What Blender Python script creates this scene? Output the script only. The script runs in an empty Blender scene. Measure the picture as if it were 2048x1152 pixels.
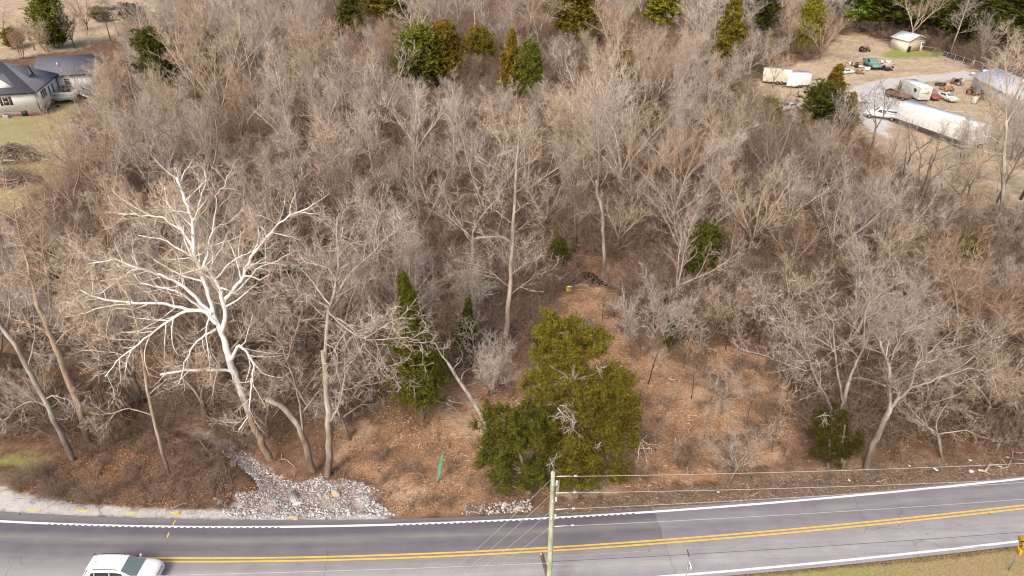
import bpy, bmesh, math, random
import numpy as np
from mathutils import Vector

# ------------------------------------------------------------ camera, sky, sun, exposure
SC = bpy.context.scene
COL = SC.collection
CAM_H, PITCH, FPX = 38.0, math.radians(31.0), 1400.0      # a drone about 38 m up, looking 31 degrees down

cam_data = bpy.data.cameras.new('camera')
cam = bpy.data.objects.new('camera', cam_data)
COL.objects.link(cam)
cam.location = (0, 0, CAM_H)
cam.rotation_euler = (math.pi / 2 - PITCH, 0, 0)
cam_data.sensor_width = 36.0
cam_data.lens = 36.0 * FPX / 2048.0
cam_data.clip_start, cam_data.clip_end = 0.5, 6000.0
SC.camera = cam

SUN_EL, SUN_AZ = math.radians(46), math.radians(205)      # azimuth from +Y clockwise: behind the camera, to its left
world = bpy.data.worlds.new('World')
SC.world = world
world.use_nodes = True
wn = world.node_tree
for n in list(wn.nodes):
    wn.nodes.remove(n)
sky = wn.nodes.new('ShaderNodeTexSky')
sky.sky_type = 'NISHITA'
sky.sun_disc = False
sky.sun_elevation = SUN_EL
sky.sun_rotation = SUN_AZ
sky.air_density, sky.dust_density, sky.ozone_density = 1.0, 6.0, 0.6
bg = wn.nodes.new('ShaderNodeBackground')
bg.inputs['Strength'].default_value = 0.15
wo = wn.nodes.new('ShaderNodeOutputWorld')
wn.links.new(sky.outputs[0], bg.inputs['Color'])
wn.links.new(bg.outputs[0], wo.inputs['Surface'])

sun_data = bpy.data.lights.new('sun', 'SUN')
sun_data.energy = 1.25
sun_data.angle = math.radians(14)
sun_data.color = (1.0, 0.93, 0.84)
sun = bpy.data.objects.new('sun', sun_data)
COL.objects.link(sun)
sun_dir = Vector((math.sin(SUN_AZ) * math.cos(SUN_EL), math.cos(SUN_AZ) * math.cos(SUN_EL), math.sin(SUN_EL)))
sun.rotation_euler = sun_dir.to_track_quat('Z', 'Y').to_euler()
sun.location = sun_dir * 200

vs = SC.view_settings
vs.view_transform, vs.look, vs.gamma, vs.use_curve_mapping = 'Standard', 'None', 1.0, False
vs.exposure = 0.43
SC.cycles.filter_width = 1.1
SC.cycles.max_bounces = 5
SC.cycles.diffuse_bounces = 3
SC.cycles.glossy_bounces = 2

RNG = np.random.default_rng(7)
random.seed(5)

# ------------------------------------------------------------ where a point of the photograph lies in the place
def ray(px, py):
    a, b = (px - 1024) / FPX, -(py - 576) / FPX
    c, s = math.cos(PITCH), math.sin(PITCH)
    return np.array([a, c + b * s, -s + b * c])

def G(px, py, z=0.0):
    d = ray(px, py)
    return d * ((z - CAM_H) / d[2]) + np.array([0, 0, CAM_H])

def PY(px, py, Y):
    d = ray(px, py)
    return d * (Y / d[1]) + np.array([0, 0, CAM_H])

def proj(p):
    c, s = math.cos(PITCH), math.sin(PITCH)
    x, y, z = p[0], p[1], p[2] - CAM_H
    dep = y * c - z * s
    up = y * s + z * c
    return 1024 + FPX * x / dep, 576 - FPX * up / dep

# ------------------------------------------------------------ naming helpers
def thing(name, label, cat, loc=(0, 0, 0), rz=0.0, group=None):
    o = bpy.data.objects.new(name, None)
    COL.objects.link(o)
    o.empty_display_size = 0.2
    o.location = tuple(float(v) for v in loc)
    o.rotation_euler = (0, 0, float(rz))
    o['label'], o['category'] = label, cat
    if group:
        o['group'] = group
    return o

def tag(o, label=None, cat=None, group=None, kind=None):
    for k, v in (('label', label), ('category', cat), ('group', group), ('kind', kind)):
        if v:
            o[k] = v
    return o

def add(name, mesh, parent=None, loc=None, rz=None):
    o = bpy.data.objects.new(name, mesh)
    COL.objects.link(o)
    if parent:
        o.parent = parent
    if loc is not None:
        o.location = tuple(float(v) for v in loc)
    if rz is not None:
        o.rotation_euler = (0, 0, float(rz))
    return o

def copy_tree(o, parent=None):
    c = o.copy()
    COL.objects.link(c)
    c.parent = parent
    for ch in list(o.children):
        copy_tree(ch, c)
    return c

# ------------------------------------------------------------ mesh helpers
def mesh_from(name, V, quads=None, tris=None, mat=None, smooth=False):
    V = np.asarray(V, np.float32).reshape(-1, 3)
    q = np.asarray(quads, np.int32).reshape(-1, 4) if quads is not None and len(quads) else np.zeros((0, 4), np.int32)
    t = np.asarray(tris, np.int32).reshape(-1, 3) if tris is not None and len(tris) else np.zeros((0, 3), np.int32)
    me = bpy.data.meshes.new(name)
    me.vertices.add(len(V))
    me.vertices.foreach_set('co', V.ravel())
    loops = np.concatenate([q.ravel(), t.ravel()])
    me.loops.add(len(loops))
    me.loops.foreach_set('vertex_index', loops)
    starts = np.concatenate([np.arange(len(q)) * 4, len(q) * 4 + np.arange(len(t)) * 3]).astype(np.int32)
    me.polygons.add(len(starts))
    me.polygons.foreach_set('loop_start', starts)
    if smooth:
        me.polygons.foreach_set('use_smooth', np.ones(len(starts), bool))
    me.update(calc_edges=True)
    if mat:
        me.materials.append(mat)
    return me

class Geo:
    """Collects tubes, spikes and blades and turns them into one mesh."""
    def __init__(s):
        s.v, s.q, s.t, s.n = [], [], [], 0

    def put(s, V, q=None, t=None):
        V = np.asarray(V, float).reshape(-1, 3)
        if q is not None and len(q):
            s.q.append(np.asarray(q, int).reshape(-1, 4) + s.n)
        if t is not None and len(t):
            s.t.append(np.asarray(t, int).reshape(-1, 3) + s.n)
        s.v.append(V)
        s.n += len(V)

    def tube(s, pts, rad, n=6, cap=True):
        P = np.asarray(pts, float)
        R = np.asarray(rad, float)
        m = len(P)
        T = np.gradient(P, axis=0)
        T /= np.linalg.norm(T, axis=1)[:, None] + 1e-9
        ref = np.array([0.31, 0.17, 0.93]) if abs(T[0, 2]) < 0.8 else np.array([0.9, 0.3, 0.1])
        U = np.cross(T, ref)
        U /= np.linalg.norm(U, axis=1)[:, None] + 1e-9
        W = np.cross(T, U)
        a = np.arange(n) * 2 * math.pi / n
        V = P[:, None, :] + R[:, None, None] * (np.cos(a)[None, :, None] * U[:, None, :] + np.sin(a)[None, :, None] * W[:, None, :])
        i = np.arange(m - 1)[:, None] * n
        j = np.arange(n)[None, :]
        k = (j + 1) % n
        q = np.stack([i + j, i + k, i + n + k, i + n + j], -1).reshape(-1, 4)
        V = V.reshape(-1, 3)
        t = []
        if cap:
            V = np.vstack([V, P[-1] + T[-1] * R[-1] * 0.5])
            t = [((m - 1) * n + jj, (m - 1) * n + (jj + 1) % n, m * n) for jj in range(n)]
        s.put(V, q, t)

    def spikes(s, p0, p1, r):
        p0, p1 = np.asarray(p0, float), np.asarray(p1, float)
        M = len(p0)
        if not M:
            return
        r = np.broadcast_to(np.asarray(r, float), (M,))
        T = p1 - p0
        T = T / (np.linalg.norm(T, axis=1)[:, None] + 1e-9)
        U = np.cross(T, np.array([0.33, 0.57, 0.75]))
        U /= np.linalg.norm(U, axis=1)[:, None] + 1e-9
        W = np.cross(T, U)
        V = np.empty((M, 4, 3))
        for j in range(3):
            a = j * 2.0944
            V[:, j] = p0 + r[:, None] * (math.cos(a) * U + math.sin(a) * W)
        V[:, 3] = p1
        b = np.arange(M)[:, None] * 4
        t = np.concatenate([b + np.array([[0, 1, 3]]), b + np.array([[1, 2, 3]]), b + np.array([[2, 0, 3]])])
        s.put(V.reshape(-1, 3), None, t)

    def bent(s, p0, p1, p2, r0, r1):
        p0, p1, p2 = (np.asarray(p, float) for p in (p0, p1, p2))
        M = len(p0)
        if not M:
            return
        T = p2 - p0
        T = T / (np.linalg.norm(T, axis=1)[:, None] + 1e-9)
        U = np.cross(T, np.array([0.33, 0.57, 0.75]))
        U /= np.linalg.norm(U, axis=1)[:, None] + 1e-9
        W = np.cross(T, U)
        r0 = np.broadcast_to(np.asarray(r0, float), (M,))[:, None]
        r1 = np.broadcast_to(np.asarray(r1, float), (M,))[:, None]
        V = np.empty((M, 7, 3))
        for j in range(3):
            a = j * 2.0944
            o = math.cos(a) * U + math.sin(a) * W
            V[:, j] = p0 + r0 * o
            V[:, 3 + j] = p1 + r1 * o
        V[:, 6] = p2
        b = np.arange(M)[:, None] * 7
        q = np.concatenate([b + np.array([[0, 1, 4, 3]]), b + np.array([[1, 2, 5, 4]]), b + np.array([[2, 0, 3, 5]])])
        t = np.concatenate([b + np.array([[3, 4, 6]]), b + np.array([[4, 5, 6]]), b + np.array([[5, 3, 6]])])
        s.put(V.reshape(-1, 3), q, t)

    def mesh(s, name, mat, smooth=False):
        return mesh_from(name, np.vstack(s.v) if s.v else np.zeros((0, 3)), np.vstack(s.q) if s.q else None,
                         np.vstack(s.t) if s.t else None, mat, smooth)

def unit(v):
    v = np.asarray(v, float)
    return v / (np.linalg.norm(v, axis=-1, keepdims=True) + 1e-9)

# ------------------------------------------------------------ materials
def new_mat(name):
    m = bpy.data.materials.new(name)
    m.use_nodes = True
    nt = m.node_tree
    bs = nt.nodes['Principled BSDF']
    return m, nt, bs

def node(nt, typ, **kw):
    n = nt.nodes.new(typ)
    for k, v in kw.items():
        setattr(n, k, v)
    return n

def ramp(nt, fac, stops):
    r = node(nt, 'ShaderNodeValToRGB')
    e = r.color_ramp.elements
    while len(e) < len(stops):
        e.new(0.5)
    for el, (p, c) in zip(e, stops):
        el.position = p
        el.color = (*c, 1) if len(c) == 3 else c
    nt.links.new(fac, r.inputs[0])
    return r.outputs[0]

def mixc(nt, fac, a, b, mode='MIX'):
    m = node(nt, 'ShaderNodeMix', data_type='RGBA', blend_type=mode)
    for sock, v in ((m.inputs[0], fac), (m.inputs[6], a), (m.inputs[7], b)):
        if hasattr(v, 'is_output') or isinstance(v, bpy.types.NodeSocket):
            nt.links.new(v, sock)
        elif isinstance(v, (int, float)):
            sock.default_value = v
        else:
            sock.default_value = (*v, 1)
    return m.outputs[2]

def math_n(nt, op, a, b=None, clamp=False):
    m = node(nt, 'ShaderNodeMath', operation=op, use_clamp=clamp)
    for sock, v in zip(m.inputs, (a, b)):
        if v is None:
            continue
        if isinstance(v, (int, float)):
            sock.default_value = v
        else:
            nt.links.new(v, sock)
    return m.outputs[0]

def noise(nt, scale, detail=4, rough=0.6, vec=None, kind='fac'):
    n = node(nt, 'ShaderNodeTexNoise')
    n.inputs['Scale'].default_value = scale
    n.inputs['Detail'].default_value = detail
    n.inputs['Roughness'].default_value = rough
    if vec is not None:
        nt.links.new(vec, n.inputs['Vector'])
    return n.outputs[0]

def coords(nt, what='Object'):
    return node(nt, 'ShaderNodeTexCoord').outputs[what]

def bump(nt, bs, h, strength=0.4, dist=0.05):
    b = node(nt, 'ShaderNodeBump')
    b.inputs['Strength'].default_value = strength
    b.inputs['Distance'].default_value = dist
    nt.links.new(h, b.inputs['Height'])
    nt.links.new(b.outputs[0], bs.inputs['Normal'])

def worn(name, base, dark=None, scale=3.0, rough=0.6, metallic=0.0, amount=0.5, bumpy=0.0, spec=0.5):
    """A painted or plain surface with uneven wear."""
    m, nt, bs = new_mat(name)
    co = coords(nt)
    dark = dark or tuple(c * 0.7 for c in base)
    f = noise(nt, scale, 6, 0.65, co)
    c = ramp(nt, f, [(0.5 - 0.25 * amount - 0.05, dark), (0.5 + 0.2 * amount, base)])
    nt.links.new(c, bs.inputs['Base Color'])
    bs.inputs['Roughness'].default_value = rough
    bs.inputs['Metallic'].default_value = metallic
    bs.inputs['Specular IOR Level'].default_value = spec
    if bumpy:
        bump(nt, bs, noise(nt, scale * 6, 4, 0.6, co), bumpy, 0.02)
    return m

def glass_mat(name, tint=(0.02, 0.03, 0.035)):
    m, nt, bs = new_mat(name)
    bs.inputs['Base Color'].default_value = (*tint, 1)
    bs.inputs['Roughness'].default_value = 0.06
    bs.inputs['Specular IOR Level'].default_value = 0.8
    return m

def bark_mat(name, light, dark, scale=2.0, tinted=True, lo=0.35, hi=0.65, foot=None, foot_z=(3.0, 7.0)):
    m, nt, bs = new_mat(name)
    co = coords(nt)
    mp = node(nt, 'ShaderNodeMapping')
    mp.inputs['Scale'].default_value = (1, 1, 0.25)
    nt.links.new(co, mp.inputs['Vector'])
    f = noise(nt, scale, 5, 0.7, mp.outputs[0])
    c = ramp(nt, f, [(lo, dark), (hi, light)])
    if foot:
        # old bark low on the trunk, young bark above
        sp = node(nt, 'ShaderNodeSeparateXYZ'); nt.links.new(co, sp.inputs[0])
        mr = node(nt, 'ShaderNodeMapRange')
        mr.inputs['From Min'].default_value, mr.inputs['From Max'].default_value = foot_z
        nt.links.new(math_n(nt, 'ADD', sp.outputs[2], math_n(nt, 'MULTIPLY', math_n(nt, 'SUBTRACT', f, 0.5), 5.0)), mr.inputs['Value'])
        c = mixc(nt, mr.outputs[0], ramp(nt, f, [(0.3, tuple(v * 0.45 for v in foot)), (0.7, foot)]), c)
    if tinted:
        oi = node(nt, 'ShaderNodeObjectInfo')
        c = mixc(nt, 1.0, c, oi.outputs['Color'], 'MULTIPLY')
    nt.links.new(c, bs.inputs['Base Color'])
    bs.inputs['Roughness'].default_value = 0.9
    bs.inputs['Specular IOR Level'].default_value = 0.15
    bump(nt, bs, f, 0.5, 0.03)
    return m

def twig_mat(name, c0, c1, c2, tinted=True):
    m, nt, bs = new_mat(name)
    g = node(nt, 'ShaderNodeNewGeometry')
    c = ramp(nt, g.outputs['Random Per Island'], [(0.0, c0), (0.5, c1), (1.0, c2)])
    if tinted:
        oi = node(nt, 'ShaderNodeObjectInfo')
        c = mixc(nt, 1.0, c, oi.outputs['Color'], 'MULTIPLY')
    nt.links.new(c, bs.inputs['Base Color'])
    bs.inputs['Roughness'].default_value = 0.8
    bs.inputs['Specular IOR Level'].default_value = 0.2
    return m

M_BARK = bark_mat('bark', (0.60, 0.545, 0.48), (0.26, 0.22, 0.18), 2.5, foot=(0.20, 0.16, 0.13), foot_z=(0.5, 5.0))
M_TWIG = twig_mat('twigs', (0.23, 0.185, 0.155), (0.47, 0.405, 0.35), (0.82, 0.755, 0.69))
M_SYC = bark_mat('white_sycamore_bark', (0.88, 0.87, 0.84), (0.50, 0.44, 0.35), 2.6, False, 0.36, 0.47)
M_SYCLOW = bark_mat('sycamore_foot_bark', (0.88, 0.87, 0.84), (0.46, 0.39, 0.30), 2.6, False, 0.36, 0.50, foot=(0.36, 0.275, 0.20), foot_z=(5.5, 8.5))
M_SYCTWIG = twig_mat('sycamore_twigs', (0.36, 0.265, 0.19), (0.58, 0.45, 0.34), (0.80, 0.70, 0.58), False)
M_LICHEN = bark_mat('lichen_bark', (0.56, 0.53, 0.48), (0.20, 0.17, 0.14), 1.6, foot=(0.26, 0.215, 0.18), foot_z=(1.0, 5.5))
M_CEDAR = twig_mat('cedar_sprays', (0.034, 0.040, 0.008), (0.105, 0.106, 0.015), (0.31, 0.255, 0.032))
M_CEDARBARK = bark_mat('cedar_bark', (0.30, 0.24, 0.19), (0.10, 0.075, 0.06), 3.0, False)
M_DEADWOOD = bark_mat('dead_wood', (0.58, 0.54, 0.48), (0.24, 0.20, 0.17), 3.0, False)
M_BRUSH = twig_mat('brush_stems', (0.085, 0.052, 0.034), (0.205, 0.138, 0.096), (0.48, 0.375, 0.285))
M_CHIPS = twig_mat('wood_chips', (0.22, 0.12, 0.07), (0.52, 0.35, 0.215), (0.88, 0.72, 0.53), False)
M_LEAVES = twig_mat('fallen_leaves', (0.11, 0.055, 0.032), (0.28, 0.155, 0.09), (0.58, 0.39, 0.26), False)
M_GRASSTUFT = twig_mat('grass_blades', (0.20, 0.21, 0.05), (0.40, 0.36, 0.12), (0.60, 0.48, 0.24), False)

# ------------------------------------------------------------ the lie of the land
def gline(pts):
    return np.array([G(*p)[:2] for p in pts])

def seg_dist(X, Y, line, closed=False):
    best = np.full(X.shape, 1e9)
    n = len(line)
    for i in range(n if closed else n - 1):
        a, b = line[i], line[(i + 1) % n]
        d = b - a
        t = np.clip(((X - a[0]) * d[0] + (Y - a[1]) * d[1]) / (d @ d + 1e-9), 0, 1)
        best = np.minimum(best, np.hypot(X - a[0] - t * d[0], Y - a[1] - t * d[1]))
    return best

def inside(X, Y, poly):
    c = np.zeros(X.shape, bool)
    n = len(poly)
    for i in range(n):
        (x0, y0), (x1, y1) = poly[i], poly[(i + 1) % n]
        if y0 == y1:
            continue
        hit = ((y0 > Y) != (y1 > Y)) & (X < (x1 - x0) * (Y - y0) / (y1 - y0) + x0)
        c ^= hit
    return c

def zone(X, Y, poly, soft=1.5):
    d = seg_dist(X, Y, poly, True)
    sd = np.where(inside(X, Y, poly), -d, d)
    return np.clip(0.5 - sd / (2 * soft), 0, 1)

def vnoise(X, Y, s, seed=0):
    x, y = X / s + seed * 17.3, Y / s - seed * 9.7
    return (np.sin(x * 1.7 + 1.3 * np.sin(y * 1.1 + seed)) + np.sin(y * 1.9 + 1.1 * np.sin(x * 0.9 + 2 * seed)) + np.sin((x + y) * 2.7 + seed)) / 3

CENTRE_PX = [(327, 1123), (512, 1122.7), (637, 1119), (762, 1115), (887, 1108), (1024, 1100.5), (1149, 1094), (1274, 1086.5), (1399, 1078.5), (1536, 1066.5), (1661, 1056), (1786, 1043.5), (1911, 1031), (2048, 1016)]
UPLINE_PX = [(0, 1043.5), (100, 1048), (256, 1053), (512, 1055.5), (650, 1053), (812, 1048.5), (1024, 1041.5), (1149, 1035), (1274, 1026.5), (1399, 1018), (1536, 1007), (1661, 996.5), (1786, 984.5), (1911, 971.5), (2048, 958.5)]
EDGE_PX = [(0, 1025), (125, 1030), (300, 1036), (512, 1040), (787, 1039), (1024, 1034), (1149, 1026), (1330, 1014), (1536, 1000), (1786, 978), (2048, 953)]

def fit(pts, deg=3):
    w = gline(pts)
    return np.polyfit(w[:, 0], w[:, 1], deg), w[:, 0].min(), w[:, 0].max()

def curve(f, x):
    """The fitted line of the road, carried on straight beyond what is in view."""
    p, lo, hi = f
    lo, hi = lo - 6, hi + 6
    xc = np.clip(x, lo, hi)
    d = np.polyval(np.polyder(p), xc)
    return np.polyval(p, xc) + (np.asarray(x) - xc) * d

F_UP, F_EDGE = fit(UPLINE_PX), fit(EDGE_PX)
_wc = gline(CENTRE_PX)
_off = curve(F_UP, _wc[:, 0]) - _wc[:, 1]
F_OFF = (np.polyfit(_wc[:, 0], _off, 1), _wc[:, 0].min(), _wc[:, 0].max())
def y_up(x): return curve(F_UP, x)
def y_mid(x): return y_up(x) - np.clip(curve(F_OFF, x), 2.2, 2.9)
def y_low(x): return y_mid(x) - 2.6
def y_edge(x): return np.maximum(curve(F_EDGE, x), y_up(x) + 0.12)
def y_lowedge(x): return y_low(x) - 0.32

CREEK = gline([(588, 990), (540, 950), (492, 905), (440, 868), (390, 850), (330, 828), (285, 806), (240, 785), (170, 745), (90, 715), (-60, 690)])
POOL = gline([(1175, 525), (1190, 540), (1206, 552), (1228, 558)])
POND2 = gline([(1415, 548), (1440, 556)])

def ground_z(x, y):
    X, Y = np.asarray(x, float), np.asarray(y, float)
    away = np.clip((np.abs(Y - y_mid(X)) - 5) / 8, 0, 1)
    z = away * (0.22 * vnoise(X, Y, 7.0, 1) + 0.10 * vnoise(X, Y, 2.6, 2))
    cd = seg_dist(X, Y, CREEK)
    z = z - 0.8 * np.exp(-(cd / 1.5) ** 2) * np.clip((Y - 33.5) / 4.0, 0.0, 1)
    z = z - 2.0 * np.exp(-(seg_dist(X, Y, POOL) / 1.35) ** 4) - 0.9 * np.exp(-(seg_dist(X, Y, POND2) / 1.2) ** 4)
    # the far edge of the road is lifted a little off its ditch on the wooded side
    ditch = np.exp(-((Y - y_edge(X) - 1.9) / 0.8) ** 2) * np.clip((X - 8) / 8, 0, 1)
    return z - 0.22 * ditch

def gz(x, y):
    return float(ground_z(np.array([x]), np.array([y]))[0])

P_MULCH = gline([(680, 845), (700, 828), (760, 800), (850, 770), (930, 735), (1010, 715), (1075, 675), (1105, 600), (1120, 570), (1220, 566), (1262, 632), (1330, 668), (1400, 690), (1480, 690), (1530, 720), (1565, 770), (1600, 850), (1570, 915), (1450, 950), (1300, 978), (1180, 985), (1090, 990), (1000, 1010), (900, 1025), (790, 1032), (770, 1000), (760, 960), (690, 940), (662, 900)])
P_RUST = gline([(90, 935), (150, 860), (300, 850), (420, 895), (470, 960), (455, 1018), (330, 1017), (150, 1008), (60, 990), (20, 965)])
P_GRAVEL = gline([(-80, 955), (0, 972), (60, 990), (140, 1006), (260, 1016), (380, 1019), (455, 1019), (560, 1030), (760, 1030), (775, 1041), (300, 1037), (0, 1026), (-80, 1020)])
P_RIPRAP = gline([(436, 868), (470, 878), (520, 915), (560, 945), (600, 960), (650, 950), (720, 965), (770, 985), (765, 1012), (790, 1030), (700, 1034), (620, 1038), (460, 1036), (440, 1020), (475, 985), (520, 978), (505, 945), (470, 915), (440, 890)])
P_LAWN = gline([(-60, 232), (86, 206), (215, 188), (190, 215), (165, 260), (140, 320), (110, 380), (60, 425), (-60, 455), (-200, 480), (-250, 300)])
P_FIELD = gline([(-300, 130), (-50, 125), (60, 112), (150, 100), (235, 70), (340, 20), (260, -40), (0, -80), (-400, -60)])
P_YARD = gline([(1480, 190), (1530, 150), (1620, 122), (1690, 62), (1730, 70), (1785, 92), (1850, 102), (1905, 118), (1965, 142), (2060, 160), (2250, 200), (2300, 400), (2060, 415), (1960, 425), (1860, 405), (1800, 350), (1750, 300), (1690, 262), (1640, 240), (1600, 235), (1540, 215)])
P_YGREEN = gline([(1762, 112), (1785, 98), (1830, 104), (1880, 104), (1898, 112), (1840, 115), (1790, 117)])
P_YLANE = gline([(1688, 190), (1712, 172), (1760, 158), (1830, 152), (1885, 148), (1930, 139), (1960, 150), (1935, 160), (1880, 163), (1830, 167), (1800, 172), (1786, 186), (1800, 205), (1806, 222), (1780, 240), (1775, 275), (1735, 262), (1700, 225)])
P_VERGE = gline([(1060, 1015), (1300, 985), (1480, 955), (1640, 935), (1860, 915), (2100, 905), (2300, 895), (2300, 930), (2048, 956), (1786, 980), (1536, 1003), (1330, 1018), (1149, 1030), (1060, 1033)])
P_LGRASS = gline([(-80, 880), (30, 895), (105, 905), (115, 935), (40, 945), (-80, 955)])

# one ground sheet, finer near the camera, out to the horizon
ys = [-400, -250, -150, -80, -40, -15]
y = 0.0
while y < 3400:
    ys.append(y)
    y += 1.2 if y < 24 else 0.26 + 0.011 * max(0, y - 36) + 0.00035 * max(0, y - 120) ** 1.6
ys = np.array(ys)
NX = 420
s = np.linspace(-1, 1, NX)
s = np.sign(s) * (0.72 * np.abs(s) + 0.28 * np.abs(s) ** 5)
GYY, GS = np.meshgrid(ys, s, indexing='ij')
GXX = GS * (74 + 1.25 * np.maximum(GYY, 0) + 0.8 * np.maximum(-GYY, 0))
GZZ = ground_z(GXX, GYY)
far = np.clip((GYY - 420) / 400, 0, 1)
GZZ = GZZ + far * 3.0 * vnoise(GXX, GYY, 160, 3)
V = np.stack([GXX, GYY, GZZ], -1).reshape(-1, 3)
nr = len(ys)
ii = (np.arange(nr - 1)[:, None] * NX + np.arange(NX - 1)[None, :]).ravel()
quads = np.stack([ii, ii + 1, ii + NX + 1, ii + NX], -1)

def ground_material():
    m, nt, bs = new_mat('ground')
    co = coords(nt)
    a1 = node(nt, 'ShaderNodeAttribute', attribute_name='zone_a')
    a2 = node(nt, 'ShaderNodeAttribute', attribute_name='zone_b')
    s1 = node(nt, 'ShaderNodeSeparateColor'); nt.links.new(a1.outputs['Color'], s1.inputs[0])
    s2 = node(nt, 'ShaderNodeSeparateColor'); nt.links.new(a2.outputs['Color'], s2.inputs[0])
    nbig = noise(nt, 0.16, 5, 0.65, co)
    nmid = noise(nt, 0.9, 6, 0.7, co)
    nfin = noise(nt, 7.0, 6, 0.75, co)
    vor = node(nt, 'ShaderNodeTexVoronoi'); vor.inputs['Scale'].default_value = 6.5
    nt.links.new(co, vor.inputs['Vector'])
    sv = node(nt, 'ShaderNodeSeparateColor'); nt.links.new(vor.outputs['Color'], sv.inputs[0])
    spk = sv.outputs[0]
    # woodland floor
    c = ramp(nt, nmid, [(0.30, (0.06, 0.038, 0.026)), (0.5, (0.15, 0.092, 0.060)), (0.72, (0.30, 0.19, 0.125))])
    c = mixc(nt, math_n(nt, 'MULTIPLY', spk, 0.55), c, ramp(nt, nfin, [(0.35, (0.08, 0.048, 0.03)), (0.65, (0.30, 0.195, 0.13))]))
    def over(c, w, col, soft=0.16, jit=0.8):
        j = math_n(nt, 'MULTIPLY', math_n(nt, 'SUBTRACT', math_n(nt, 'ADD', math_n(nt, 'MULTIPLY', nmid, 0.6), math_n(nt, 'MULTIPLY', nbig, 0.4)), 0.5), jit * 1.6)
        ww = math_n(nt, 'ADD', w, j)
        mr = node(nt, 'ShaderNodeMapRange', interpolation_type='SMOOTHSTEP')
        mr.inputs['From Min'].default_value, mr.inputs['From Max'].default_value = 0.5 - soft, 0.5 + soft
        nt.links.new(ww, mr.inputs['Value'])
        # outside the zone nothing, whatever the noise
        g = math_n(nt, 'MULTIPLY', mr.outputs[0], math_n(nt, 'MULTIPLY', w, 12, True))
        return mixc(nt, g, c, col)
    rust = mixc(nt, spk, ramp(nt, nfin, [(0.3, (0.085, 0.042, 0.024)), (0.7, (0.26, 0.14, 0.08))]), ramp(nt, nmid, [(0.3, (0.15, 0.078, 0.045)), (0.7, (0.38, 0.235, 0.155))]))
    c = over(c, s2.outputs[0], rust)
    n3 = noise(nt, 0.45, 6, 0.7, co)
    mul = ramp(nt, nfin, [(0.30, (0.10, 0.056, 0.035)), (0.48, (0.29, 0.175, 0.108)), (0.70, (0.60, 0.43, 0.29))])
    mul = mixc(nt, math_n(nt, 'MULTIPLY', spk, 0.5), mul, ramp(nt, nmid, [(0.34, (0.19, 0.11, 0.07)), (0.5, (0.37, 0.23, 0.145)), (0.66, (0.62, 0.46, 0.32))]))
    mul = mixc(nt, ramp(nt, n3, [(0.44, (0, 0, 0)), (0.58, (0.8, 0.8, 0.8))]), mul, ramp(nt, nfin, [(0.3, (0.07, 0.042, 0.030)), (0.7, (0.26, 0.155, 0.10))]))
    mul = mixc(nt, ramp(nt, nbig, [(0.52, (0, 0, 0)), (0.62, (0.55, 0.55, 0.55))]), mul, ramp(nt, nfin, [(0.3, (0.34, 0.25, 0.175)), (0.7, (0.66, 0.53, 0.40))]))
    mul = mixc(nt, 1.0, mul, (1.13, 1.07, 0.99), 'MULTIPLY')
    c = over(c, s1.outputs[0], mul)
    lawn = ramp(nt, nbig, [(0.34, (0.44, 0.335, 0.215)), (0.46, (0.42, 0.34, 0.165)), (0.58, (0.34, 0.315, 0.12)), (0.70, (0.235, 0.27, 0.075))])
    lawn = mixc(nt, 0.45, lawn, ramp(nt, nmid, [(0.3, (0.27, 0.24, 0.09)), (0.55, (0.42, 0.335, 0.18)), (0.75, (0.52, 0.40, 0.27))]))
    lawn = mixc(nt, 1.0, lawn, (0.84, 0.86, 0.95), 'MULTIPLY')
    c = over(c, s1.outputs[1], lawn, 0.22)
    yard = ramp(nt, nbig, [(0.36, (0.27, 0.20, 0.14)), (0.50, (0.44, 0.34, 0.245)), (0.58, (0.52, 0.405, 0.30)), (0.68, (0.36, 0.315, 0.16))])
    yard = mixc(nt, 0.5, yard, ramp(nt, nmid, [(0.34, (0.22, 0.16, 0.11)), (0.5, (0.42, 0.335, 0.21)), (0.66, (0.60, 0.50, 0.38))]))
    c = over(c, a1.outputs['Alpha'], yard, 0.2)
    green = ramp(nt, nmid, [(0.3, (0.30, 0.30, 0.10)), (0.6, (0.22, 0.26, 0.07)), (0.75, (0.40, 0.35, 0.17))])
    c = over(c, s2.outputs[1], green, 0.2)
    verge = mixc(nt, math_n(nt, 'MULTIPLY', spk, 0.6), ramp(nt, nmid, [(0.3, (0.075, 0.055, 0.042)), (0.7, (0.20, 0.14, 0.10))]), ramp(nt, nfin, [(0.3, (0.16, 0.11, 0.075)), (0.75, (0.44, 0.33, 0.24))]))
    c = over(c, s2.outputs[2], verge)
    bank = mixc(nt, ramp(nt, math_n(nt, 'ADD', math_n(nt, 'MULTIPLY', nbig, 0.55), math_n(nt, 'MULTIPLY', nmid, 0.45)), [(0.48, (0, 0, 0)), (0.62, (1, 1, 1))]), ramp(nt, nfin, [(0.3, (0.24, 0.165, 0.10)), (0.7, (0.52, 0.39, 0.26))]), ramp(nt, nfin, [(0.3, (0.19, 0.23, 0.06)), (0.7, (0.38, 0.42, 0.14))]))
    c = over(c, a2.outputs['Alpha'], bank, 0.2)
    grv = mixc(nt, spk, ramp(nt, nmid, [(0.3, (0.44, 0.415, 0.40)), (0.7, (0.60, 0.585, 0.57))]), ramp(nt, nfin, [(0.3, (0.32, 0.30, 0.285)), (0.7, (0.70, 0.685, 0.67))]))
    c = over(c, s1.outputs[2], grv, 0.2)
    nt.links.new(c, bs.inputs['Base Color'])
    bs.inputs['Roughness'].default_value = 0.95
    bs.inputs['Specular IOR Level'].default_value = 0.1
    h = math_n(nt, 'ADD', math_n(nt, 'MULTIPLY', nfin, 0.6), math_n(nt, 'MULTIPLY', spk, 0.4))
    bump(nt, bs, h, 0.7, 0.08)
    return m

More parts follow.
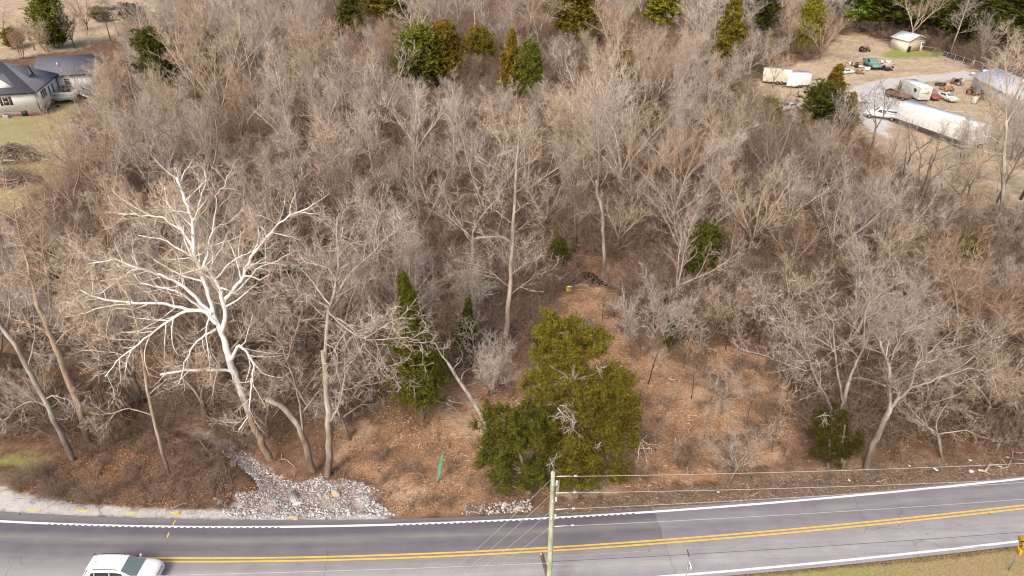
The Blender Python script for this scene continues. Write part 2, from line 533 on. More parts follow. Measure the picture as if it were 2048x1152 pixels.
gm = mesh_from('ground', V, quads, None, ground_material(), True)
X, Y = GXX.ravel(), GYY.ravel()
def zones(polys):
    w = np.zeros(len(X))
    for p, sft in polys:
        near = (X > p[:, 0].min() - 8) & (X < p[:, 0].max() + 8) & (Y > p[:, 1].min() - 8) & (Y < p[:, 1].max() + 8)
        w[near] = np.maximum(w[near], zone(X[near], Y[near], p, sft))
    return w
creekbed = np.clip(1.1 - seg_dist(X, Y, CREEK) / 0.9, 0, 0.46) * np.clip((46 - Y) / 5, 0.25, 1) * (Y < 60)
za = np.stack([zones([(P_MULCH, 1.6)]), zones([(P_LAWN, 4)]), np.maximum(np.maximum(zones([(P_GRAVEL, 0.8), (P_YLANE, 2.0)]), creekbed), 0.62 * zones([(P_RIPRAP, 0.9)])), zones([(P_YARD, 4), (P_FIELD, 8)])], -1)
lowside = np.clip((y_lowedge(X) + 0.1 - Y) / 0.8, 0, 1)
zb = np.stack([0.8 * zones([(P_RUST, 3.0)]), np.maximum(zones([(P_YGREEN, 2.5)]), 0.6 * zones([(P_LGRASS, 2.0)])), zones([(P_VERGE, 0.7)]), lowside], -1)
for nm, arr in (('zone_a', za), ('zone_b', zb)):
    at = gm.color_attributes.new(nm, 'FLOAT_COLOR', 'POINT')
    at.data.foreach_set('color', arr.astype(np.float32).ravel())
tag(add('ground', gm), 'leaf-strewn woodland floor with clearing, lawn and yard', kind='structure')

# ------------------------------------------------------------ the road
def strip(name, fa, fb, x0, x1, z, mat, n=None, parent=None, uvs=True):
    n = n or max(2, int((x1 - x0) / 0.5))
    x = np.linspace(x0, x1, n)
    k = 9 if uvs else 2
    T = np.linspace(0, 1, k)
    ya, yb = fa(x), fb(x)
    Yg = ya[:, None] * (1 - T) + yb[:, None] * T
    V = np.stack([np.repeat(x[:, None], k, 1), Yg, np.full(Yg.shape, z)], -1).reshape(-1, 3)
    ii = (np.arange(n - 1)[:, None] * k + np.arange(k - 1)[None, :]).ravel()
    q = np.stack([ii, ii + k, ii + k + 1, ii + 1], -1)
    me = mesh_from(name, V, q, None, mat, True)
    if uvs:
        at = me.attributes.new('across', 'FLOAT', 'POINT')
        at.data.foreach_set('value', ((Yg - y_mid(x)[:, None])).astype(np.float32).ravel())
    return add(name, me, parent)

SEAM0, SEAM1 = G(1303, 1016), G(1352, 1152)
def asphalt():
    m, nt, bs = new_mat('asphalt')
    co = coords(nt)
    at = node(nt, 'ShaderNodeAttribute', attribute_name='across')
    u = at.outputs['Fac']
    # worn, paler bands where no tyre runs, darker bands where tyres run
    mp = node(nt, 'ShaderNodeMapping'); mp.inputs['Scale'].default_value = (0.05, 1, 1); nt.links.new(co, mp.inputs['Vector'])
    wob = math_n(nt, 'MULTIPLY', math_n(nt, 'SUBTRACT', noise(nt, 2.0, 3, 0.5, mp.outputs[0]), 0.5), 0.35)
    uu = math_n(nt, 'ADD', u, wob)
    un = math_n(nt, 'MULTIPLY', math_n(nt, 'ADD', uu, 3.2), 1 / 6.4)
    band = ramp(nt, un, [(0.02, (0.36, 0.355, 0.35)), (0.15, (0.335, 0.335, 0.34)), (0.25, (0.42, 0.41, 0.395)), (0.33, (0.36, 0.355, 0.35)), (0.45, (0.29, 0.285, 0.285)), (0.56, (0.20, 0.193, 0.203)),
                         (0.66, (0.175, 0.168, 0.182)), (0.735, (0.25, 0.24, 0.232)), (0.82, (0.15, 0.143, 0.16)), (0.90, (0.14, 0.134, 0.15)), (1.0, (0.22, 0.21, 0.21))])
    # newer, darker asphalt to the left of a cross seam on the far lane
    sx = node(nt, 'ShaderNodeSeparateXYZ'); nt.links.new(co, sx.inputs[0])
    k = (SEAM1[0] - SEAM0[0]) / (SEAM1[1] - SEAM0[1])
    line = math_n(nt, 'SUBTRACT', sx.outputs[0], math_n(nt, 'ADD', math_n(nt, 'MULTIPLY', math_n(nt, 'SUBTRACT', sx.outputs[1], SEAM0[1]), k), SEAM0[0]))
    line = math_n(nt, 'ADD', line, math_n(nt, 'MULTIPLY', math_n(nt, 'SUBTRACT', noise(nt, 1.3, 3, 0.6, co), 0.5), 0.7))
    right = math_n(nt, 'MULTIPLY', line, 8.0, True)
    c = mixc(nt, math_n(nt, 'MULTIPLY', right, 0.75), band, mixc(nt, 0.5, band, (0.37, 0.36, 0.365)))
    seam = ramp(nt, math_n(nt, 'ABSOLUTE', line), [(0.02, (1, 1, 1)), (0.10, (0, 0, 0))])
    c = mixc(nt, math_n(nt, 'MULTIPLY', seam, 0.25), c, (0.10, 0.10, 0.10))
    grain = noise(nt, 55.0, 3, 0.7, co)
    c = mixc(nt, 1.0, c, ramp(nt, grain, [(0.3, (0.80, 0.80, 0.80)), (0.7, (1.14, 1.14, 1.14))]), 'MULTIPLY')
    blot = noise(nt, 0.7, 5, 0.65, co)
    c = mixc(nt, 1.0, c, ramp(nt, blot, [(0.3, (0.90, 0.89, 0.90)), (0.7, (1.08, 1.07, 1.05))]), 'MULTIPLY')
    # tar spots
    sp = node(nt, 'ShaderNodeTexVoronoi'); sp.inputs['Scale'].default_value = 0.75; nt.links.new(co, sp.inputs['Vector'])
    spot = math_n(nt, 'MULTIPLY', math_n(nt, 'LESS_THAN', sp.outputs['Distance'], 0.07), math_n(nt, 'MULTIPLY', math_n(nt, 'SUBTRACT', noise(nt, 0.35, 2, 0.5, co), 0.52), 30, True))
    c = mixc(nt, math_n(nt, 'MULTIPLY', spot, 0.75), c, (0.06, 0.06, 0.065))
    cr = node(nt, 'ShaderNodeTexVoronoi', feature='DISTANCE_TO_EDGE'); cr.inputs['Scale'].default_value = 0.22
    wv = node(nt, 'ShaderNodeVectorMath', operation='ADD'); nn_ = node(nt, 'ShaderNodeTexNoise'); nn_.inputs['Scale'].default_value = 0.8; nn_.inputs['Detail'].default_value = 5
    nt.links.new(co, nn_.inputs['Vector']); nt.links.new(co, wv.inputs[0]); nt.links.new(nn_.outputs['Color'], wv.inputs[1]); nt.links.new(wv.outputs[0], cr.inputs['Vector'])
    crack = math_n(nt, 'MULTIPLY', math_n(nt, 'LESS_THAN', cr.outputs['Distance'], 0.006), math_n(nt, 'MULTIPLY', math_n(nt, 'SUBTRACT', noise(nt, 0.13, 3, 0.5, co), 0.55), 14, True))
    c = mixc(nt, math_n(nt, 'MULTIPLY', crack, 0.3), c, (0.09, 0.09, 0.095))
    mp2 = node(nt, 'ShaderNodeMapping'); mp2.inputs['Scale'].default_value = (0.10, 1.6, 1); nt.links.new(co, mp2.inputs['Vector'])
    c = mixc(nt, 1.0, c, ramp(nt, noise(nt, 1.4, 5, 0.7, mp2.outputs[0]), [(0.3, (0.88, 0.88, 0.89)), (0.7, (1.12, 1.11, 1.09))]), 'MULTIPLY')
    c = mixc(nt, 1.0, c, (0.92, 0.92, 0.96), 'MULTIPLY')
    nt.links.new(c, bs.inputs['Base Color'])
    bs.inputs['Roughness'].default_value = 0.85
    bs.inputs['Specular IOR Level'].default_value = 0.25
    bump(nt, bs, grain, 0.25, 0.01)
    return m

def paint(name, col, chip=0.42):
    m, nt, bs = new_mat(name)
    co = coords(nt)
    f = noise(nt, 9.0, 5, 0.75, co)
    c = ramp(nt, f, [(chip - 0.16, (0.26, 0.25, 0.25)), (chip - 0.06, col), (0.8, tuple(min(1, v * 1.06) for v in col))])
    nt.links.new(c, bs.inputs['Base Color'])
    bs.inputs['Roughness'].default_value = 0.7
    return m

M_ASPH = asphalt()
road = strip('road', y_lowedge, y_edge, -230, 230, 0.045, M_ASPH, 1000)
tag(road, 'two-lane asphalt road curving past the woods', kind='structure')
M_WHITEP, M_YELP = paint('white_road_paint', (0.80, 0.80, 0.79)), paint('yellow_road_paint', (0.80, 0.50, 0.075), 0.50)
def off(f, d): return lambda x: f(x) + d
marks = [strip('edge_line', off(y_low, -0.08), off(y_low, 0.08), -220, 220, 0.053, M_WHITEP, 800, uvs=False),
         strip('centre_line', off(y_mid, -0.19), off(y_mid, -0.07), G(262, 1123)[0], 220, 0.053, M_YELP, 800, uvs=False),
         strip('centre_line', off(y_mid, 0.07), off(y_mid, 0.19), G(262, 1123)[0], 220, 0.053, M_YELP, 800, uvs=False)]
# the far edge line: plain, and with a scalloped near side where it runs over the rumble grooves
xr = [G(100, 1048)[0], G(560, 1055)[0], G(790, 1048)[0], G(1275, 1026)[0]]
def scallop(x):
    on = ((x > xr[0]) & (x < xr[1])) | ((x > xr[2]) & (x < xr[3]))
    return y_up(x) - 0.085 + np.where(on & (np.mod(x, 0.42) > 0.24), 0.085, 0.0)
marks.append(strip('edge_line', scallop, off(y_up, 0.085), -60, 60, 0.053, M_WHITEP, 2000, uvs=False))
marks.append(strip('edge_line', off(y_up, -0.08), off(y_up, 0.08), -220, -60, 0.053, M_WHITEP, 300, uvs=False))
marks.append(strip('edge_line', off(y_up, -0.08), off(y_up, 0.08), 60, 220, 0.053, M_WHITEP, 300, uvs=False))
for mk in marks:
    mk.parent = road
# survey paint on the shoulder and road: yellow dashes, a corner mark and two short ticks
M_SURVEY = paint('survey_paint', (0.80, 0.60, 0.10), 0.50)
def dash(p, q, w=0.10, z=0.05):
    a, b = G(*p), G(*q)
    d = unit(b[:2] - a[:2]); nn = np.array([-d[1], d[0]]) * w / 2
    V = [(*(a[:2] + nn), z), (*(a[:2] - nn), z), (*(b[:2] - nn), z), (*(b[:2] + nn), z)]
    return add('survey_mark', mesh_from('survey_mark', V, [(0, 1, 2, 3)], None, M_SURVEY), road)
for p, q in (((57, 1021.5), (80, 1022)), ((152, 1023), (176, 1023.5)), ((250, 1025), (272, 1026)), ((340, 1025.5), (361, 1025.5)), ((360, 1025.5), (353, 1032))):
    dash(p, q, 0.12, 0.035)
for p, q in (((351, 1042), (346, 1051)), ((338, 1066), (335, 1076))):
    dash(p, q, 0.07, 0.053)

# water standing in the creek bed and the dark pools
def water_mat():
    m, nt, bs = new_mat('creek_water')
    bs.inputs['Base Color'].default_value = (0.035, 0.03, 0.022, 1)
    bs.inputs['Roughness'].default_value = 0.08
    bump(nt, bs, noise(nt, 3.0, 2, 0.5, coords(nt)), 0.06, 0.02)
    return m
M_WATER = water_mat()
def water(line, w, z, nm='creek_water'):
    pts = np.asarray(line)
    t = np.gradient(pts, axis=0); t = unit(t); nn = np.stack([-t[:, 1], t[:, 0]], -1) * w
    V = np.vstack([np.c_[pts + nn, np.full(len(pts), z)], np.c_[pts - nn, np.full(len(pts), z)]])
    n = len(pts)
    q = [(i, i + n, i + n + 1, i + 1) for i in range(n - 1)]
    tag(add(nm, mesh_from(nm, V, q, None, M_WATER)), 'still dark creek water among the trees', kind='structure')
water(CREEK[6:], 0.8, -0.74)
pc, pdir = POOL.mean(0), unit(POOL[-1] - POOL[0])
pa_ = np.arange(24) * 2 * math.pi / 24
pe = np.c_[np.cos(pa_) * 2.9, np.sin(pa_) * 1.35]
pv = np.c_[pc + pe[:, :1] * pdir + pe[:, 1:] * np.array([-pdir[1], pdir[0]]), np.full(24, -1.45)]
pv = np.vstack([pv, [*pc, -1.45]])
tag(add('creek_water', mesh_from('creek_water', pv, None, [(i, (i + 1) % 24, 24) for i in range(24)], M_WATER)), 'dark pool of the creek behind the clearing', kind='structure')
water(POND2, 1.0, -0.62)

# ------------------------------------------------------------ bare trees: skeleton, limbs, twigs
def limb(rng, p, d, L, n, wig, up, r0, r1, level, out):
    """One wandering limb as a polyline; returns its points."""
    pts = [np.array(p, float)]
    d = unit(d)
    for i in range(n):
        d = unit(d + rng.normal(0, wig, 3) + np.array([0, 0, up]))
        pts.append(pts[-1] + d * L / n)
    P = np.array(pts)
    R = np.linspace(r0, r1, n + 1)
    out.append((P, R, level))
    return P, R

def off_dir(rng, t, ang, az=None):
    """A direction at angle ang from t."""
    t = unit(t)
    u = unit(np.cross(t, [0.2, 0.31, 0.93] if abs(t[2]) < 0.9 else [1, 0.2, 0.1]))
    w = np.cross(t, u)
    a = rng.uniform(0, 2 * math.pi) if az is None else az
    return unit(t * math.cos(ang) + (u * math.cos(a) + w * math.sin(a)) * math.sin(ang))

def branches(rng, P, R, n, t0, t1, ang, length, wig, up, level, out, maxlevel, taper=0.4, kids=5, thin=0.55, minr=0.011):
    m = len(P) - 1
    T = np.gradient(P, axis=0)
    ts = np.linspace(t0, t1, n) + rng.normal(0, 0.02, n)
    az = rng.uniform(0, 6.28)
    for t in np.clip(ts, 0.02, 1.0):
        f = t * m
        i = min(int(f), m - 1)
        p = P[i] + (P[i + 1] - P[i]) * (f - i)
        r = max(minr, (R[i] + (R[i + 1] - R[i]) * (f - i)) * thin * rng.uniform(0.75, 1.1))
        az += 2.4 + rng.normal(0, 0.4)
        d = off_dir(rng, T[i], ang * rng.uniform(0.7, 1.3), az)
        L = length * rng.uniform(0.65, 1.2) * (1.15 - taper * (t - t0) / (t1 - t0 + 1e-6))
        seg = 5 if L > 2.5 else 4
        Q, RR = limb(rng, p, d, L, seg, wig, up, r, max(minr * 0.7, r * 0.3), level, out)
        if level < maxlevel:
            branches(rng, Q, RR, max(2, int(kids * rng.uniform(0.7, 1.3))), 0.28, 0.97, ang * 0.95, L * 0.5, wig * 1.1, up, level + 1, out, maxlevel, 0.5, max(2, kids - 1), thin, minr)

def twigs(rng, geo, polys, dens, tl, r, up=0.25, subs=3, spread=0.75, t0=0.15, droop=0.0):
    """Fine twigs along the given limbs: each bends once and carries finer ones."""
    p0, d0, ll = [], [], []
    for P, R, lv in polys:
        seg = np.linalg.norm(np.diff(P, axis=0), axis=1)
        L = seg.sum()
        k = rng.poisson(dens * L) + 1
        t = rng.uniform(t0, 1.0, k) * (len(P) - 1)
        i = np.minimum(t.astype(int), len(P) - 2)
        f = (t - i)[:, None]
        p0.append(P[i] * (1 - f) + P[i + 1] * f)
        d0.append(unit(P[i + 1] - P[i]))
        ll.append(np.full(k, 1.0))
    p0, d0 = np.vstack(p0), np.vstack(d0)
    M = len(p0)
    d = unit(d0 * 0.75 + rng.normal(0, spread, (M, 3)) + np.array([0, 0, up]))
    L = tl * rng.uniform(0.5, 1.4, M)[:, None]
    p1 = p0 + d * L * 0.5
    d2 = unit(d + rng.normal(0, 0.28, (M, 3)) + np.array([0, 0, up * 0.6 - droop]))
    p2 = p1 + d2 * L * 0.5
    geo.bent(p0, p1, p2, r, r * 0.75)
    if subs:
        K = M * subs
        idx = np.repeat(np.arange(M), subs)
        f = rng.uniform(0.15, 0.95, K)[:, None]
        a = np.where(f < 0.5, p0[idx] + (p1 - p0)[idx] * f * 2, p1[idx] + (p2 - p1)[idx] * (f * 2 - 1))
        dd = unit(d[idx] + rng.normal(0, 0.6, (K, 3)) + np.array([0, 0, up * 0.7 - droop]))
        geo.spikes(a, a + dd * (L[idx] * rng.uniform(0.25, 0.6, K)[:, None]), r * 0.7)

def skeleton(seed, H, form):
    rng = np.random.default_rng(seed)
    out = []
    if form == 'vase':
        th = H * rng.uniform(0.16, 0.26)
        r = H * 0.0145
        P, R = limb(rng, (0, 0, -0.3), (rng.normal(0, .06), rng.normal(0, .06), 1), th + 0.3, 4, 0.05, 0.05, r * 1.25, r, 0, out)
        n = rng.integers(3, 6)
        a0 = rng.uniform(0, 6.28)
        for k in range(n):
            ang = math.radians(rng.uniform(12, 42))
            a = a0 + k * 6.28 / n + rng.normal(0, .25)
            d = (math.sin(ang) * math.cos(a), math.sin(ang) * math.sin(a), math.cos(ang))
            L = (H - th) * rng.uniform(0.78, 1.0)
            Q, RR = limb(rng, P[-1] - np.array([0, 0, rng.uniform(0, 0.2) * th]), d, L, 8, 0.085, 0.035, r * 0.66, 0.026, 1, out)
            branches(rng, Q, RR, 9, 0.22, 0.97, math.radians(36), L * 0.34, 0.12, 0.09, 2, out, 3, 0.6, 4)
    elif form == 'spread':
        th = H * rng.uniform(0.22, 0.34)
        r = H * 0.016
        P, R = limb(rng, (0, 0, -0.3), (rng.normal(0, .1), rng.normal(0, .1), 1), th + 0.3, 5, 0.07, 0.04, r * 1.3, r, 0, out)
        n = rng.integers(4, 6)
        a0 = rng.uniform(0, 6.28)
        for k in range(n):
            ang = math.radians(rng.uniform(22, 58))
            a = a0 + k * 6.28 / n + rng.normal(0, .3)
            d = (math.sin(ang) * math.cos(a), math.sin(ang) * math.sin(a), math.cos(ang))
            L = (H - th) * rng.uniform(0.75, 1.05)
            Q, RR = limb(rng, P[-1] - np.array([0, 0, rng.uniform(0, 0.35) * th]), d, L, 9, 0.20, 0.05, r * 0.62, 0.022, 1, out)
            branches(rng, Q, RR, 8, 0.2, 0.97, math.radians(48), L * 0.36, 0.22, 0.03, 2, out, 3, 0.5, 4)
    elif form == 'straight':
        r = H * 0.0105
        P, R = limb(rng, (0, 0, -0.3), (rng.normal(0, .03), rng.normal(0, .03), 1), H, 12, 0.03, 0.03, r * 1.2, 0.025, 0, out)
        branches(rng, P, R, 26, 0.34, 0.97, math.radians(52), H * 0.20, 0.12, 0.07, 1, out, 2, 0.75, 5, 0.42)
    elif form == 'multi':
        for k in range(rng.integers(3, 6)):
            a = rng.uniform(0, 6.28)
            ang = math.radians(rng.uniform(6, 26))
            r = H * 0.0085
            Q, RR = limb(rng, (0.3 * math.cos(a), 0.3 * math.sin(a), -0.3), (math.sin(ang) * math.cos(a), math.sin(ang) * math.sin(a), math.cos(ang)), H * rng.uniform(.7, 1), 9, 0.08, 0.04, r, 0.016, 0, out)
            branches(rng, Q, RR, 11, 0.25, 0.97, math.radians(38), H * 0.24, 0.14, 0.08, 1, out, 2, 0.6, 5, 0.5)
    else:   # sapling
        r = H * 0.008
        P, R = limb(rng, (0, 0, -0.2), (rng.normal(0, .08), rng.normal(0, .08), 1), H, 8, 0.07, 0.04, r, 0.012, 0, out)
        branches(rng, P, R, 12, 0.25, 0.97, math.radians(42), H * 0.3, 0.15, 0.06, 1, out, 2, 0.6, 3, 0.5, 0.009)
    return out, rng

def split_meshes(name, out, rng, trunk_mat, twig_m, dens, tl, tr, up, subs, limb_level=1, min_twig_level=1, spread=0.75, droop=0.0, t0=0.15):
    """Trunk with its limbs as one mesh, the crown of branches and twigs as another."""
    gt, gc = Geo(), Geo()
    for P, R, lv in out:
        if lv <= limb_level:
            gt.tube(P, R, 7 if lv == 0 else 5 if lv == 1 else 4)
        else:
            gc.tube(P, R, 4 if R[0] > 0.04 else 3, False)
    twigs(rng, gc, [o for o in out if o[2] >= min_twig_level], dens, tl, tr, up, subs, spread, t0, droop)
    return gt.mesh('trunk', trunk_mat, True), gc.mesh('crown', twig_m, False)

TEMPLATES = {}
SPEC = [('vase', 13, 7, 0.30), ('spread', 12, 4, 0.16), ('straight', 15, 2, 0.28), ('multi', 10, 4, 0.28), ('sapling', 6, 3, 0.26)]
for form, H, count, up in SPEC:
    for k in range(count):
        o, rng = skeleton(100 + 17 * k + len(form) * 7, H, form)
        lim = 2 if form in ('vase', 'spread') else 1
        dens = {'vase': 3.0, 'spread': 2.6, 'straight': 3.4, 'multi': 3.2, 'sapling': 3.0}[form]
        t, c = split_meshes(form, o, rng, M_LICHEN if form == 'spread' else M_BARK, M_TWIG, dens,
                            {'sapling': 0.6, 'spread': 0.85}.get(form, 0.95), {'sapling': 0.010, 'spread': 0.0125}.get(form, 0.0115), up, 4,
                            lim, 1, 0.8 if form == 'spread' else 0.6)
        TEMPLATES.setdefault(form, []).append((t, c, H))

TREES = []          # every bare tree placed: dicts, labelled together at the end
CROWN_TINTS = {'ash grey': (0.93, 0.91, 0.88), 'tan': (1.05, 0.94, 0.78), 'rusty brown': (0.80, 0.63, 0.50), 'pinkish grey': (0.98, 0.87, 0.79), 'pale': (1.22, 1.16, 1.10), 'dark grey': (0.62, 0.57, 0.54)}
FORM_WORDS = {'vase': 'upswept', 'spread': 'gnarled', 'straight': 'straight-stemmed', 'multi': 'many-stemmed', 'sapling': 'slender'}

def place_tree(x, y, h, form, tint, name='bare_tree', cat='tree', label=None, group=None, var=None, rz=None, trunk_tint=None, lean=None):
    T = TEMPLATES[form]
    t, c, H = T[(RNG.integers(len(T)) if var is None else var) % len(T)]
    s = h / H
    z = gz(x, y)
    r = thing(name, label or '', cat, (x, y, z), RNG.uniform(0, 6.28) if rz is None else rz, group)
    r.scale = (s, s, s * 1.0)
    if lean:
        r.rotation_euler = (lean[0], lean[1], r.rotation_euler[2])
    a, b = add('trunk', t, r), add('crown', c, r)
    col = np.array(CROWN_TINTS[tint]) * RNG.uniform(0.90, 1.10)
    b.color = (*col, 1)
    tt = np.array(trunk_tint if trunk_tint else (0.35 + 0.65 * col)) * RNG.uniform(0.8, 1.05)
    a.color = (*tt, 1)
    TREES.append(dict(o=r, x=x, y=y, h=h, form=form, tint=tint, fixed=label is not None))
    return r

def traced_tree(name, label, cat, base_px, limbs, trunk_mat, twig_m, dens, tl, tr, seed, scale=None, origin=None, nsub=2, upd=0.2, group=None, tint=(1, 1, 1), trunk_level=1, twig_from=1, kids=5, sublen=0.32, droop=0.0):
    """A tree whose limbs follow drawn lines; every limb runs off to its own depth. limbs: (level, r0, r1, depth at start, depth at end, points)."""
    rng = np.random.default_rng(seed)
    B = G(*base_px)
    B[2] = gz(B[0], B[1])
    out = []
    for lv, r0, r1, d0, d1, pts in limbs:
        if scale:
            pts = [(origin[0] + px / scale, origin[1] + py / scale) for px, py in pts]
        m = len(pts)
        P = np.array([PY(px, py, B[1] + d0 + (d1 - d0) * (i / max(1, m - 1)) ** 0.8) for i, (px, py) in enumerate(pts)]) - B
        # round off the corners: resample with a small wander
        tt = np.linspace(0, m - 1, (m - 1) * 3 + 1)
        Q = np.stack([np.interp(tt, np.arange(m), P[:, k]) for k in range(3)], -1)
        Q[1:-1] = 0.25 * Q[:-2] + 0.5 * Q[1:-1] + 0.25 * Q[2:]
        Q[1:-1] += rng.normal(0, 0.035, Q[1:-1].shape)
        R = r1 + (r0 - r1) * (1 - np.linspace(0, 1, len(Q))) ** (1.25 if lv else 1.0)
        out.append((Q, R, lv))
        if lv >= twig_from and nsub:
            L = np.linalg.norm(np.diff(Q, axis=0), axis=1).sum()
            branches(rng, Q, R, max(3, int(L * 1.7)), 0.25, 0.98, math.radians(48), min(2.6, L * sublen), 0.17, 0.05, 2, out, 2 + nsub - 1, 0.5, kids - 1, 0.5, 0.012)
    r = thing(name, label, cat, B, 0, group)
    if trunk_mat is M_SYC:
        P, RR, _ = out.pop(0)
        g = Geo(); g.tube(P, RR, 9)
        add('lower_trunk', g.mesh('lower_trunk', M_SYCLOW, True), r)
    t, c = split_meshes(name, out, rng, trunk_mat, twig_m, dens, tl, tr, upd, 3, trunk_level, 2, 0.75, droop)
    a, b = add('trunk', t, r), add('crown', c, r)
    a.color = (*tint, 1); b.color = (*tint, 1)
    return r

# the great white sycamore at the creek
SY = lambda *p: list(p)
syc = [
    (0, 0.27, 0.22, 0, 0.0, [(773, 1185), (745, 1130), (700, 1035), (660, 925), (632, 845), (608, 770)]),
    (0, 0.22, 0.18, 0.0, 0.1, [(608, 770), (590, 705), (572, 660)]),
    (1, 0.167, 0.085, 0.1, 1.5, [(572, 660), (548, 600), (522, 510), (500, 440), (470, 370), (470, 290), (465, 240), (445, 180), (420, 120), (405, 70)]),
    (1, 0.075, 0.025, 1.2, 2.5, [(470, 290), (482, 220), (500, 150), (520, 90), (515, 40)]),
    (1, 0.167, 0.111, 0.1, -0.4, [(585, 695), (597, 640), (590, 560), (575, 500), (535, 445), (510, 420)]),
    (1, 0.143, 0.043, 0.0, -1.0, [(592, 565), (622, 520), (658, 480), (690, 410), (740, 330), (800, 265), (850, 225), (925, 192)]),
    (1, 0.084, 0.025, -0.2, 1.4, [(605, 545), (660, 510), (720, 430), (800, 400), (868, 365)]),
    (1, 0.084, 0.030, 0.6, 3.2, [(505, 430), (520, 380), (545, 290), (562, 265), (612, 248), (665, 195)]),
    (1, 0.050, 0.021, 1.4, 3.6, [(545, 290), (562, 190), (555, 140), (592, 108), (605, 60)]),
    (1, 0.143, 0.043, 0.0, 0.8, [(560, 650), (520, 600), (450, 590), (360, 575), (250, 570), (130, 556), (62, 540), (20, 515)]),
    (1, 0.058, 0.021, 0.6, 1.6, [(235, 570), (130, 580), (50, 602), (-20, 620)]),
    (1, 0.143, 0.034, 0.1, 2.6, [(548, 610), (520, 588), (460, 520), (390, 475), (320, 450), (260, 432), (170, 398), (130, 395), (55, 412)]),
    (1, 0.067, 0.021, 1.8, 1.2, [(262, 432), (215, 442), (130, 512), (60, 545)]),
    (1, 0.100, 0.025, 0.0, -1.4, [(520, 600), (480, 575), (440, 540), (380, 515), (310, 500), (255, 485), (235, 455)]),
    (1, 0.110, 0.030, -0.1, -2.6, [(530, 605), (440, 598), (370, 640), (300, 695), (230, 745), (160, 800), (120, 860)]),
    (1, 0.050, 0.018, -1.8, -2.9, [(235, 742), (200, 800), (198, 850)]),
    (1, 0.092, 0.025, -0.1, -2.4, [(558, 672), (500, 705), (460, 750), (430, 830), (412, 890)]),
    (1, 0.058, 0.018, -0.1, -1.8, [(540, 600), (515, 680), (528, 760), (542, 860)]),
    (1, 0.125, 0.085, 0.0, -0.5, [(640, 862), (618, 835), (540, 835), (440, 836), (340, 852)]),
    (1, 0.133, 0.030, 0.0, -2.2, [(622, 790), (635, 755), (652, 732), (688, 772), (710, 812), (702, 870), (697, 950), (690, 1020), (650, 1072)]),
    (1, 0.100, 0.025, 0.9, 3.4, [(470, 345), (420, 275), (350, 228), (260, 218), (175, 214)]),
    (1, 0.058, 0.021, 0.9, 3.0, [(462, 330), (410, 262), (370, 180), (355, 110)]),
    (1, 0.058, 0.021, 0.7, 2.4, [(472, 385), (410, 352), (340, 312), (250, 298)]),
    (1, 0.058, 0.025, 0.5, 0.9, [(495, 405), (490, 345)]),
    (1, 0.050, 0.018, 0.6, -0.2, [(480, 402), (440, 388), (375, 394)]),
    (1, 0.050, 0.018, -0.6, -1.6, [(560, 470), (610, 410), (690, 370), (740, 335)]),
    (1, 0.042, 0.018, 0.8, 1.8, [(560, 335), (610, 320), (660, 298)]),
]
traced_tree('white_sycamore', 'large white-barked sycamore with bare spreading limbs beside the rocky creek', 'sycamore', (541, 921), syc, M_SYC, M_SYCTWIG, 3.4, 0.75, 0.0115, 3, 1.986, (150, 320), 2, 0.12, sublen=0.38, kids=5, trunk_level=2)

# gnarled trees at the right verge (drawn in a view of 1520..2048 x 560..960 at 2.881)
r1 = [
    (0, 0.245, 0.173, 0, 0.3, [(612, 1090), (640, 980), (690, 870), (735, 780), (752, 730)]),
    (1, 0.122, 0.072, 0.3, 1.2, [(750, 735), (750, 620), (745, 500), (720, 440), (690, 350), (665, 310)]),
    (1, 0.072, 0.022, 1.0, 2.0, [(748, 500), (770, 410), (812, 320), (810, 220), (850, 110), (870, 40)]),
    (1, 0.065, 0.022, 1.0, 0.0, [(690, 350), (700, 250), (760, 190), (850, 100)]),
    (1, 0.144, 0.065, 0.3, -0.6, [(752, 735), (800, 685), (870, 620), (985, 590), (1090, 540)]),
    (1, 0.086, 0.022, -0.1, 1.2, [(865, 625), (890, 520), (930, 460), (990, 405), (1060, 330), (1160, 270)]),
    (1, 0.072, 0.022, -0.1, -1.2, [(892, 525), (960, 480), (1030, 455), (1110, 400), (1230, 370)]),
    (1, 0.072, 0.022, -0.6, -1.6, [(1090, 540), (1180, 480), (1260, 420), (1310, 360), (1370, 300), (1480, 240)]),
    (1, 0.058, 0.018, -0.6, -2.2, [(1060, 560), (1200, 500), (1330, 540), (1440, 610), (1530, 640)]),
    (1, 0.050, 0.014, 0.6, 2.2, [(800, 240), (900, 210), (1000, 215)]),
    (1, 0.058, 0.014, 0.6, 2.6, [(810, 320), (900, 270), (1000, 215), (1070, 180)]),
]
traced_tree('bare_tree', 'thick leaning grey tree forking low at the road verge, right of the dark cedar bush', 'tree', (1732, 936), r1, M_LICHEN, M_TWIG, 3.4, 0.75, 0.0125, 11, 2.881, (1520, 560), 2, 0.06, tint=(0.80, 0.77, 0.73), sublen=0.34)
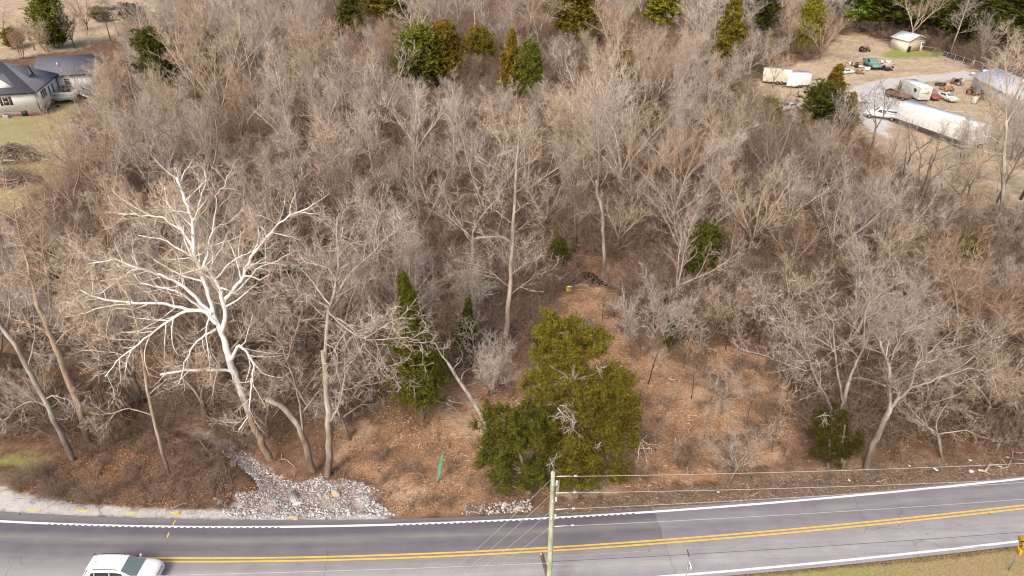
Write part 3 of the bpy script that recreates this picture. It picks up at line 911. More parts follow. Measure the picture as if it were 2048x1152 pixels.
r2 = [
    (0, 0.203, 0.148, 0, 0.3, [(455, 900), (470, 780), (485, 690), (510, 590)]),
    (1, 0.109, 0.031, 0.3, 1.0, [(510, 590), (545, 500), (590, 400), (605, 300), (600, 190), (640, 120), (630, 70)]),
    (1, 0.101, 0.023, 0.2, 0.8, [(480, 720), (455, 570), (430, 440), (425, 330), (420, 220), (370, 190), (330, 120), (310, 60)]),
    (1, 0.094, 0.023, 0.1, -0.6, [(440, 830), (390, 690), (330, 580), (280, 450), (230, 340), (200, 260)]),
    (1, 0.070, 0.023, -0.3, -1.2, [(270, 470), (190, 400), (145, 320), (120, 210), (60, 110)]),
    (1, 0.055, 0.016, -0.2, -0.8, [(265, 510), (230, 470), (150, 490)]),
    (1, 0.055, 0.016, 0.4, 1.6, [(432, 410), (330, 330), (240, 310), (170, 330)]),
    (1, 0.047, 0.016, 0.6, 2.0, [(575, 300), (500, 240), (440, 190)]),
]
traced_tree('bare_tree', 'pale grey tree with three stems rising behind the dark cedar bush', 'tree', (1678, 868), r2, M_LICHEN, M_TWIG, 3.4, 0.7, 0.012, 12, 2.881, (1520, 560), 2, 0.1, tint=(0.88, 0.85, 0.81), sublen=0.32)

# the gnarled pair right of the sycamore (view 500..860 x 420..960 at 2.133)
m1 = [
    (0, 0.255, 0.170, 0, 0.2, [(330, 1135), (338, 1000), (335, 870), (322, 720), (312, 600)]),
    (1, 0.145, 0.068, 0.2, 0.8, [(318, 620), (330, 500), (335, 420), (365, 330), (380, 240), (370, 120), (375, 30)]),
    (1, 0.085, 0.025, 0.5, 1.8, [(345, 400), (430, 260), (520, 190), (590, 110), (640, 80)]),
    (1, 0.085, 0.025, 0.4, -1.0, [(335, 430), (370, 470), (430, 520), (500, 555), (680, 545), (740, 570)]),
    (1, 0.068, 0.017, -0.2, -1.6, [(480, 545), (540, 520), (600, 470), (700, 460)]),
    (1, 0.068, 0.017, 0.2, -1.6, [(325, 570), (365, 590), (370, 680), (390, 740), (375, 830)]),
    (1, 0.085, 0.025, 0.3, 1.4, [(340, 420), (280, 380), (190, 330), (130, 325), (100, 400)]),
    (1, 0.068, 0.021, 0.5, 2.0, [(370, 300), (320, 220), (260, 240), (210, 200), (180, 110)]),
    (1, 0.060, 0.017, 0.5, 2.4, [(378, 200), (430, 130), (440, 60), (500, 10)]),
    (1, 0.060, 0.017, 0.3, -0.8, [(345, 450), (440, 500), (530, 640), (640, 720)]),
    (1, 0.076, 0.025, 0.0, 0.9, [(345, 900), (385, 830), (405, 700), (400, 590), (440, 530), (560, 480)]),
]
traced_tree('bare_tree', 'gnarled pale tree with twisting limbs at the clearing edge above the rocks', 'tree', (655, 952), m1, M_LICHEN, M_TWIG, 4.2, 0.8, 0.0125, 21, 2.133, (500, 420), 2, 0.08, tint=(1.0, 0.96, 0.92), sublen=0.36)
m2 = [
    (0, 0.26, 0.16, 0, 0.3, [(268, 1110), (235, 990), (190, 890), (130, 830), (70, 812)]),
    (1, 0.09, 0.03, 0.2, -0.4, [(225, 960), (215, 830), (180, 720), (150, 600), (130, 560), (60, 520)]),
    (1, 0.08, 0.02, 0.0, -0.8, [(240, 830), (200, 770), (175, 720), (90, 780)]),
    (1, 0.08, 0.02, 0.1, 0.9, [(215, 880), (280, 790), (330, 740)]),
    (1, 0.07, 0.02, 0.1, 0.8, [(160, 640), (190, 540), (230, 420), (200, 330)]),
]
traced_tree('bare_tree', 'bent tree with a broken top leaning left beside the gnarled pale tree', 'tree', (625, 948), m2, M_LICHEN, M_TWIG, 4.0, 0.75, 0.012, 22, 2.133, (500, 420), 2, 0.08, tint=(0.86, 0.78, 0.72), sublen=0.36)

# trees at the left edge, their trunks leaning out of the picture
l1 = [
    (0, 0.255, 0.136, 0, 0.4, [(178, 885), (160, 820), (135, 755), (110, 690), (92, 650), (70, 590)]),
    (1, 0.102, 0.025, 0.4, 1.4, [(70, 590), (55, 530), (40, 470), (28, 420), (10, 350)]),
    (1, 0.085, 0.025, 0.4, 1.8, [(95, 655), (98, 610), (97, 560), (85, 500), (80, 430)]),
    (1, 0.060, 0.017, 0.3, -1.0, [(110, 690), (135, 660), (170, 640), (200, 650)]),
    (1, 0.060, 0.017, 0.3, 1.0, [(105, 680), (75, 650), (30, 640), (-10, 620)]),
    (1, 0.060, 0.017, 0.3, 1.6, [(100, 670), (130, 610), (135, 550), (150, 500)]),
    (1, 0.051, 0.017, 0.4, 1.4, [(60, 560), (30, 540), (-10, 560)]),
]
traced_tree('bare_tree', 'tall tan-barked tree leaning left by the left verge', 'tree', (180, 886), l1, M_BARK, M_TWIG, 4.0, 0.85, 0.0125, 31, None, None, 2, 0.12, tint=(1.12, 0.95, 0.78), sublen=0.40)
l2 = [
    (0, 0.221, 0.128, 0, 0.3, [(145, 918), (120, 865), (85, 790), (50, 725), (15, 670), (-20, 610)]),
    (1, 0.068, 0.017, 0.2, 0.9, [(55, 735), (68, 690), (70, 640), (60, 590)]),
    (1, 0.060, 0.017, 0.2, -0.6, [(90, 800), (110, 790), (140, 800), (150, 810)]),
    (1, 0.068, 0.017, 0.3, 1.4, [(15, 670), (20, 600), (10, 540)]),
    (1, 0.060, 0.017, 0.2, -0.9, [(100, 815), (60, 800), (25, 820), (0, 850)]),
]
traced_tree('bare_tree', 'grey leaning trunk nearest the left edge, in front of the tan-barked tree', 'tree', (145, 920), l2, M_LICHEN, M_TWIG, 4.0, 0.85, 0.0125, 32, None, None, 2, 0.1, tint=(0.92, 0.90, 0.88), sublen=0.40)
l3 = [
    (0, 0.13, 0.08, 0, 0.2, [(341, 958), (318, 880), (302, 815), (290, 760), (283, 700)]),
    (1, 0.06, 0.02, 0.2, 1.0, [(283, 700), (272, 640), (255, 590), (245, 540)]),
    (1, 0.05, 0.02, 0.1, -0.7, [(305, 830), (260, 815), (215, 830), (180, 825)]),
    (1, 0.05, 0.02, 0.1, 0.6, [(298, 790), (330, 760), (360, 750)]),
]
traced_tree('bare_tree', 'slim grey-brown tree between the left verge and the rocky creek', 'tree', (341, 958), l3, M_BARK, M_TWIG, 3.6, 0.75, 0.0115, 33, None, None, 1, 0.1, tint=(0.98, 0.88, 0.78), sublen=0.45)

# the straight pale trunk in the middle of the wood
s1 = [
    (0, 0.255, 0.085, 0, 0.4, [(1012, 702), (1015, 640), (1020, 560), (1025, 470), (1031, 380), (1036, 300)]),
    (1, 0.068, 0.025, 0.4, 0.6, [(1036, 300), (1038, 260), (1040, 225)]),
]
rng_ = np.random.default_rng(5)
for k in range(16):
    t = 0.12 + 0.055 * k
    yy = 640 - t * 380
    xx = 1013 + t * 26
    sgn = -1 if k % 2 else 1
    ln = (90 - 60 * t) * rng_.uniform(0.7, 1.2)
    s1.append((1, 0.05 - 0.02 * t, 0.012, 0.2, rng_.uniform(-2.2, 2.2), [(xx, yy), (xx + sgn * ln * 0.5, yy - ln * 0.42), (xx + sgn * ln, yy - ln * 0.62)]))
traced_tree('bare_tree', 'tall straight pale trunk with short side branches at the middle of the wood', 'tree', (1012, 703), s1, M_LICHEN, M_TWIG, 4.0, 0.7, 0.0115, 41, None, None, 1, 0.12, tint=(1.12, 1.0, 0.90), sublen=0.5)
# forked tree with a dark lower trunk by the creek pool
s2 = [
    (0, 0.204, 0.145, 0, 0.2, [(1206, 560), (1209, 510), (1206, 460), (1205, 420), (1194, 390), (1193, 360)]),
    (1, 0.102, 0.025, 0.2, 0.8, [(1196, 372), (1198, 320), (1196, 270), (1190, 220)]),
    (1, 0.093, 0.025, 0.2, -0.6, [(1194, 380), (1178, 350), (1150, 325), (1128, 310), (1105, 290)]),
    (1, 0.051, 0.017, 0.3, 1.4, [(1200, 375), (1215, 345), (1222, 300)]),
    (1, 0.051, 0.017, 0.2, -0.8, [(1209, 450), (1180, 425), (1160, 424)]),
]
traced_tree('bare_tree', 'forked pale-topped tree with a dark lower trunk beside the creek pool', 'tree', (1206, 561), s2, M_LICHEN, M_TWIG, 3.6, 0.8, 0.012, 42, None, None, 2, 0.12, tint=(0.82, 0.76, 0.72), sublen=0.42)
# the silvery dead snag left of the big cedar
d1 = [
    (0, 0.20, 0.10, 0, 0.3, [(984, 880), (965, 835), (945, 800), (915, 755), (896, 726)]),
    (1, 0.08, 0.04, 0.3, 0.6, [(896, 726), (880, 705), (868, 685)]),
    (1, 0.04, 0.015, 0.3, 0.0, [(905, 740), (925, 715), (920, 690)]),
    (1, 0.04, 0.015, 0.2, -0.4, [(955, 815), (935, 810), (895, 800)]),
    (1, 0.04, 0.015, 0.2, 0.6, [(930, 780), (920, 750), (945, 735)]),
    (1, 0.05, 0.02, 0.1, -0.5, [(940, 852), (915, 822), (893, 806)]),
]
traced_tree('dead_tree', 'silvery dead snag leaning left out of the large double cedar', 'tree', (986, 885), d1, M_DEADWOOD, M_DEADWOOD, 0.9, 0.55, 0.012, 43, None, None, 1, 0.05, tint=(1, 1, 1), sublen=0.3, kids=3)
# pale sycamore and its dark neighbour at the yard's near edge
y1 = [
    (0, 0.260, 0.149, 0, 0.4, [(2003, 425), (2008, 350), (2010, 300), (2012, 240)]),
    (1, 0.124, 0.025, 0.4, 1.0, [(2012, 240), (2014, 180), (2010, 120), (2016, 70)]),
    (1, 0.062, 0.012, 0.3, -1.0, [(2008, 310), (1970, 303), (1930, 292), (1905, 288)]),
    (1, 0.062, 0.012, 0.3, 1.0, [(2008, 290), (1985, 275), (1975, 267), (1950, 240), (1925, 218), (1900, 195)]),
    (1, 0.056, 0.012, 0.3, 2.0, [(2010, 230), (1995, 215), (1965, 200), (1945, 192)]),
    (1, 0.062, 0.019, 0.3, 1.8, [(2012, 250), (2030, 215), (2055, 190)]),
    (1, 0.056, 0.012, 0.3, 0.6, [(2012, 200), (2035, 140), (2040, 90)]),
    (1, 0.050, 0.012, 0.3, 1.2, [(2012, 210), (1995, 150), (1990, 110)]),
]
traced_tree('white_sycamore', 'tall pale sycamore at the near edge of the junk yard', 'sycamore', (2003, 428), y1, M_LICHEN, M_TWIG, 2.2, 1.0, 0.013, 51, None, None, 1, 0.1, sublen=0.3, tint=(1.15, 1.12, 1.06))
y2 = [
    (0, 0.34, 0.16, 0, 0.3, [(1840, 418), (1848, 380), (1858, 345), (1866, 310)]),
    (1, 0.14, 0.04, 0.3, 0.4, [(1850, 385), (1858, 362), (1880, 345), (1915, 328), (1935, 326)]),
    (1, 0.09, 0.02, 0.2, -0.5, [(1835, 415), (1848, 388), (1870, 384), (1893, 392), (1910, 402)]),
    (1, 0.10, 0.03, 0.1, 1.2, [(1842, 405), (1838, 350), (1842, 305), (1830, 285), (1822, 262)]),
    (1, 0.07, 0.02, 0.3, 1.0, [(1842, 308), (1856, 292), (1866, 270)]),
]
traced_tree('bare_tree', 'dark broken-topped tree with an arching limb below the white semi trailer', 'tree', (1840, 420), y2, M_BARK, M_TWIG, 0.9, 0.9, 0.015, 52, None, None, 1, 0.1, tint=(0.42, 0.37, 0.33), sublen=0.3)
y3 = [
    (0, 0.24, 0.12, 0, 0.2, [(1737, 330), (1742, 300), (1750, 265), (1752, 245)]),
    (1, 0.08, 0.02, 0.2, 1.0, [(1752, 250), (1735, 215), (1722, 195)]),
    (1, 0.09, 0.02, 0.2, 0.8, [(1752, 250), (1748, 215), (1750, 180)]),
    (1, 0.09, 0.02, 0.2, -0.6, [(1750, 262), (1768, 230), (1785, 205), (1790, 185)]),
    (1, 0.08, 0.02, 0.2, 0.8, [(1766, 235), (1770, 200), (1765, 175)]),
]
traced_tree('bare_tree', 'dark many-limbed tree standing before the white pickup truck in the yard', 'tree', (1737, 332), y3, M_BARK, M_TWIG, 1.4, 1.0, 0.016, 53, None, None, 2, 0.15, tint=(0.50, 0.46, 0.43), sublen=0.35)

# ------------------------------------------------------------ evergreens
def sprays(rng, geo, tips, axes, k, alen, L, r, flat=0.6):
    """Each tip carries a spray: short leafy spikes along an axis."""
    N = len(tips)
    idx = np.repeat(np.arange(N), k)
    f = rng.uniform(-0.2, 1.0, N * k)[:, None]
    p = tips[idx] - axes[idx] * alen * f + rng.normal(0, 0.05, (N * k, 3))
    d = unit(axes[idx] * 0.75 + rng.normal(0, flat, (N * k, 3)))
    ln = L * rng.uniform(0.55, 1.3, N * k)[:, None]
    geo.spikes(p, p + d * ln, r * rng.uniform(0.7, 1.3, N * k))

def cedar_mesh(seed, H, R, z0, prof, nb, tips_per, k, alen=0.5, L=0.26, r=0.035, rise=0.35, bark=None, foliage=None):
    rng = np.random.default_rng(seed)
    gt, gc = Geo(), Geo()
    P, RR = limb(rng, (0, 0, -0.3), (rng.normal(0, .03), rng.normal(0, .03), 1), H + 0.2, 8, 0.025, 0.05, H * 0.015, 0.02, 0, [])
    gt.tube(P, RR, 7)
    az = 0
    tips, axes = [], []
    for i in range(nb):
        u = (i + rng.uniform(0, 1)) / nb
        z = z0 + (H - z0) * u
        rad = R * prof(u) * rng.uniform(0.6, 1.15)
        az += 2.4 + rng.normal(0, .5)
        t = np.interp(z, P[:, 2], np.arange(len(P)))
        j = min(int(t), len(P) - 2)
        base = P[j] + (P[j + 1] - P[j]) * (t - j)
        rs = rise + 0.9 * u ** 3 + rng.normal(0, 0.12)
        d = unit([math.cos(az), math.sin(az), rs])
        tip = base + d * rad
        if rad > 0.25:
            gt.tube([base, base + d * rad * 0.5 + [0, 0, -0.04 * rad], tip], [0.012 + 0.018 * rad, 0.008 + 0.01 * rad, 0.008], 3, False)
        n = max(2, int(tips_per * (0.4 + rad / R)))
        f = rng.uniform(0.25, 1.0, n) ** 0.7
        q = base + (tip - base) * f[:, None] + rng.normal(0, 0.16 * rad + 0.05, (n, 3))
        tips.append(q)
        axes.append(unit(d * 0.8 + rng.normal(0, 0.5, (n, 3)) + np.array([0, 0, 0.3])))
    sprays(rng, gc, np.vstack(tips), np.vstack(axes), k, alen, L, r)
    return gt.mesh('trunk', bark or M_CEDARBARK, True), gc.mesh('crown', foliage or M_CEDAR)

cone = lambda u: max(0.05, (1 - u) ** 0.8 * min(1, 0.45 + u * 3))
oval = lambda u: max(0.08, math.sin(math.pi * min(1, 0.12 + 0.88 * u)) ** 0.6)
column = lambda u: max(0.08, (1 - u ** 2.2) * min(1, 0.6 + u * 2))
EVERGREEN = {
    'cone': [(*cedar_mesh(301 + k, 9, 2.3, 0.5, cone, 90, 16, 16, 0.6, 0.30, 0.046), 9, 2.3) for k in range(2)],
    'oval': [(*cedar_mesh(311 + k, 8, 2.6, 0.7, oval, 90, 16, 16, 0.6, 0.32, 0.048), 8, 2.6) for k in range(2)],
    'pine': [(*cedar_mesh(321 + k, 16, 3.6, 3.0, cone, 90, 14, 16, 0.8, 0.55, 0.075, 0.15), 16, 3.6) for k in range(2)],
}
GREEN_TINTS = {'green': (1.0, 1.15, 1.0), 'dark green': (0.55, 0.64, 0.56), 'olive': (1.25, 1.12, 0.85), 'bronze': (1.5, 1.12, 0.8), 'yellow-green': (1.9, 1.85, 1.2), 'bright green': (1.1, 1.7, 1.0)}

def place_cedar(px, top, bot, wpx, kind, tint, label, name='cedar_tree', cat='cedar', group=None, back=0.0):
    B = G(px, bot)
    B[1] += back
    B[0] *= B[1] / (B[1] - back) if back else 1
    zt = PY(px, top, B[1])[2]
    B[2] = gz(B[0], B[1])
    dep = B[1] * math.cos(PITCH) + CAM_H * math.sin(PITCH)
    w = wpx / FPX * dep
    T = EVERGREEN[kind]
    t, c, H, R = T[int(RNG.integers(len(T)))]
    r = thing(name, label, cat, B, RNG.uniform(0, 6.28), group)
    hs = max(0.2, (zt - B[2]) / H)
    r.scale = (1.35 * w / (2 * R), 1.35 * w / (2 * R), hs)
    a, b = add('trunk', t, r), add('crown', c, r)
    b.color = (*(np.array(GREEN_TINTS[tint]) * RNG.uniform(0.92, 1.08)), 1)
    return r

CEDARS = [
    (838, 55, 178, 74, 'oval', 'green', 'green cedar with its bronze neighbour in the upper middle of the wood'),
    (888, 50, 172, 66, 'oval', 'bronze', 'bronze-tinged cedar right of the green cedar in the upper middle of the wood'),
    (818, 95, 190, 46, 'cone', 'dark green', 'dark cedar half hidden at the left foot of the green cedar'),
    (1022, 58, 190, 46, 'cone', 'bronze', 'bronze narrow cedar above the tall straight pale trunk'),
    (1060, 88, 200, 48, 'oval', 'green', 'green cedar touching the bronze narrow cedar on its right'),
    (692, -15, 92, 56, 'cone', 'dark green', 'dark green cedar high on the left half of the wood'),
    (775, -55, 48, 84, 'oval', 'olive', 'olive cedar at the top edge above the bronze-tinged pair'),
    (965, 55, 135, 46, 'oval', 'olive', 'small olive cedar between the bronze-tinged pair and the bronze narrow cedar'),
    (1150, -50, 92, 76, 'oval', 'olive', 'broad olive cedar at the top edge, middle of the wood'),
    (1322, -70, 70, 66, 'pine', 'yellow-green', 'bright yellow-green pine at the top edge of the picture'),
    (1446, -20, 125, 56, 'cone', 'olive', 'slim olive cedar behind the pale upper sycamore'),
    (1505, -50, 80, 66, 'oval', 'dark green', 'dark rounded cedar at the top edge right of the slim olive cedar'),
    (1612, 0, 112, 42, 'oval', 'yellow-green', 'yellowish cedar standing among bare trees left of the shed'),
    (1712, -75, 62, 92, 'pine', 'bright green', 'bright green pine at the top edge left of the shed'),
    (1652, 128, 236, 60, 'cone', 'bronze', 'bronze-topped cedar in front of the white cargo trailer'),
    (1632, 172, 262, 70, 'oval', 'dark green', 'dark spreading cedar at the foot of the bronze-topped cedar'),
    (1690, 186, 268, 44, 'cone', 'olive', 'small olive cedar beside the gravel lane of the yard'),
    (110, -5, 96, 56, 'oval', 'green', 'green cedar behind the grey-roofed house'),
    (30, 58, 96, 32, 'oval', 'olive', 'small olive cedar left of the green cedar behind the house'),
    (205, 14, 44, 30, 'oval', 'green', 'small green cedar near the dark trailer at the top left'),
    (272, 8, 46, 40, 'oval', 'dark green', 'low dark cedar right of the orange machine at the top left'),
    (330, 62, 178, 60, 'oval', 'dark green', 'dark cedar behind pale branches right of the house'),
    (1420, 96, 150, 32, 'cone', 'green', 'small green cedar in the bare wood left of the cream trailer'),
    (1452, 160, 222, 42, 'oval', 'olive', 'olive cedar in the bare wood below the cream trailer'),
    (1392, 455, 575, 60, 'oval', 'dark green', 'ivy-green cedar beneath a leaning dark trunk, right of the creek pool'),
    (1112, 482, 552, 36, 'oval', 'dark green', 'small green cedar above the yellow posted sign'),
    (930, 600, 715, 38, 'cone', 'dark green', 'dark thin cedar between the cone-shaped cedar and the straight pale trunk'),
    (540, 500, 605, 62, 'oval', 'dark green', 'dark green cedar behind the right limbs of the white sycamore'),
    (128, 500, 600, 52, 'oval', 'dark green', 'green cedar behind the tan-barked tree at the left'),
    (1196, 180, 262, 34, 'cone', 'dark green', 'dark little cedar in the bare wood below the broad olive cedar'),
    (1912, 478, 548, 40, 'oval', 'dark green', 'low green cedar in brush at the right, below the dry field'),
    (1650, 352, 420, 30, 'oval', 'dark green', 'small green cedar in brush below the yard'),
    (1335, 640, 700, 20, 'oval', 'dark green', 'tiny dark cedar at the far edge of the clearing'),
    (1250, 100, 190, 34, 'oval', 'olive', 'olive cedar amid bare crowns below the yellow-green pine'),
    (705, -40, 60, 44, 'cone', 'green', 'green cedar behind the dark green cedar high on the left half'),
    (1085, 640, 700, 40, 'cone', 'dark green', 'dark sapling cedar behind the top of the large double cedar'),
    (600, 120, 190, 34, 'oval', 'olive', 'olive cedar deep in the left half of the wood'),
    (250, 500, 585, 40, 'oval', 'olive', 'olive cedar under the left limbs of the white sycamore'),
    (1530, 200, 262, 40, 'oval', 'olive', 'olive cedar in front of the cream trailer'),
    (1290, 215, 292, 40, 'oval', 'olive', 'olive cedar at the heart of the bare wood'),
    (420, 60, 140, 40, 'oval', 'olive', 'olive cedar in bare crowns right of the house'),
]
for px, top, bot, w, kind, tint, label in CEDARS:
    place_cedar(px, top, bot, w, kind, tint, label, 'pine_tree' if kind == 'pine' else 'cedar_tree', 'pine' if kind == 'pine' else 'cedar', 'evergreens scattered through the wood')
# the dark pines behind the shed
dk = [(1755, -80, 66, 84), (1802, -85, 74, 92), (1850, -80, 84, 92), (1900, -70, 96, 84), (1950, -70, 104, 84), (2000, -60, 112, 86), (2050, -60, 122, 90), (1825, -60, 60, 90), (1880, -60, 70, 90)]
words_ = ['first', 'second', 'third', 'fourth', 'fifth', 'sixth', 'seventh']
for i, (px, top, bot, w) in enumerate(dk):
    lab = f'dark pine behind the chain-link fence, {words_[i]} from the left in its front row' if i < 7 else ('dark pine in the second row, straight behind the shed roof' if i == 7 else 'dark pine in the second row, right of the shed roof')
    place_cedar(px, top, bot, w, 'pine', 'dark green', lab, 'pine_tree', 'pine', 'dark pines behind the shed')

# the cone-shaped cedar in the clearing
B = G(845, 838); B[2] = gz(B[0], B[1])
Hc = PY(852, 546, B[1])[2] - B[2]
profc = lambda u: max(0.04, (1 - u) ** 0.85 * min(1.0, 0.55 + u * 2.8) * (0.92 + 0.10 * math.sin(u * 17)))
t, c = cedar_mesh(401, Hc, 2.9, 2.3, profc, 230, 20, 20, 0.5, 0.20, 0.022, 0.25)
r = thing('cedar_tree', 'cone-shaped green cedar with a bare lower trunk standing alone in the clearing', 'cedar', B, 0.4)
add('trunk', t, r); o = add('crown', c, r); o.color = (1.10, 1.20, 0.92, 1)

# the large double cedar by the road: trunks, limbs and lobes of foliage
def lobed_cedar(name, label, base, trunks, lobes, seed, tint, dead=(), k=24, L=0.18, rr=0.0175, tips_per_m2=25, split_at=None):
    rng = np.random.default_rng(seed)
    B = G(*base); B[2] = gz(B[0], B[1])
    gt, gc, gd = Geo(), Geo(), Geo()
    TP = []
    for r0, r1, d0, d1, pts in trunks:
        P = np.array([PY(px, py, B[1] + d0 + (d1 - d0) * i / (len(pts) - 1)) for i, (px, py) in enumerate(pts)]) - B
        gt.tube(P, np.linspace(r0, r1, len(P)), 8)
        TP.append(P)
    allp = np.vstack(TP)
    dep = B[1] * math.cos(PITCH) + CAM_H * math.sin(PITCH)
    gl_, gu_ = Geo(), Geo()
    for px, py, rx, ry, dy in lobes:
        C = PY(px, py, B[1] + dy) - B
        a, b = rx / FPX * dep, ry / FPX * dep
        cand = allp[allp[:, 2] < C[2] + 0.3]
        root = cand[np.argmin(np.linalg.norm(cand - C, axis=1))] if len(cand) else allp[0]
        gt.tube([root, (root + C) / 2 + rng.normal(0, .1, 3), C], [0.09, 0.06, 0.04], 5, False)
        n = int(4 * a * b * tips_per_m2) + 20
        subs_ = 7
        sc_ = C + unit(rng.normal(0, 1, (subs_, 3))) * rng.uniform(0.45, 0.95, (subs_, 1)) * np.array([a, 0.85 * (a + b) / 2, b])
        w_ = np.concatenate([sc_, C[None]])
        pick = rng.integers(0, subs_ + 1, n)
        q = unit(rng.normal(0, 1, (n, 3)) + np.array([0, 0, 0.15]))
        rad = rng.uniform(0.3, 1.0, n)[:, None] ** 0.6
        fsz = np.where(pick == subs_, 0.62, 0.44)[:, None]
        tips = w_[pick] + q * rad * fsz * (1 + 0.3 * np.sin(q[:, :1] * 5 + px)) * np.array([a, 0.85 * (a + b) / 2, b])
        for tp in tips[::24]:
            gt.tube([C + (tp - C) * 0.15, (C + tp) / 2 + [0, 0, -0.05], tp], [0.03, 0.02, 0.008], 3, False)
        axes = unit(q * 0.8 + rng.normal(0, 0.35, (n, 3)) + np.array([0, 0, 0.35]))
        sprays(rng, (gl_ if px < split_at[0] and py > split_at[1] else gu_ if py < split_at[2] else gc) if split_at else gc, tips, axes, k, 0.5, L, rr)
    r = thing(name, label, 'cedar', B)
    add('trunk', gt.mesh('trunk', M_CEDARBARK, True), r)
    o = add('crown', gc.mesh('crown', M_CEDAR), r)
    o.color = (*tint, 1)
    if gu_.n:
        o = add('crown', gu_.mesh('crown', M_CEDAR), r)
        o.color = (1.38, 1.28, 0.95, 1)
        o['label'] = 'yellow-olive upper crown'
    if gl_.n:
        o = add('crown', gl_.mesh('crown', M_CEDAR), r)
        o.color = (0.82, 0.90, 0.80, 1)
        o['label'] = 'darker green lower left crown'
    if dead:
        for px, py, dy, L_, n in dead:
            P0 = PY(px, py, B[1] + dy) - B
            out = []
            for j in range(n):
                d = unit(np.array([rng.normal(0, .8), -0.5, rng.normal(-0.25, 0.6)]))
                Q, RR = limb(rng, P0 + rng.normal(0, .25, 3) - d * 0.3, d, L_ * rng.uniform(.6, 1.2), 5, 0.22, -0.02, 0.028, 0.01, 1, out)
                branches(rng, Q, RR, 5, 0.25, 0.95, 0.8, L_ * 0.4, 0.2, 0, 2, out, 2, minr=0.011)
            gd = None
            for P, R, lv in out:
                if lv == 1:
                    if gd:
                        add('dead_branch', gd.mesh('dead_branch', M_DEADWOOD), r)
                    gd = Geo()
                gd.tube(P, R, 4, False)
            add('dead_branch', gd.mesh('dead_branch', M_DEADWOOD), r)
    return r

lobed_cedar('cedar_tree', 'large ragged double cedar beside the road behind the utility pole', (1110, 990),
    [(0.26, 0.10, -0.3, 0.8, [(1152, 992), (1150, 930), (1148, 860), (1146, 780), (1148, 705), (1130, 665)]),
     (0.20, 0.08, -0.5, -0.2, [(1058, 985), (1050, 945), (1036, 890), (1030, 850)]),
     (0.10, 0.04, 0.2, 0.8, [(1148, 760), (1175, 720), (1190, 690)])],
    [(1095, 652, 30, 26, 1.2), (1128, 668, 34, 30, 0.9), (1112, 700, 40, 18, 1.0), (1178, 672, 26, 22, 1.2), (1190, 705, 30, 20, 1.0), (1215, 740, 28, 24, 0.8),
     (1160, 742, 24, 22, 0.5), (1118, 758, 40, 22, 0.2), (1092, 785, 34, 26, 0.0), (1200, 772, 42, 34, 0.4), (1248, 770, 36, 30, 0.6), (1262, 812, 28, 26, 0.3),
     (1190, 820, 46, 36, -0.5), (1235, 845, 46, 38, -0.3), (1165, 800, 26, 30, -0.8),
     (1010, 830, 40, 34, -0.4), (1045, 838, 38, 36, -0.6), (978, 850, 32, 34, -0.2), (1000, 890, 44, 40, -0.6), (1050, 890, 44, 44, -1.0), (985, 925, 28, 24, -0.4),
     (1010, 942, 36, 26, -0.5), (1062, 935, 40, 30, -0.8), (1105, 895, 34, 36, -0.2), (1160, 880, 44, 40, -0.7), (1215, 895, 46, 36, -0.5), (1185, 930, 46, 28, -0.7), (1235, 930, 34, 22, -0.4), (1130, 930, 28, 26, 0.0), (1100, 845, 34, 30, 0.6), (1110, 880, 40, 40, 0.6), (1085, 925, 30, 26, -0.3), (1180, 958, 44, 20, -0.6), (1235, 948, 34, 18, -0.4), (1012, 966, 30, 16, -0.5), (1060, 960, 30, 18, -0.8), (1270, 860, 26, 34, 0.2), (1145, 705, 28, 24, 0.7), (1135, 790, 44, 40, 0.5), (1140, 850, 46, 44, 0.2), (1120, 915, 44, 40, 0.2), (1160, 935, 50, 36, -0.3), (1080, 860, 44, 40, 0.2), (1065, 815, 34, 28, 0.3), (1075, 960, 44, 26, -0.2), (1130, 962, 46, 24, 0.0), (1225, 800, 44, 44, 0.6), (1210, 860, 44, 44, 0.4), (1165, 700, 34, 30, 1.1), (1140, 740, 40, 30, 0.8), (985, 890, 36, 40, 0.2), (1035, 860, 44, 40, 0.4), (1082, 722, 34, 30, 0.9), (1072, 755, 36, 30, 0.6), (1108, 735, 36, 30, 0.9), (1125, 700, 44, 36, 1.2), (1160, 680, 40, 36, 1.3), (1195, 680, 30, 28, 1.3), (1090, 668, 32, 34, 1.3), (1130, 650, 34, 26, 1.4), (1230, 745, 36, 34, 0.9)],
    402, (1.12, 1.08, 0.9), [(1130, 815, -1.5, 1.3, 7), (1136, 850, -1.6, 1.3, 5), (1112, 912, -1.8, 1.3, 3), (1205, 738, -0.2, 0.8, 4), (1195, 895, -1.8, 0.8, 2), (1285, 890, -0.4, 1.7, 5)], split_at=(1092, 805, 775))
lobed_cedar('cedar_bush', 'dark low cedar bush at the right verge beside the leaning grey tree', (1672, 936),
    [(0.14, 0.06, 0, 0.1, [(1656, 940), (1660, 880), (1668, 830)]), (0.13, 0.05, 0, 0.1, [(1684, 940), (1684, 890), (1690, 850)])],
    [(1668, 830, 30, 22, 0.1), (1648, 868, 28, 24, 0.0), (1690, 872, 30, 26, 0.0), (1662, 905, 34, 22, -0.2), (1700, 900, 20, 20, 0.1), (1632, 895, 20, 18, 0.1)],
    403, (0.45, 0.42, 0.45), [(1650, 840, -0.6, 1.0, 4)], tips_per_m2=34)

# ------------------------------------------------------------ the wood: one tree at a time where trees can be told apart
TOP_LIMIT = ([0, 60, 105, 150, 185, 215, 260, 320, 360, 1440, 1490, 1530, 1600, 1690, 1745, 1820, 1900, 2048], [432, 415, 345, 245, 200, 150, 60, -60, -400, -400, 90, 172, 205, 245, 285, 345, 375, 395])
KEEP_OUT = [P_MULCH, P_LAWN, P_YARD, P_RIPRAP, P_GRAVEL, P_RUST, P_LGRASS, P_VERGE]
P_RUST_DEEP = P_RUST

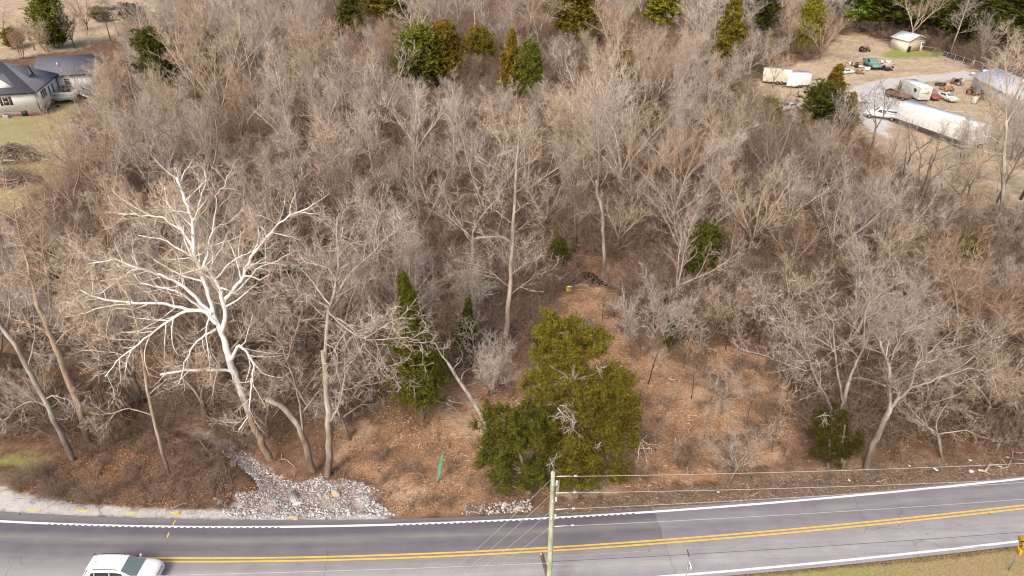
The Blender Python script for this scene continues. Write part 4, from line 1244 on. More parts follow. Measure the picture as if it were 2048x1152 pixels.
RX, RY, RS = np.arange(-330, 330, 0.75), np.arange(20, 420, 0.75), 0.75
_gx, _gy = np.meshgrid(RX, RY)
KEEP = np.full(_gx.shape, 99.0)          # metres to the nearest zone kept free of trees, negative inside one
for p in KEEP_OUT:
    sl = (slice(max(0, int((p[:, 1].min() - 4 - RY[0]) / RS)), max(0, int((p[:, 1].max() + 4 - RY[0]) / RS))), slice(max(0, int((p[:, 0].min() - 4 - RX[0]) / RS)), max(0, int((p[:, 0].max() + 4 - RX[0]) / RS))))
    if _gx[sl].size:
        dd = seg_dist(_gx[sl], _gy[sl], p, True)
        KEEP[sl] = np.minimum(KEEP[sl], np.where(inside(_gx[sl], _gy[sl], p), -dd, dd))
sl = (slice(None), _gx[0] < -60)
KEEP[sl] = np.where(inside(_gx[sl], _gy[sl], gline([(-300, 130), (-60, 125), (40, 112), (62, 60), (75, -80), (-400, -80)])), -1, KEEP[sl])
KEEP[_gy < y_edge(_gx) + 1.5] = -1

def wood_ok(x, y, margin=0.0):
    i, j = int((y - RY[0]) / RS), int((x - RX[0]) / RS)
    return 0 <= i < KEEP.shape[0] and 0 <= j < KEEP.shape[1] and KEEP[i, j] >= max(margin, 1e-6)

# where a cedar or an opening shows between the trees, the ones before it stay lower
WINDOWS = [(58, 178, 202), (795, 925, 150), (1005, 1085, 165), (660, 720, 62), (735, 815, 30), (940, 990, 110), (1115, 1190, 66), (1290, 1355, 50), (1420, 1470, 90), (1475, 1535, 60), (518, 566, 560), (1370, 1420, 540), (1098, 1128, 535), (1170, 1245, 575), (1060, 1235, 600), (1640, 1680, 200), (296, 360, 135)]
def top_limit(x, y, z=0):
    px, py = proj((x, y, 0))
    lim = np.interp(px, *TOP_LIMIT) if not (px > 1400 and y > 146) else -400
    for a, b, bot in WINDOWS:
        if a - 12 < px < b + 12 and py > bot + 4:
            lim = max(lim, bot - 14)
    return lim

PLACED = [(o.location.x, o.location.y) for o in bpy.data.objects if o.type == 'EMPTY' and o.get('category') in ('tree', 'cedar', 'sycamore', 'pine')]
def free(x, y, d):
    return all((x - a) ** 2 + (y - b) ** 2 > d * d for a, b in PLACED)

# trees whose trunks show in and round the clearing: base pixel, height m, form, tint, label
SHOWN = [
    ((1228, 636), 5.2, 'sapling', 'dark grey', 'thin dark trunk at the far edge of the clearing, right of the yellow posted sign'),
    ((1262, 716), 6.5, 'sapling', 'ash grey', 'slender grey tree in the clearing right of the double cedar top'),
    ((1289, 702), 7.0, 'multi', 'ash grey', 'leaning grey tree with twin stems at the middle of the clearing'),
    ((1296, 768), 7.0, 'sapling', 'ash grey', 'dark forked trunk nearest the right side of the large double cedar'),
    ((1339, 707), 7.2, 'vase', 'ash grey', 'slim dark trunk with a hazy grey crown, middle of the clearing'),
    ((1365, 738), 5.5, 'sapling', 'tan', 'slight leaning sapling in the open part of the clearing'),
    ((1424, 684), 6.4, 'vase', 'tan', 'dark short trunk with a fanned tan crown at the back of the clearing'),
    ((1491, 680), 7.4, 'spread', 'tan', 'leaning dark trunk at the back right corner of the clearing'),
    ((1458, 962), 5.2, 'spread', 'ash grey', 'grey small tree with drooping twigs by the road, right of the double cedar'),
    ((1506, 955), 4.6, 'sapling', 'dark grey', 'thin dark leaning sapling by the road left of the cedar bush'),
    ((1443, 830), 4.6, 'spread', 'ash grey', 'low pale sprawling tree in the middle of the mulch clearing'),
    ((1000, 780), 6.5, 'sapling', 'ash grey', 'grey sapling behind the silvery snag'),
    ((980, 790), 6.0, 'multi', 'pale', 'pale forked sapling between the snag and the double cedar'),
    ((955, 770), 6.8, 'sapling', 'ash grey', 'ash grey sapling left of the pale forked sapling'),
    ((746, 792), 6.0, 'vase', 'ash grey', 'hazy grey small tree at the left edge of the clearing'),
    ((1150, 508), 11.5, 'straight', 'dark grey', 'straight dark trunk behind the yellow posted sign'),
    ((1236, 510), 8.5, 'vase', 'tan', 'tan forked tree right of the creek pool'),
    ((1322, 660), 6.6, 'vase', 'pale', 'pale hazy small tree at the back of the clearing'),
    ((1255, 655), 5.6, 'vase', 'ash grey', 'grey hazy small tree behind the twin-stemmed clearing tree'),
    ((606, 486), 14.5, 'straight', 'ash grey', 'stout straight grey trunk behind the right limbs of the white sycamore'),
    ((735, 462), 11.0, 'spread', 'dark grey', 'dark forked trunk in the wood above the gnarled pale tree'),
    ((868, 430), 11.0, 'spread', 'dark grey', 'dark tree with twisted limbs above the cone-shaped cedar'),
    ((945, 400), 11.5, 'vase', 'ash grey', 'grey dark-stemmed tree left of the straight pale trunk top'),
    ((1485, 445), 11.0, 'spread', 'dark grey', 'dark-trunked tree right of the ivy-green cedar'),
    ((235, 300), 9.5, 'vase', 'dark grey', 'dark dead-looking tree at the edge of the lawn below the house'),
    ((215, 210), 9.0, 'vase', 'ash grey', 'grey tree in front of the right end of the house'),
    ((160, 215), 6.5, 'sapling', 'pale', 'pale sapling on the lawn in front of the house steps'),
    ((300, 180), 11.0, 'spread', 'pale', 'pale open-branched tree right of the house'),
    ((62, 560), 8.0, 'spread', 'dark grey', 'dark crooked tree at the lower edge of the lawn'),
    ((215, 905), 3.6, 'sapling', 'tan', 'tan slim sapling on the leaf-covered verge'),
    ((230, 895), 4.2, 'sapling', 'tan', 'tan slim sapling just right of its twin on the leaf-covered verge'),
    ((540, 870), 8.0, 'vase', 'rusty brown', 'rusty thicket tree behind the sycamore trunk'),
    ((700, 880), 6.5, 'spread', 'ash grey', 'grey drooping tree at the left corner of the clearing'),
    ((1800, 932), 2.4, 'sapling', 'rusty brown', 'stubby brown sapling at the verge right of the leaning grey tree'),
    ((1888, 918), 6.5, 'spread', 'tan', 'split leaning trunk at the right verge under brush'),
    ((1850, 850), 8.0, 'spread', 'tan', 'tan drooping tree behind the split leaning trunk'),
    ((1960, 850), 8.5, 'vase', 'tan', 'tan tree with hanging twigs in the lower right corner of the wood'),
    ((2030, 880), 7.5, 'spread', 'rusty brown', 'rusty bowed tree at the far right verge'),
    ((1575, 800), 6.2, 'sapling', 'ash grey', 'grey thin trunk at the right edge of the clearing'),
    ((1600, 790), 5.8, 'sapling', 'dark grey', 'dark thin trunk at the right edge of the clearing, behind the three-stemmed tree'),
    ((1752, 810), 8.0, 'spread', 'ash grey', 'grey crooked tree behind the leaning grey tree'),
    ((1990, 300), 14.0, 'vase', 'tan', 'tan upswept tree beside the tall pale sycamore of the yard'),
    ((1985, 425), 13.0, 'straight', 'dark grey', 'dark ivy-clad trunk leaning against the tall pale sycamore of the yard'),
    ((2040, 400), 12.0, 'vase', 'dark grey', 'dark tree at the right edge below the long shed'),
    ((1935, 400), 7.5, 'spread', 'ash grey', 'grey leaning limb tree in the dry field of the yard'),
    ((1815, 330), 7.0, 'vase', 'dark grey', 'dark fine-branched tree before the middle of the semi trailer'),
    ((1868, 322), 6.8, 'vase', 'dark grey', 'dark fine-branched tree before the rear of the semi trailer'),
    ((1925, 320), 8.0, 'multi', 'ash grey', 'grey twin trunk at the rear of the semi trailer'),
    ((1705, 300), 7.0, 'sapling', 'ash grey', 'ash grey sapling left of the white pickup truck'),
    ((1545, 178), 8.0, 'vase', 'tan', 'tan fan-shaped tree in front of the cream trailer'),
    ((1640, 118), 11.0, 'vase', 'tan', 'broad tan upswept tree left of the shed'),
    ((1575, 112), 11.5, 'vase', 'tan', 'tan dense tree behind the cream trailer'),
    ((1660, 262), 7.5, 'vase', 'pinkish grey', 'pinkish grey tree in front of the dark spreading cedar'),
    ((1620, 250), 6.5, 'spread', 'pale', 'pale tangled tree left of the dark spreading cedar'),
    ((1395, 88), 15.0, 'vase', 'pale', 'pale white-limbed tree at the top edge, middle right'),
    ((1430, 118), 13.0, 'vase', 'pale', 'pale slender-limbed tree in front of the slim olive cedar'),
    ((1250, 75), 15.0, 'vase', 'ash grey', 'broad grey dome-shaped tree left of the yellow-green pine'),
    ((70, 100), 9.0, 'vase', 'rusty brown', 'rusty brown tree behind the house, left of the green cedar'),
    ((150, 96), 9.5, 'vase', 'dark grey', 'dark brown tree behind the house, right of the green cedar'),
    ((185, 100), 9.5, 'straight', 'rusty brown', 'straight brown tree behind the right end of the house'),
    ((240, 78), 10.0, 'straight', 'dark grey', 'dark twin-looking trunk near the orange machine'),
    ((222, 80), 11.0, 'straight', 'dark grey', 'dark leaning trunk beside the dark trailer at the top left'),
    ((45, 118), 8.0, 'multi', 'rusty brown', 'brown bushy tree at the far end of the house'),
    ((2000, 190), 12.0, 'vase', 'tan', 'tan tree rising behind the long white-roofed shed'),
    ((1960, 130), 11.0, 'vase', 'ash grey', 'grey tree at the fence right of the tyre pile'),
    ((2040, 150), 12.0, 'vase', 'tan', 'tan tree at the right edge behind the long white-roofed shed'),
    ((1775, 345), 8.0, 'vase', 'ash grey', 'grey thin-crowned tree below the front of the semi trailer'),
    ((1890, 372), 8.5, 'multi', 'tan', 'tan many-stemmed tree in the dry field before the semi trailer'),
    ((1800, 385), 8.5, 'vase', 'ash grey', 'grey tree at the wood edge left of the arching dark tree'),
    ((1955, 360), 9.5, 'vase', 'ash grey', 'grey thin tree in the dry field left of the tall pale sycamore'),
    ((1910, 415), 8.5, 'vase', 'tan', 'tan tree at the wood edge right of the arching dark tree'),
    ((1680, 285), 8.0, 'vase', 'ash grey', 'ash grey tree at the wood edge left of the gravel lane'),
    ((2025, 320), 11.0, 'multi', 'ash grey', 'grey many-stemmed tree in front of the long white-roofed shed'),
    ((1975, 265), 9.0, 'vase', 'tan', 'tan thin tree beside the wall of the long white-roofed shed'),
    ((95, 105), 8.0, 'multi', 'tan', 'tan thicket tree behind the middle of the house'),
    ((130, 70), 10.0, 'vase', 'tan', 'tan tree on the dry field beyond the green cedar'),
    ((175, 60), 10.5, 'vase', 'rusty brown', 'rusty tree beyond the house, left of the dark trailer'),
    ((12, 70), 9.0, 'vase', 'tan', 'tan tree at the far left top corner'),
]
_sp = [((1395, 735), 5.0), ((1470, 752), 5.6), ((1530, 742), 6.0), ((1552, 850), 4.8), ((1496, 842), 4.2), ((1405, 880), 3.6), ((1382, 800), 4.2), ((1330, 830), 3.6), ((1545, 905), 3.8), ((1310, 905), 3.2), ((1350, 930), 2.8), ((1450, 700), 6.0), ((1518, 690), 6.6), ((1205, 640), 4.6)]
_pl = ['left of its back middle', 'at its back, right of the fanned tan crown', 'at its back right corner', 'at its right edge above the cedar bush', 'right of the low sprawling tree', 'below the low sprawling tree', 'left of the low sprawling tree', 'just right of the double cedar middle', 'near the cedar bush', 'beside the double cedar foot',
       'by the road, right of the double cedar', 'between the two dark back trunks', 'behind the right leaning dark trunk', 'right of the posted sign']
for (bp, h), w_ in zip(_sp, _pl):
    SHOWN.append((bp, h, 'sapling', ['ash grey', 'tan', 'dark grey'][int(bp[0]) % 3], f"thin {['grey', 'tan', 'dark'][int(bp[0]) % 3]} sapling in the clearing, {w_}"))
LEAN = {(1289, 702): (0, 0.16), (1296, 768): (0, 0.10), (1365, 738): (0, 0.08), (1491, 680): (0, 0.16), (1506, 955): (0, 0.3), (1888, 918): (0, 0.35), (1985, 425): (0, 0.05)}
for bp, h, form, tint, label in SHOWN:
    B = G(*bp)
    dark = tint == 'dark grey' or 'dark' in label
    place_tree(B[0], B[1], h, form, tint, label=label, trunk_tint=(0.42, 0.37, 0.33) if dark else None, lean=LEAN.get(bp),
               name='sapling' if form == 'sapling' else 'bare_tree', cat='sapling' if form == 'sapling' else 'tree')
    PLACED.append((B[0], B[1]))

TINTS = list(CROWN_TINTS)
def wood(target, y0, y1, d0, d1, hmean):
    got = tries = 0
    while got < target and tries < 60000:
        tries += 1
        y = y0 + (y1 - y0) * RNG.uniform() ** 0.9
        dep = y * math.cos(PITCH) + CAM_H * math.sin(PITCH)
        x = RNG.uniform(-1, 1) * (dep * 0.74 + 4)
        if not wood_ok(x, y, 1.0):
            continue
        f = (y - y0) / (y1 - y0)
        if not free(x, y, d0 + (d1 - d0) * f):
            continue
        u = RNG.uniform()
        form = 'vase' if u < 0.55 else 'spread' if u < 0.72 else 'multi' if u < 0.90 else 'straight'
        h = hmean * RNG.uniform(0.60, 1.30)
        px, pb = proj((x, y, 0))
        zt = PY(px, top_limit(x, y), y)[2]
        if zt < h:
            h = zt * RNG.uniform(0.8, 1.0)
            if h < 2.6:
                continue
            form = 'multi' if h < 7 else form
        v = 0.5 + 0.5 * float(vnoise(np.array([x]), np.array([y]), 16.0, 5)[0]) + RNG.normal(0, 0.16)
        wts = ['rusty brown', 'tan', 'ash grey', 'pinkish grey', 'tan', 'pale', 'ash grey', 'dark grey'] if px < 1500 else ['rusty brown', 'tan', 'ash grey', 'rusty brown', 'tan', 'ash grey', 'tan', 'dark grey']
        tint = wts[int(np.clip(v, 0, 0.999) * len(wts))]
        place_tree(x, y, h, form, tint)
        PLACED.append((x, y))
        got += 1
    return got

n1 = wood(64, 40, 72, 4.4, 4.8, 10.5)
n2 = wood(84, 70, 112, 5.6, 6.2, 13.0)
n3 = wood(92, 110, 182, 7.0, 9.0, 15.5)
print('WOOD', n1, n2, n3, len(TREES))

# ------------------------------------------------------------ labels that single each woodland tree out
MARKS = [('the white sycamore', 430, 640), ('the cone-shaped cedar', 850, 690), ('the double cedar', 1120, 800), ('the straight pale trunk', 1025, 480), ('the posted sign', 1138, 573),
         ('the bronze-tinged cedar', 888, 110), ('the bronze narrow cedar', 1022, 120), ('the grey-roofed house', 120, 150), ('the brush piles', 40, 330), ('the cream trailer', 1550, 152),
         ('the semi trailer', 1850, 245), ('the cedar bush', 1670, 880), ('the leaning grey tree', 1735, 800), ('the dry field', 1880, 380), ('the creek pool', 1200, 545), ('the yellow-green pine', 1322, 30),
         ('the ivy-green cedar', 1392, 510), ('the dark green cedar', 692, 50), ('the shed', 1810, 90), ('the tan-barked tree', 110, 720), ('the gnarled pale tree', 655, 720), ('the broad olive cedar', 1150, 40)]
ORD = ['first', 'second', 'third', 'fourth', 'fifth', 'sixth', 'seventh', 'eighth', 'ninth', 'tenth', 'eleventh', 'twelfth']
buckets = {}
for t in TREES:
    if t['fixed']:
        continue
    px, py = proj((t['x'], t['y'], t['h'] * 0.6))
    px0, py0 = min(max(px, 5), 2043), max(py, 5)
    nm, mx, my = min(MARKS, key=lambda m: (m[1] - px0) ** 2 + 1.6 * (m[2] - py0) ** 2)
    dx, dy = px0 - mx, py0 - my
    rel = ('left of' if dx < 0 else 'right of') if abs(dx) > abs(dy) * 1.2 else ('behind' if dy < 0 else 'in front of')
    size = 'tall' if t['h'] > 14 else 'low' if t['h'] < 8.5 else 'middling'
    t['px'] = px
    buckets.setdefault(f"{size} {t['tint']} {FORM_WORDS[t['form']]} tree {rel} {nm}", []).append(t)
for lab, ts in buckets.items():
    ts.sort(key=lambda t: t['px'])
    for i, t in enumerate(ts):
        t['o']['label'] = lab if len(ts) == 1 else f"{lab}, {ORD[min(i, 11)]} from the left"
        t['o']['group'] = 'bare trees of the wood'

# ------------------------------------------------------------ what nobody could count: brush, litter, far trees (scattered copies)
def scatter_object(name, pts, rots, scales, idx, colls, label, tilt=None):
    """One object of scattered copies: points with a turn, a size and a pick from one or two matching collections."""
    n = len(pts)
    me = bpy.data.meshes.new(name)
    me.vertices.add(n)
    me.vertices.foreach_set('co', np.asarray(pts, np.float32).ravel())
    for nm, typ, key, arr in (('turn', 'FLOAT_VECTOR', 'vector', np.c_[np.zeros(n) if tilt is None else tilt, np.zeros(n), rots]), ('size', 'FLOAT_VECTOR', 'vector', np.asarray(scales, np.float32).reshape(n, 3)), ('pick', 'INT', 'value', np.asarray(idx, np.int32))):
        a = me.attributes.new(nm, typ, 'POINT')
        a.data.foreach_set(key, np.ascontiguousarray(arr, np.int32 if typ == 'INT' else np.float32).ravel())
    o = add(name, me)
    ng = bpy.data.node_groups.new(name + '_nodes', 'GeometryNodeTree')
    ng.interface.new_socket('Geometry', in_out='INPUT', socket_type='NodeSocketGeometry')
    ng.interface.new_socket('Geometry', in_out='OUTPUT', socket_type='NodeSocketGeometry')
    gi, go = ng.nodes.new('NodeGroupInput'), ng.nodes.new('NodeGroupOutput')
    join = ng.nodes.new('GeometryNodeJoinGeometry')
    def attr(nm, typ):
        a = ng.nodes.new('GeometryNodeInputNamedAttribute'); a.data_type = typ
        a.inputs['Name'].default_value = nm
        return a.outputs['Attribute']
    tv, sv, iv = attr('turn', 'FLOAT_VECTOR'), attr('size', 'FLOAT_VECTOR'), attr('pick', 'INT')
    e2r = ng.nodes.new('FunctionNodeEulerToRotation')
    ng.links.new(tv, e2r.inputs[0])
    for c in colls:
        ci = ng.nodes.new('GeometryNodeCollectionInfo')
        ci.inputs['Collection'].default_value = c
        ci.inputs['Separate Children'].default_value = True
        ci.inputs['Reset Children'].default_value = True
        ip = ng.nodes.new('GeometryNodeInstanceOnPoints')
        ip.inputs['Pick Instance'].default_value = True
        ng.links.new(gi.outputs[0], ip.inputs['Points'])
        ng.links.new(ci.outputs[0], ip.inputs['Instance'])
        ng.links.new(iv, ip.inputs['Instance Index'])
        ng.links.new(e2r.outputs[0], ip.inputs['Rotation'])
        ng.links.new(sv, ip.inputs['Scale'])
        ng.links.new(ip.outputs[0], join.inputs[0])
    ng.links.new(join.outputs[0], go.inputs[0])
    md = o.modifiers.new('scatter', 'NODES')
    md.node_group = ng
    tag(o, label, None, None, 'stuff')
    return o

def coll_of(name, items):
    c = bpy.data.collections.new(name)
    for i, (me, col) in enumerate(items):
        ob = bpy.data.objects.new(f'{name}_{i:02d}', me)
        ob.color = (*col, 1)
        c.objects.link(ob)
    return c

def shrub(seed, H, nst, spreadang, arch):
    rng = np.random.default_rng(seed)
    out = []
    for k in range(nst):
        a, ang = rng.uniform(0, 6.28), math.radians(rng.uniform(4, spreadang))
        d = (math.sin(ang) * math.cos(a), math.sin(ang) * math.sin(a), math.cos(ang))
        rr = rng.uniform(0, 0.5)
        limb(rng, (rr * math.cos(a), rr * math.sin(a), -0.1), d, H * rng.uniform(0.6, 1.1), 5, 0.16, -arch, 0.016, 0.007, 0, out)
    g = Geo()
    for P, R, lv in out:
        g.tube(P, R, 3, False)
    twigs(rng, g, out, 4.5, 0.55 * H / 2, 0.009, 0.15, 3, 0.7, 0.15, 0.1)
    return g.mesh('shrub', M_BRUSH)

BR_T = [(1.0, 0.82, 0.70), (0.85, 0.62, 0.50), (1.15, 1.02, 0.88), (0.75, 0.60, 0.50), (1.2, 1.1, 1.0), (0.95, 0.70, 0.52), (0.95, 1.12, 0.50), (1.05, 0.88, 0.74)]
shr = coll_of('brush_clumps', [(shrub(500 + k, 2.0 + 0.3 * (k % 4), 16 + 2 * (k % 3), 38, 0.10 + 0.05 * (k % 3)), BR_T[k]) for k in range(8)])
pts, sc = [], []
def brush(n, y0, y1, s0, s1, margin=0.0, zones_=None):
    got = tries = 0
    while got < n and tries < n * 30:
        tries += 1
        y = y0 + (y1 - y0) * RNG.uniform() ** 0.85
        dep = y * math.cos(PITCH) + CAM_H * math.sin(PITCH)
        x = RNG.uniform(-1, 1) * (dep * 0.74 + 3)
        if not wood_ok(x, y, margin):
            continue
        if min(np.hypot(CREEK[:, 0] - x, CREEK[:, 1] - y)) < 1.2 or min(np.hypot(POOL[:, 0] - x, POOL[:, 1] - y)) < 2.7:
            continue
        if vnoise(np.array([x]), np.array([y]), 5.0, 8)[0] < -0.35:
            continue
        px, _ = proj((x, y, 0))
        s = RNG.uniform(s0, s1)
        zt = PY(px, top_limit(x, y), y)[2]
        if zt < s * 2.2:
            s = max(0.35, zt / 2.4)
            if zt < 0.6:
                continue
        pts.append((x, y, gz(x, y))); sc.append((s * RNG.uniform(.9, 1.3), s * RNG.uniform(.9, 1.3), s * RNG.uniform(.8, 1.25)))
        got += 1
brush(1250, 39, 66, 0.6, 1.4)
brush(1800, 60, 110, 0.8, 1.8)
brush(1300, 105, 200, 1.0, 2.2)
for poly, k, s0, s1 in ((P_MULCH, 300, 0.2, 0.6), (P_RUST, 105, 0.2, 0.65), (P_VERGE, 40, 0.2, 0.4)):
    lo, hi = poly.min(0), poly.max(0)
    for x, y in RNG.uniform(lo, hi, (k * 2, 2)):
        if inside(np.array([x]), np.array([y]), poly)[0] and y > y_edge(x) + 0.8:
            # thick at the rim of the opening, thin in its middle
            rim_ = seg_dist(np.array([x]), np.array([y]), poly, True)[0]
            if RNG.uniform() > 1.0 / (0.5 + 0.5 * rim_):
                continue
            s = RNG.uniform(s0, s1)
            q_ = G(1138, 588)
            if abs(x - q_[0]) < 2.5 and -5 < y - q_[1] < 1.5:
                continue
            pts.append((x, y, gz(x, y))); sc.append((s * 1.3, s * 1.3, s))
n = len(pts)
scatter_object('underbrush', pts, RNG.uniform(0, 6.28, n), sc, RNG.integers(0, 8, n), [shr], 'tangled brown underbrush covering the woodland floor')

# far bare trees past what can be told apart
keys = [('vase', k) for k in range(5)] + [('multi', k) for k in range(3)] + [('straight', 0)]
TT = [(0.95, 0.92, 0.92), (1.05, 0.92, 0.80), (0.9, 0.78, 0.70), (1.0, 0.9, 0.85), (1.12, 1.05, 1.0), (0.85, 0.72, 0.62), (0.95, 0.9, 0.88), (0.8, 0.72, 0.68), (1.0, 0.9, 0.8)]
ct = coll_of('far_trunks', [(TEMPLATES[f][k][0], tuple(0.4 + 0.5 * np.array(TT[i]))) for i, (f, k) in enumerate(keys)])
cc = coll_of('far_crowns', [(TEMPLATES[f][k][1], TT[i]) for i, (f, k) in enumerate(keys)])
pts, sc, ix = [], [], []
tries = 0
while len(pts) < 430 and tries < 20000:
    tries += 1
    y = 150 + 230 * RNG.uniform()
    dep = y * math.cos(PITCH) + CAM_H * math.sin(PITCH)
    x = RNG.uniform(-1, 1) * (dep * 0.78 + 6)
    if not wood_ok(x, y, 1.0) or not free(x, y, 6.5 + (y - 150) * 0.012):
        continue
    k = int(RNG.integers(len(keys)))
    h = 15.5 * RNG.uniform(0.75, 1.25)
    px, _ = proj((x, y, 0))
    zt = PY(px, top_limit(x, y), y)[2]
    if zt < h * 0.8:
        continue
    s = h / TEMPLATES[keys[k][0]][keys[k][1]][2]
    pts.append((x, y, gz(x, y))); sc.append((s, s, s)); ix.append(k); PLACED.append((x, y))
n = len(pts)
scatter_object('far_wood', pts, RNG.uniform(0, 6.28, n), sc, ix, [ct, cc], 'hazy mass of bare trees along the far top of the wood')

# ------------------------------------------------------------ solid-shape helper for built things
class Part(Geo):
    def box(s, c, size, rz=0.0, tilt=(0, 0), taper=1.0):
        x, y, z = (v / 2 for v in size)
        V = np.array([(sx * x * (taper if sz > 0 else 1), sy * y * (taper if sz > 0 else 1), sz * z) for sz in (-1, 1) for sx, sy in ((-1, -1), (1, -1), (1, 1), (-1, 1))], float)
        for ax, a in ((0, tilt[0]), (1, tilt[1]), (2, rz)):
            if a:
                cs, sn = math.cos(a), math.sin(a)
                i, j = [(1, 2), (2, 0), (0, 1)][ax]
                V[:, [i, j]] = np.c_[V[:, i] * cs - V[:, j] * sn, V[:, i] * sn + V[:, j] * cs]
        s.put(V + np.asarray(c, float), [(3, 2, 1, 0), (4, 5, 6, 7), (0, 1, 5, 4), (1, 2, 6, 5), (2, 3, 7, 6), (3, 0, 4, 7)])
        return s

    def poly(s, pts, thick=None, nrm=None):
        """A flat polygon (three or four corners), with thickness along nrm."""
        P = np.asarray(pts, float)
        n = len(P)
        if thick is None:
            s.put(P, [(0, 1, 2, 3)] if n == 4 else None, [(0, 1, 2)] if n == 3 else None)
            return s
        N = unit(np.cross(P[1] - P[0], P[2] - P[0])) if nrm is None else np.asarray(nrm, float)
        V = np.vstack([P, P + N * thick])
        q = [(i, (i + 1) % n, n + (i + 1) % n, n + i) for i in range(n)]
        t = []
        if n == 4:
            q += [(3, 2, 1, 0), (4, 5, 6, 7)]
        else:
            t = [(2, 1, 0), (3, 4, 5)]
        s.put(V, q, t)
        return s

    def cyl(s, p0, p1, r0, r1=None, n=12):
        p0, p1 = np.asarray(p0, float), np.asarray(p1, float)
        r1 = r0 if r1 is None else r1
        T = unit(p1 - p0)
        u = unit(np.cross(T, [0.1, 0.2, 0.97] if abs(T[2]) < 0.9 else [1, 0.1, 0]))
        w = np.cross(T, u)
        a = np.arange(n) * 2 * math.pi / n
        ring = np.cos(a)[:, None] * u + np.sin(a)[:, None] * w
        V = np.vstack([p0 + ring * r0, p1 + ring * r1, p0, p1])
        q = [(i, (i + 1) % n, n + (i + 1) % n, n + i) for i in range(n)]
        t = [((i + 1) % n, i, 2 * n) for i in range(n)] + [(n + i, n + (i + 1) % n, 2 * n + 1) for i in range(n)]
        s.put(V, q, t)
        return s

    def out(s, name, mat, parent=None, smooth=False, bevel=0.0):
        o = add(name, s.mesh(name, mat, smooth), parent)
        if bevel:
            b = o.modifiers.new('edge', 'BEVEL')
            b.width, b.segments, b.limit_method = bevel, 2, 'ANGLE'
        return o

def plain(name, col, rough=0.5, metal=0.0, spec=0.5):
    m, nt, bs = new_mat(name)
    bs.inputs['Base Color'].default_value = (*col, 1)
    bs.inputs['Roughness'].default_value = rough
    bs.inputs['Metallic'].default_value = metal
    bs.inputs['Specular IOR Level'].default_value = spec
    return m

M_WHITE = worn('white_paint', (0.86, 0.87, 0.88), (0.74, 0.74, 0.73), 1.2, 0.45)
M_CREAM = worn('cream_paint', (0.80, 0.76, 0.64), (0.64, 0.60, 0.48), 1.5, 0.55)
M_DIRTYWHITE = worn('weathered_white', (0.72, 0.73, 0.68), (0.33, 0.35, 0.29), 0.9, 0.6, amount=0.8)
M_RUST = worn('rust', (0.27, 0.15, 0.095), (0.11, 0.06, 0.04), 3.0, 0.85)
M_REDOX = worn('faded_red_paint', (0.36, 0.085, 0.06), (0.20, 0.05, 0.04), 2.0, 0.5)
M_ORANGE = worn('orange_paint', (0.46, 0.17, 0.09), (0.28, 0.11, 0.06), 2.0, 0.6)
M_GREENP = worn('sea_green_paint', (0.17, 0.33, 0.27), (0.11, 0.22, 0.18), 2.0, 0.45)
M_BLACK = plain('black_plastic', (0.02, 0.02, 0.022), 0.6)
M_RUBBER = plain('rubber', (0.025, 0.025, 0.027), 0.85)
M_STEEL = worn('galvanised_steel', (0.45, 0.46, 0.46), (0.30, 0.31, 0.31), 6.0, 0.5, 0.3)
M_ALU = plain('wheel_alloy', (0.55, 0.55, 0.56), 0.35, 0.6)
M_GLASS = glass_mat('dark_glass')
M_WINDSCREEN = glass_mat('windscreen_glass', (0.16, 0.21, 0.215))
M_CARWHITE = plain('white_car_paint', (0.84, 0.84, 0.86), 0.22, 0.0, 0.6)
M_ROOFMETAL = worn('white_metal_roof', (0.84, 0.86, 0.90), (0.70, 0.72, 0.76), 0.6, 0.4)
M_SHINGLE = worn('charcoal_shingles', (0.15, 0.15, 0.18), (0.085, 0.085, 0.105), 5.0, 0.9, bumpy=0.4)
M_SIDING = worn('cream_siding', (0.93, 0.93, 0.92), (0.90, 0.895, 0.875), 0.6, 0.6)
M_BRICKW = worn('pale_brick', (0.42, 0.30, 0.26), (0.28, 0.19, 0.165), 8.0, 0.9)
M_DECK = worn('deck_boards', (0.40, 0.37, 0.36), (0.28, 0.26, 0.25), 4.0, 0.8)
M_TEAL = plain('deck_fascia_paint', (0.10, 0.20, 0.19), 0.6)
M_WOOD = bark_mat('bare_wood', (0.52, 0.40, 0.27), (0.28, 0.20, 0.13), 3.0, False)
M_LOG = bark_mat('fallen_wood', (0.55, 0.45, 0.34), (0.20, 0.15, 0.11), 3.0, False)
M_TAIL = plain('tail_light_red', (0.45, 0.02, 0.03), 0.25)
M_LAMP = plain('lamp_glass', (0.55, 0.56, 0.58), 0.15)
M_TAN = worn('tan_boards', (0.52, 0.43, 0.33), (0.36, 0.29, 0.22), 2.0, 0.75)
M_STONE = twig_mat('limestone', (0.24, 0.225, 0.22), (0.43, 0.415, 0.41), (0.68, 0.67, 0.67), False)
M_BOULDER = worn('pale_boulder', (0.66, 0.64, 0.60), (0.46, 0.43, 0.39), 3.0, 0.9, bumpy=0.4)
M_BOULDERT = worn('tan_boulder', (0.52, 0.43, 0.33), (0.36, 0.28, 0.20), 3.0, 0.9, bumpy=0.4)

# ------------------------------------------------------------ loose stone, chips, leaves, grass
def in_poly(n, poly, margin=0.0, tries=60):
    lo, hi = poly.min(0), poly.max(0)
    out = np.zeros((0, 2))
    for _ in range(tries):
        p = RNG.uniform(lo, hi, (n, 2))
        p = p[inside(p[:, 0], p[:, 1], poly)]
        out = np.vstack([out, p])
        if len(out) >= n:
            break
    return out[:n]

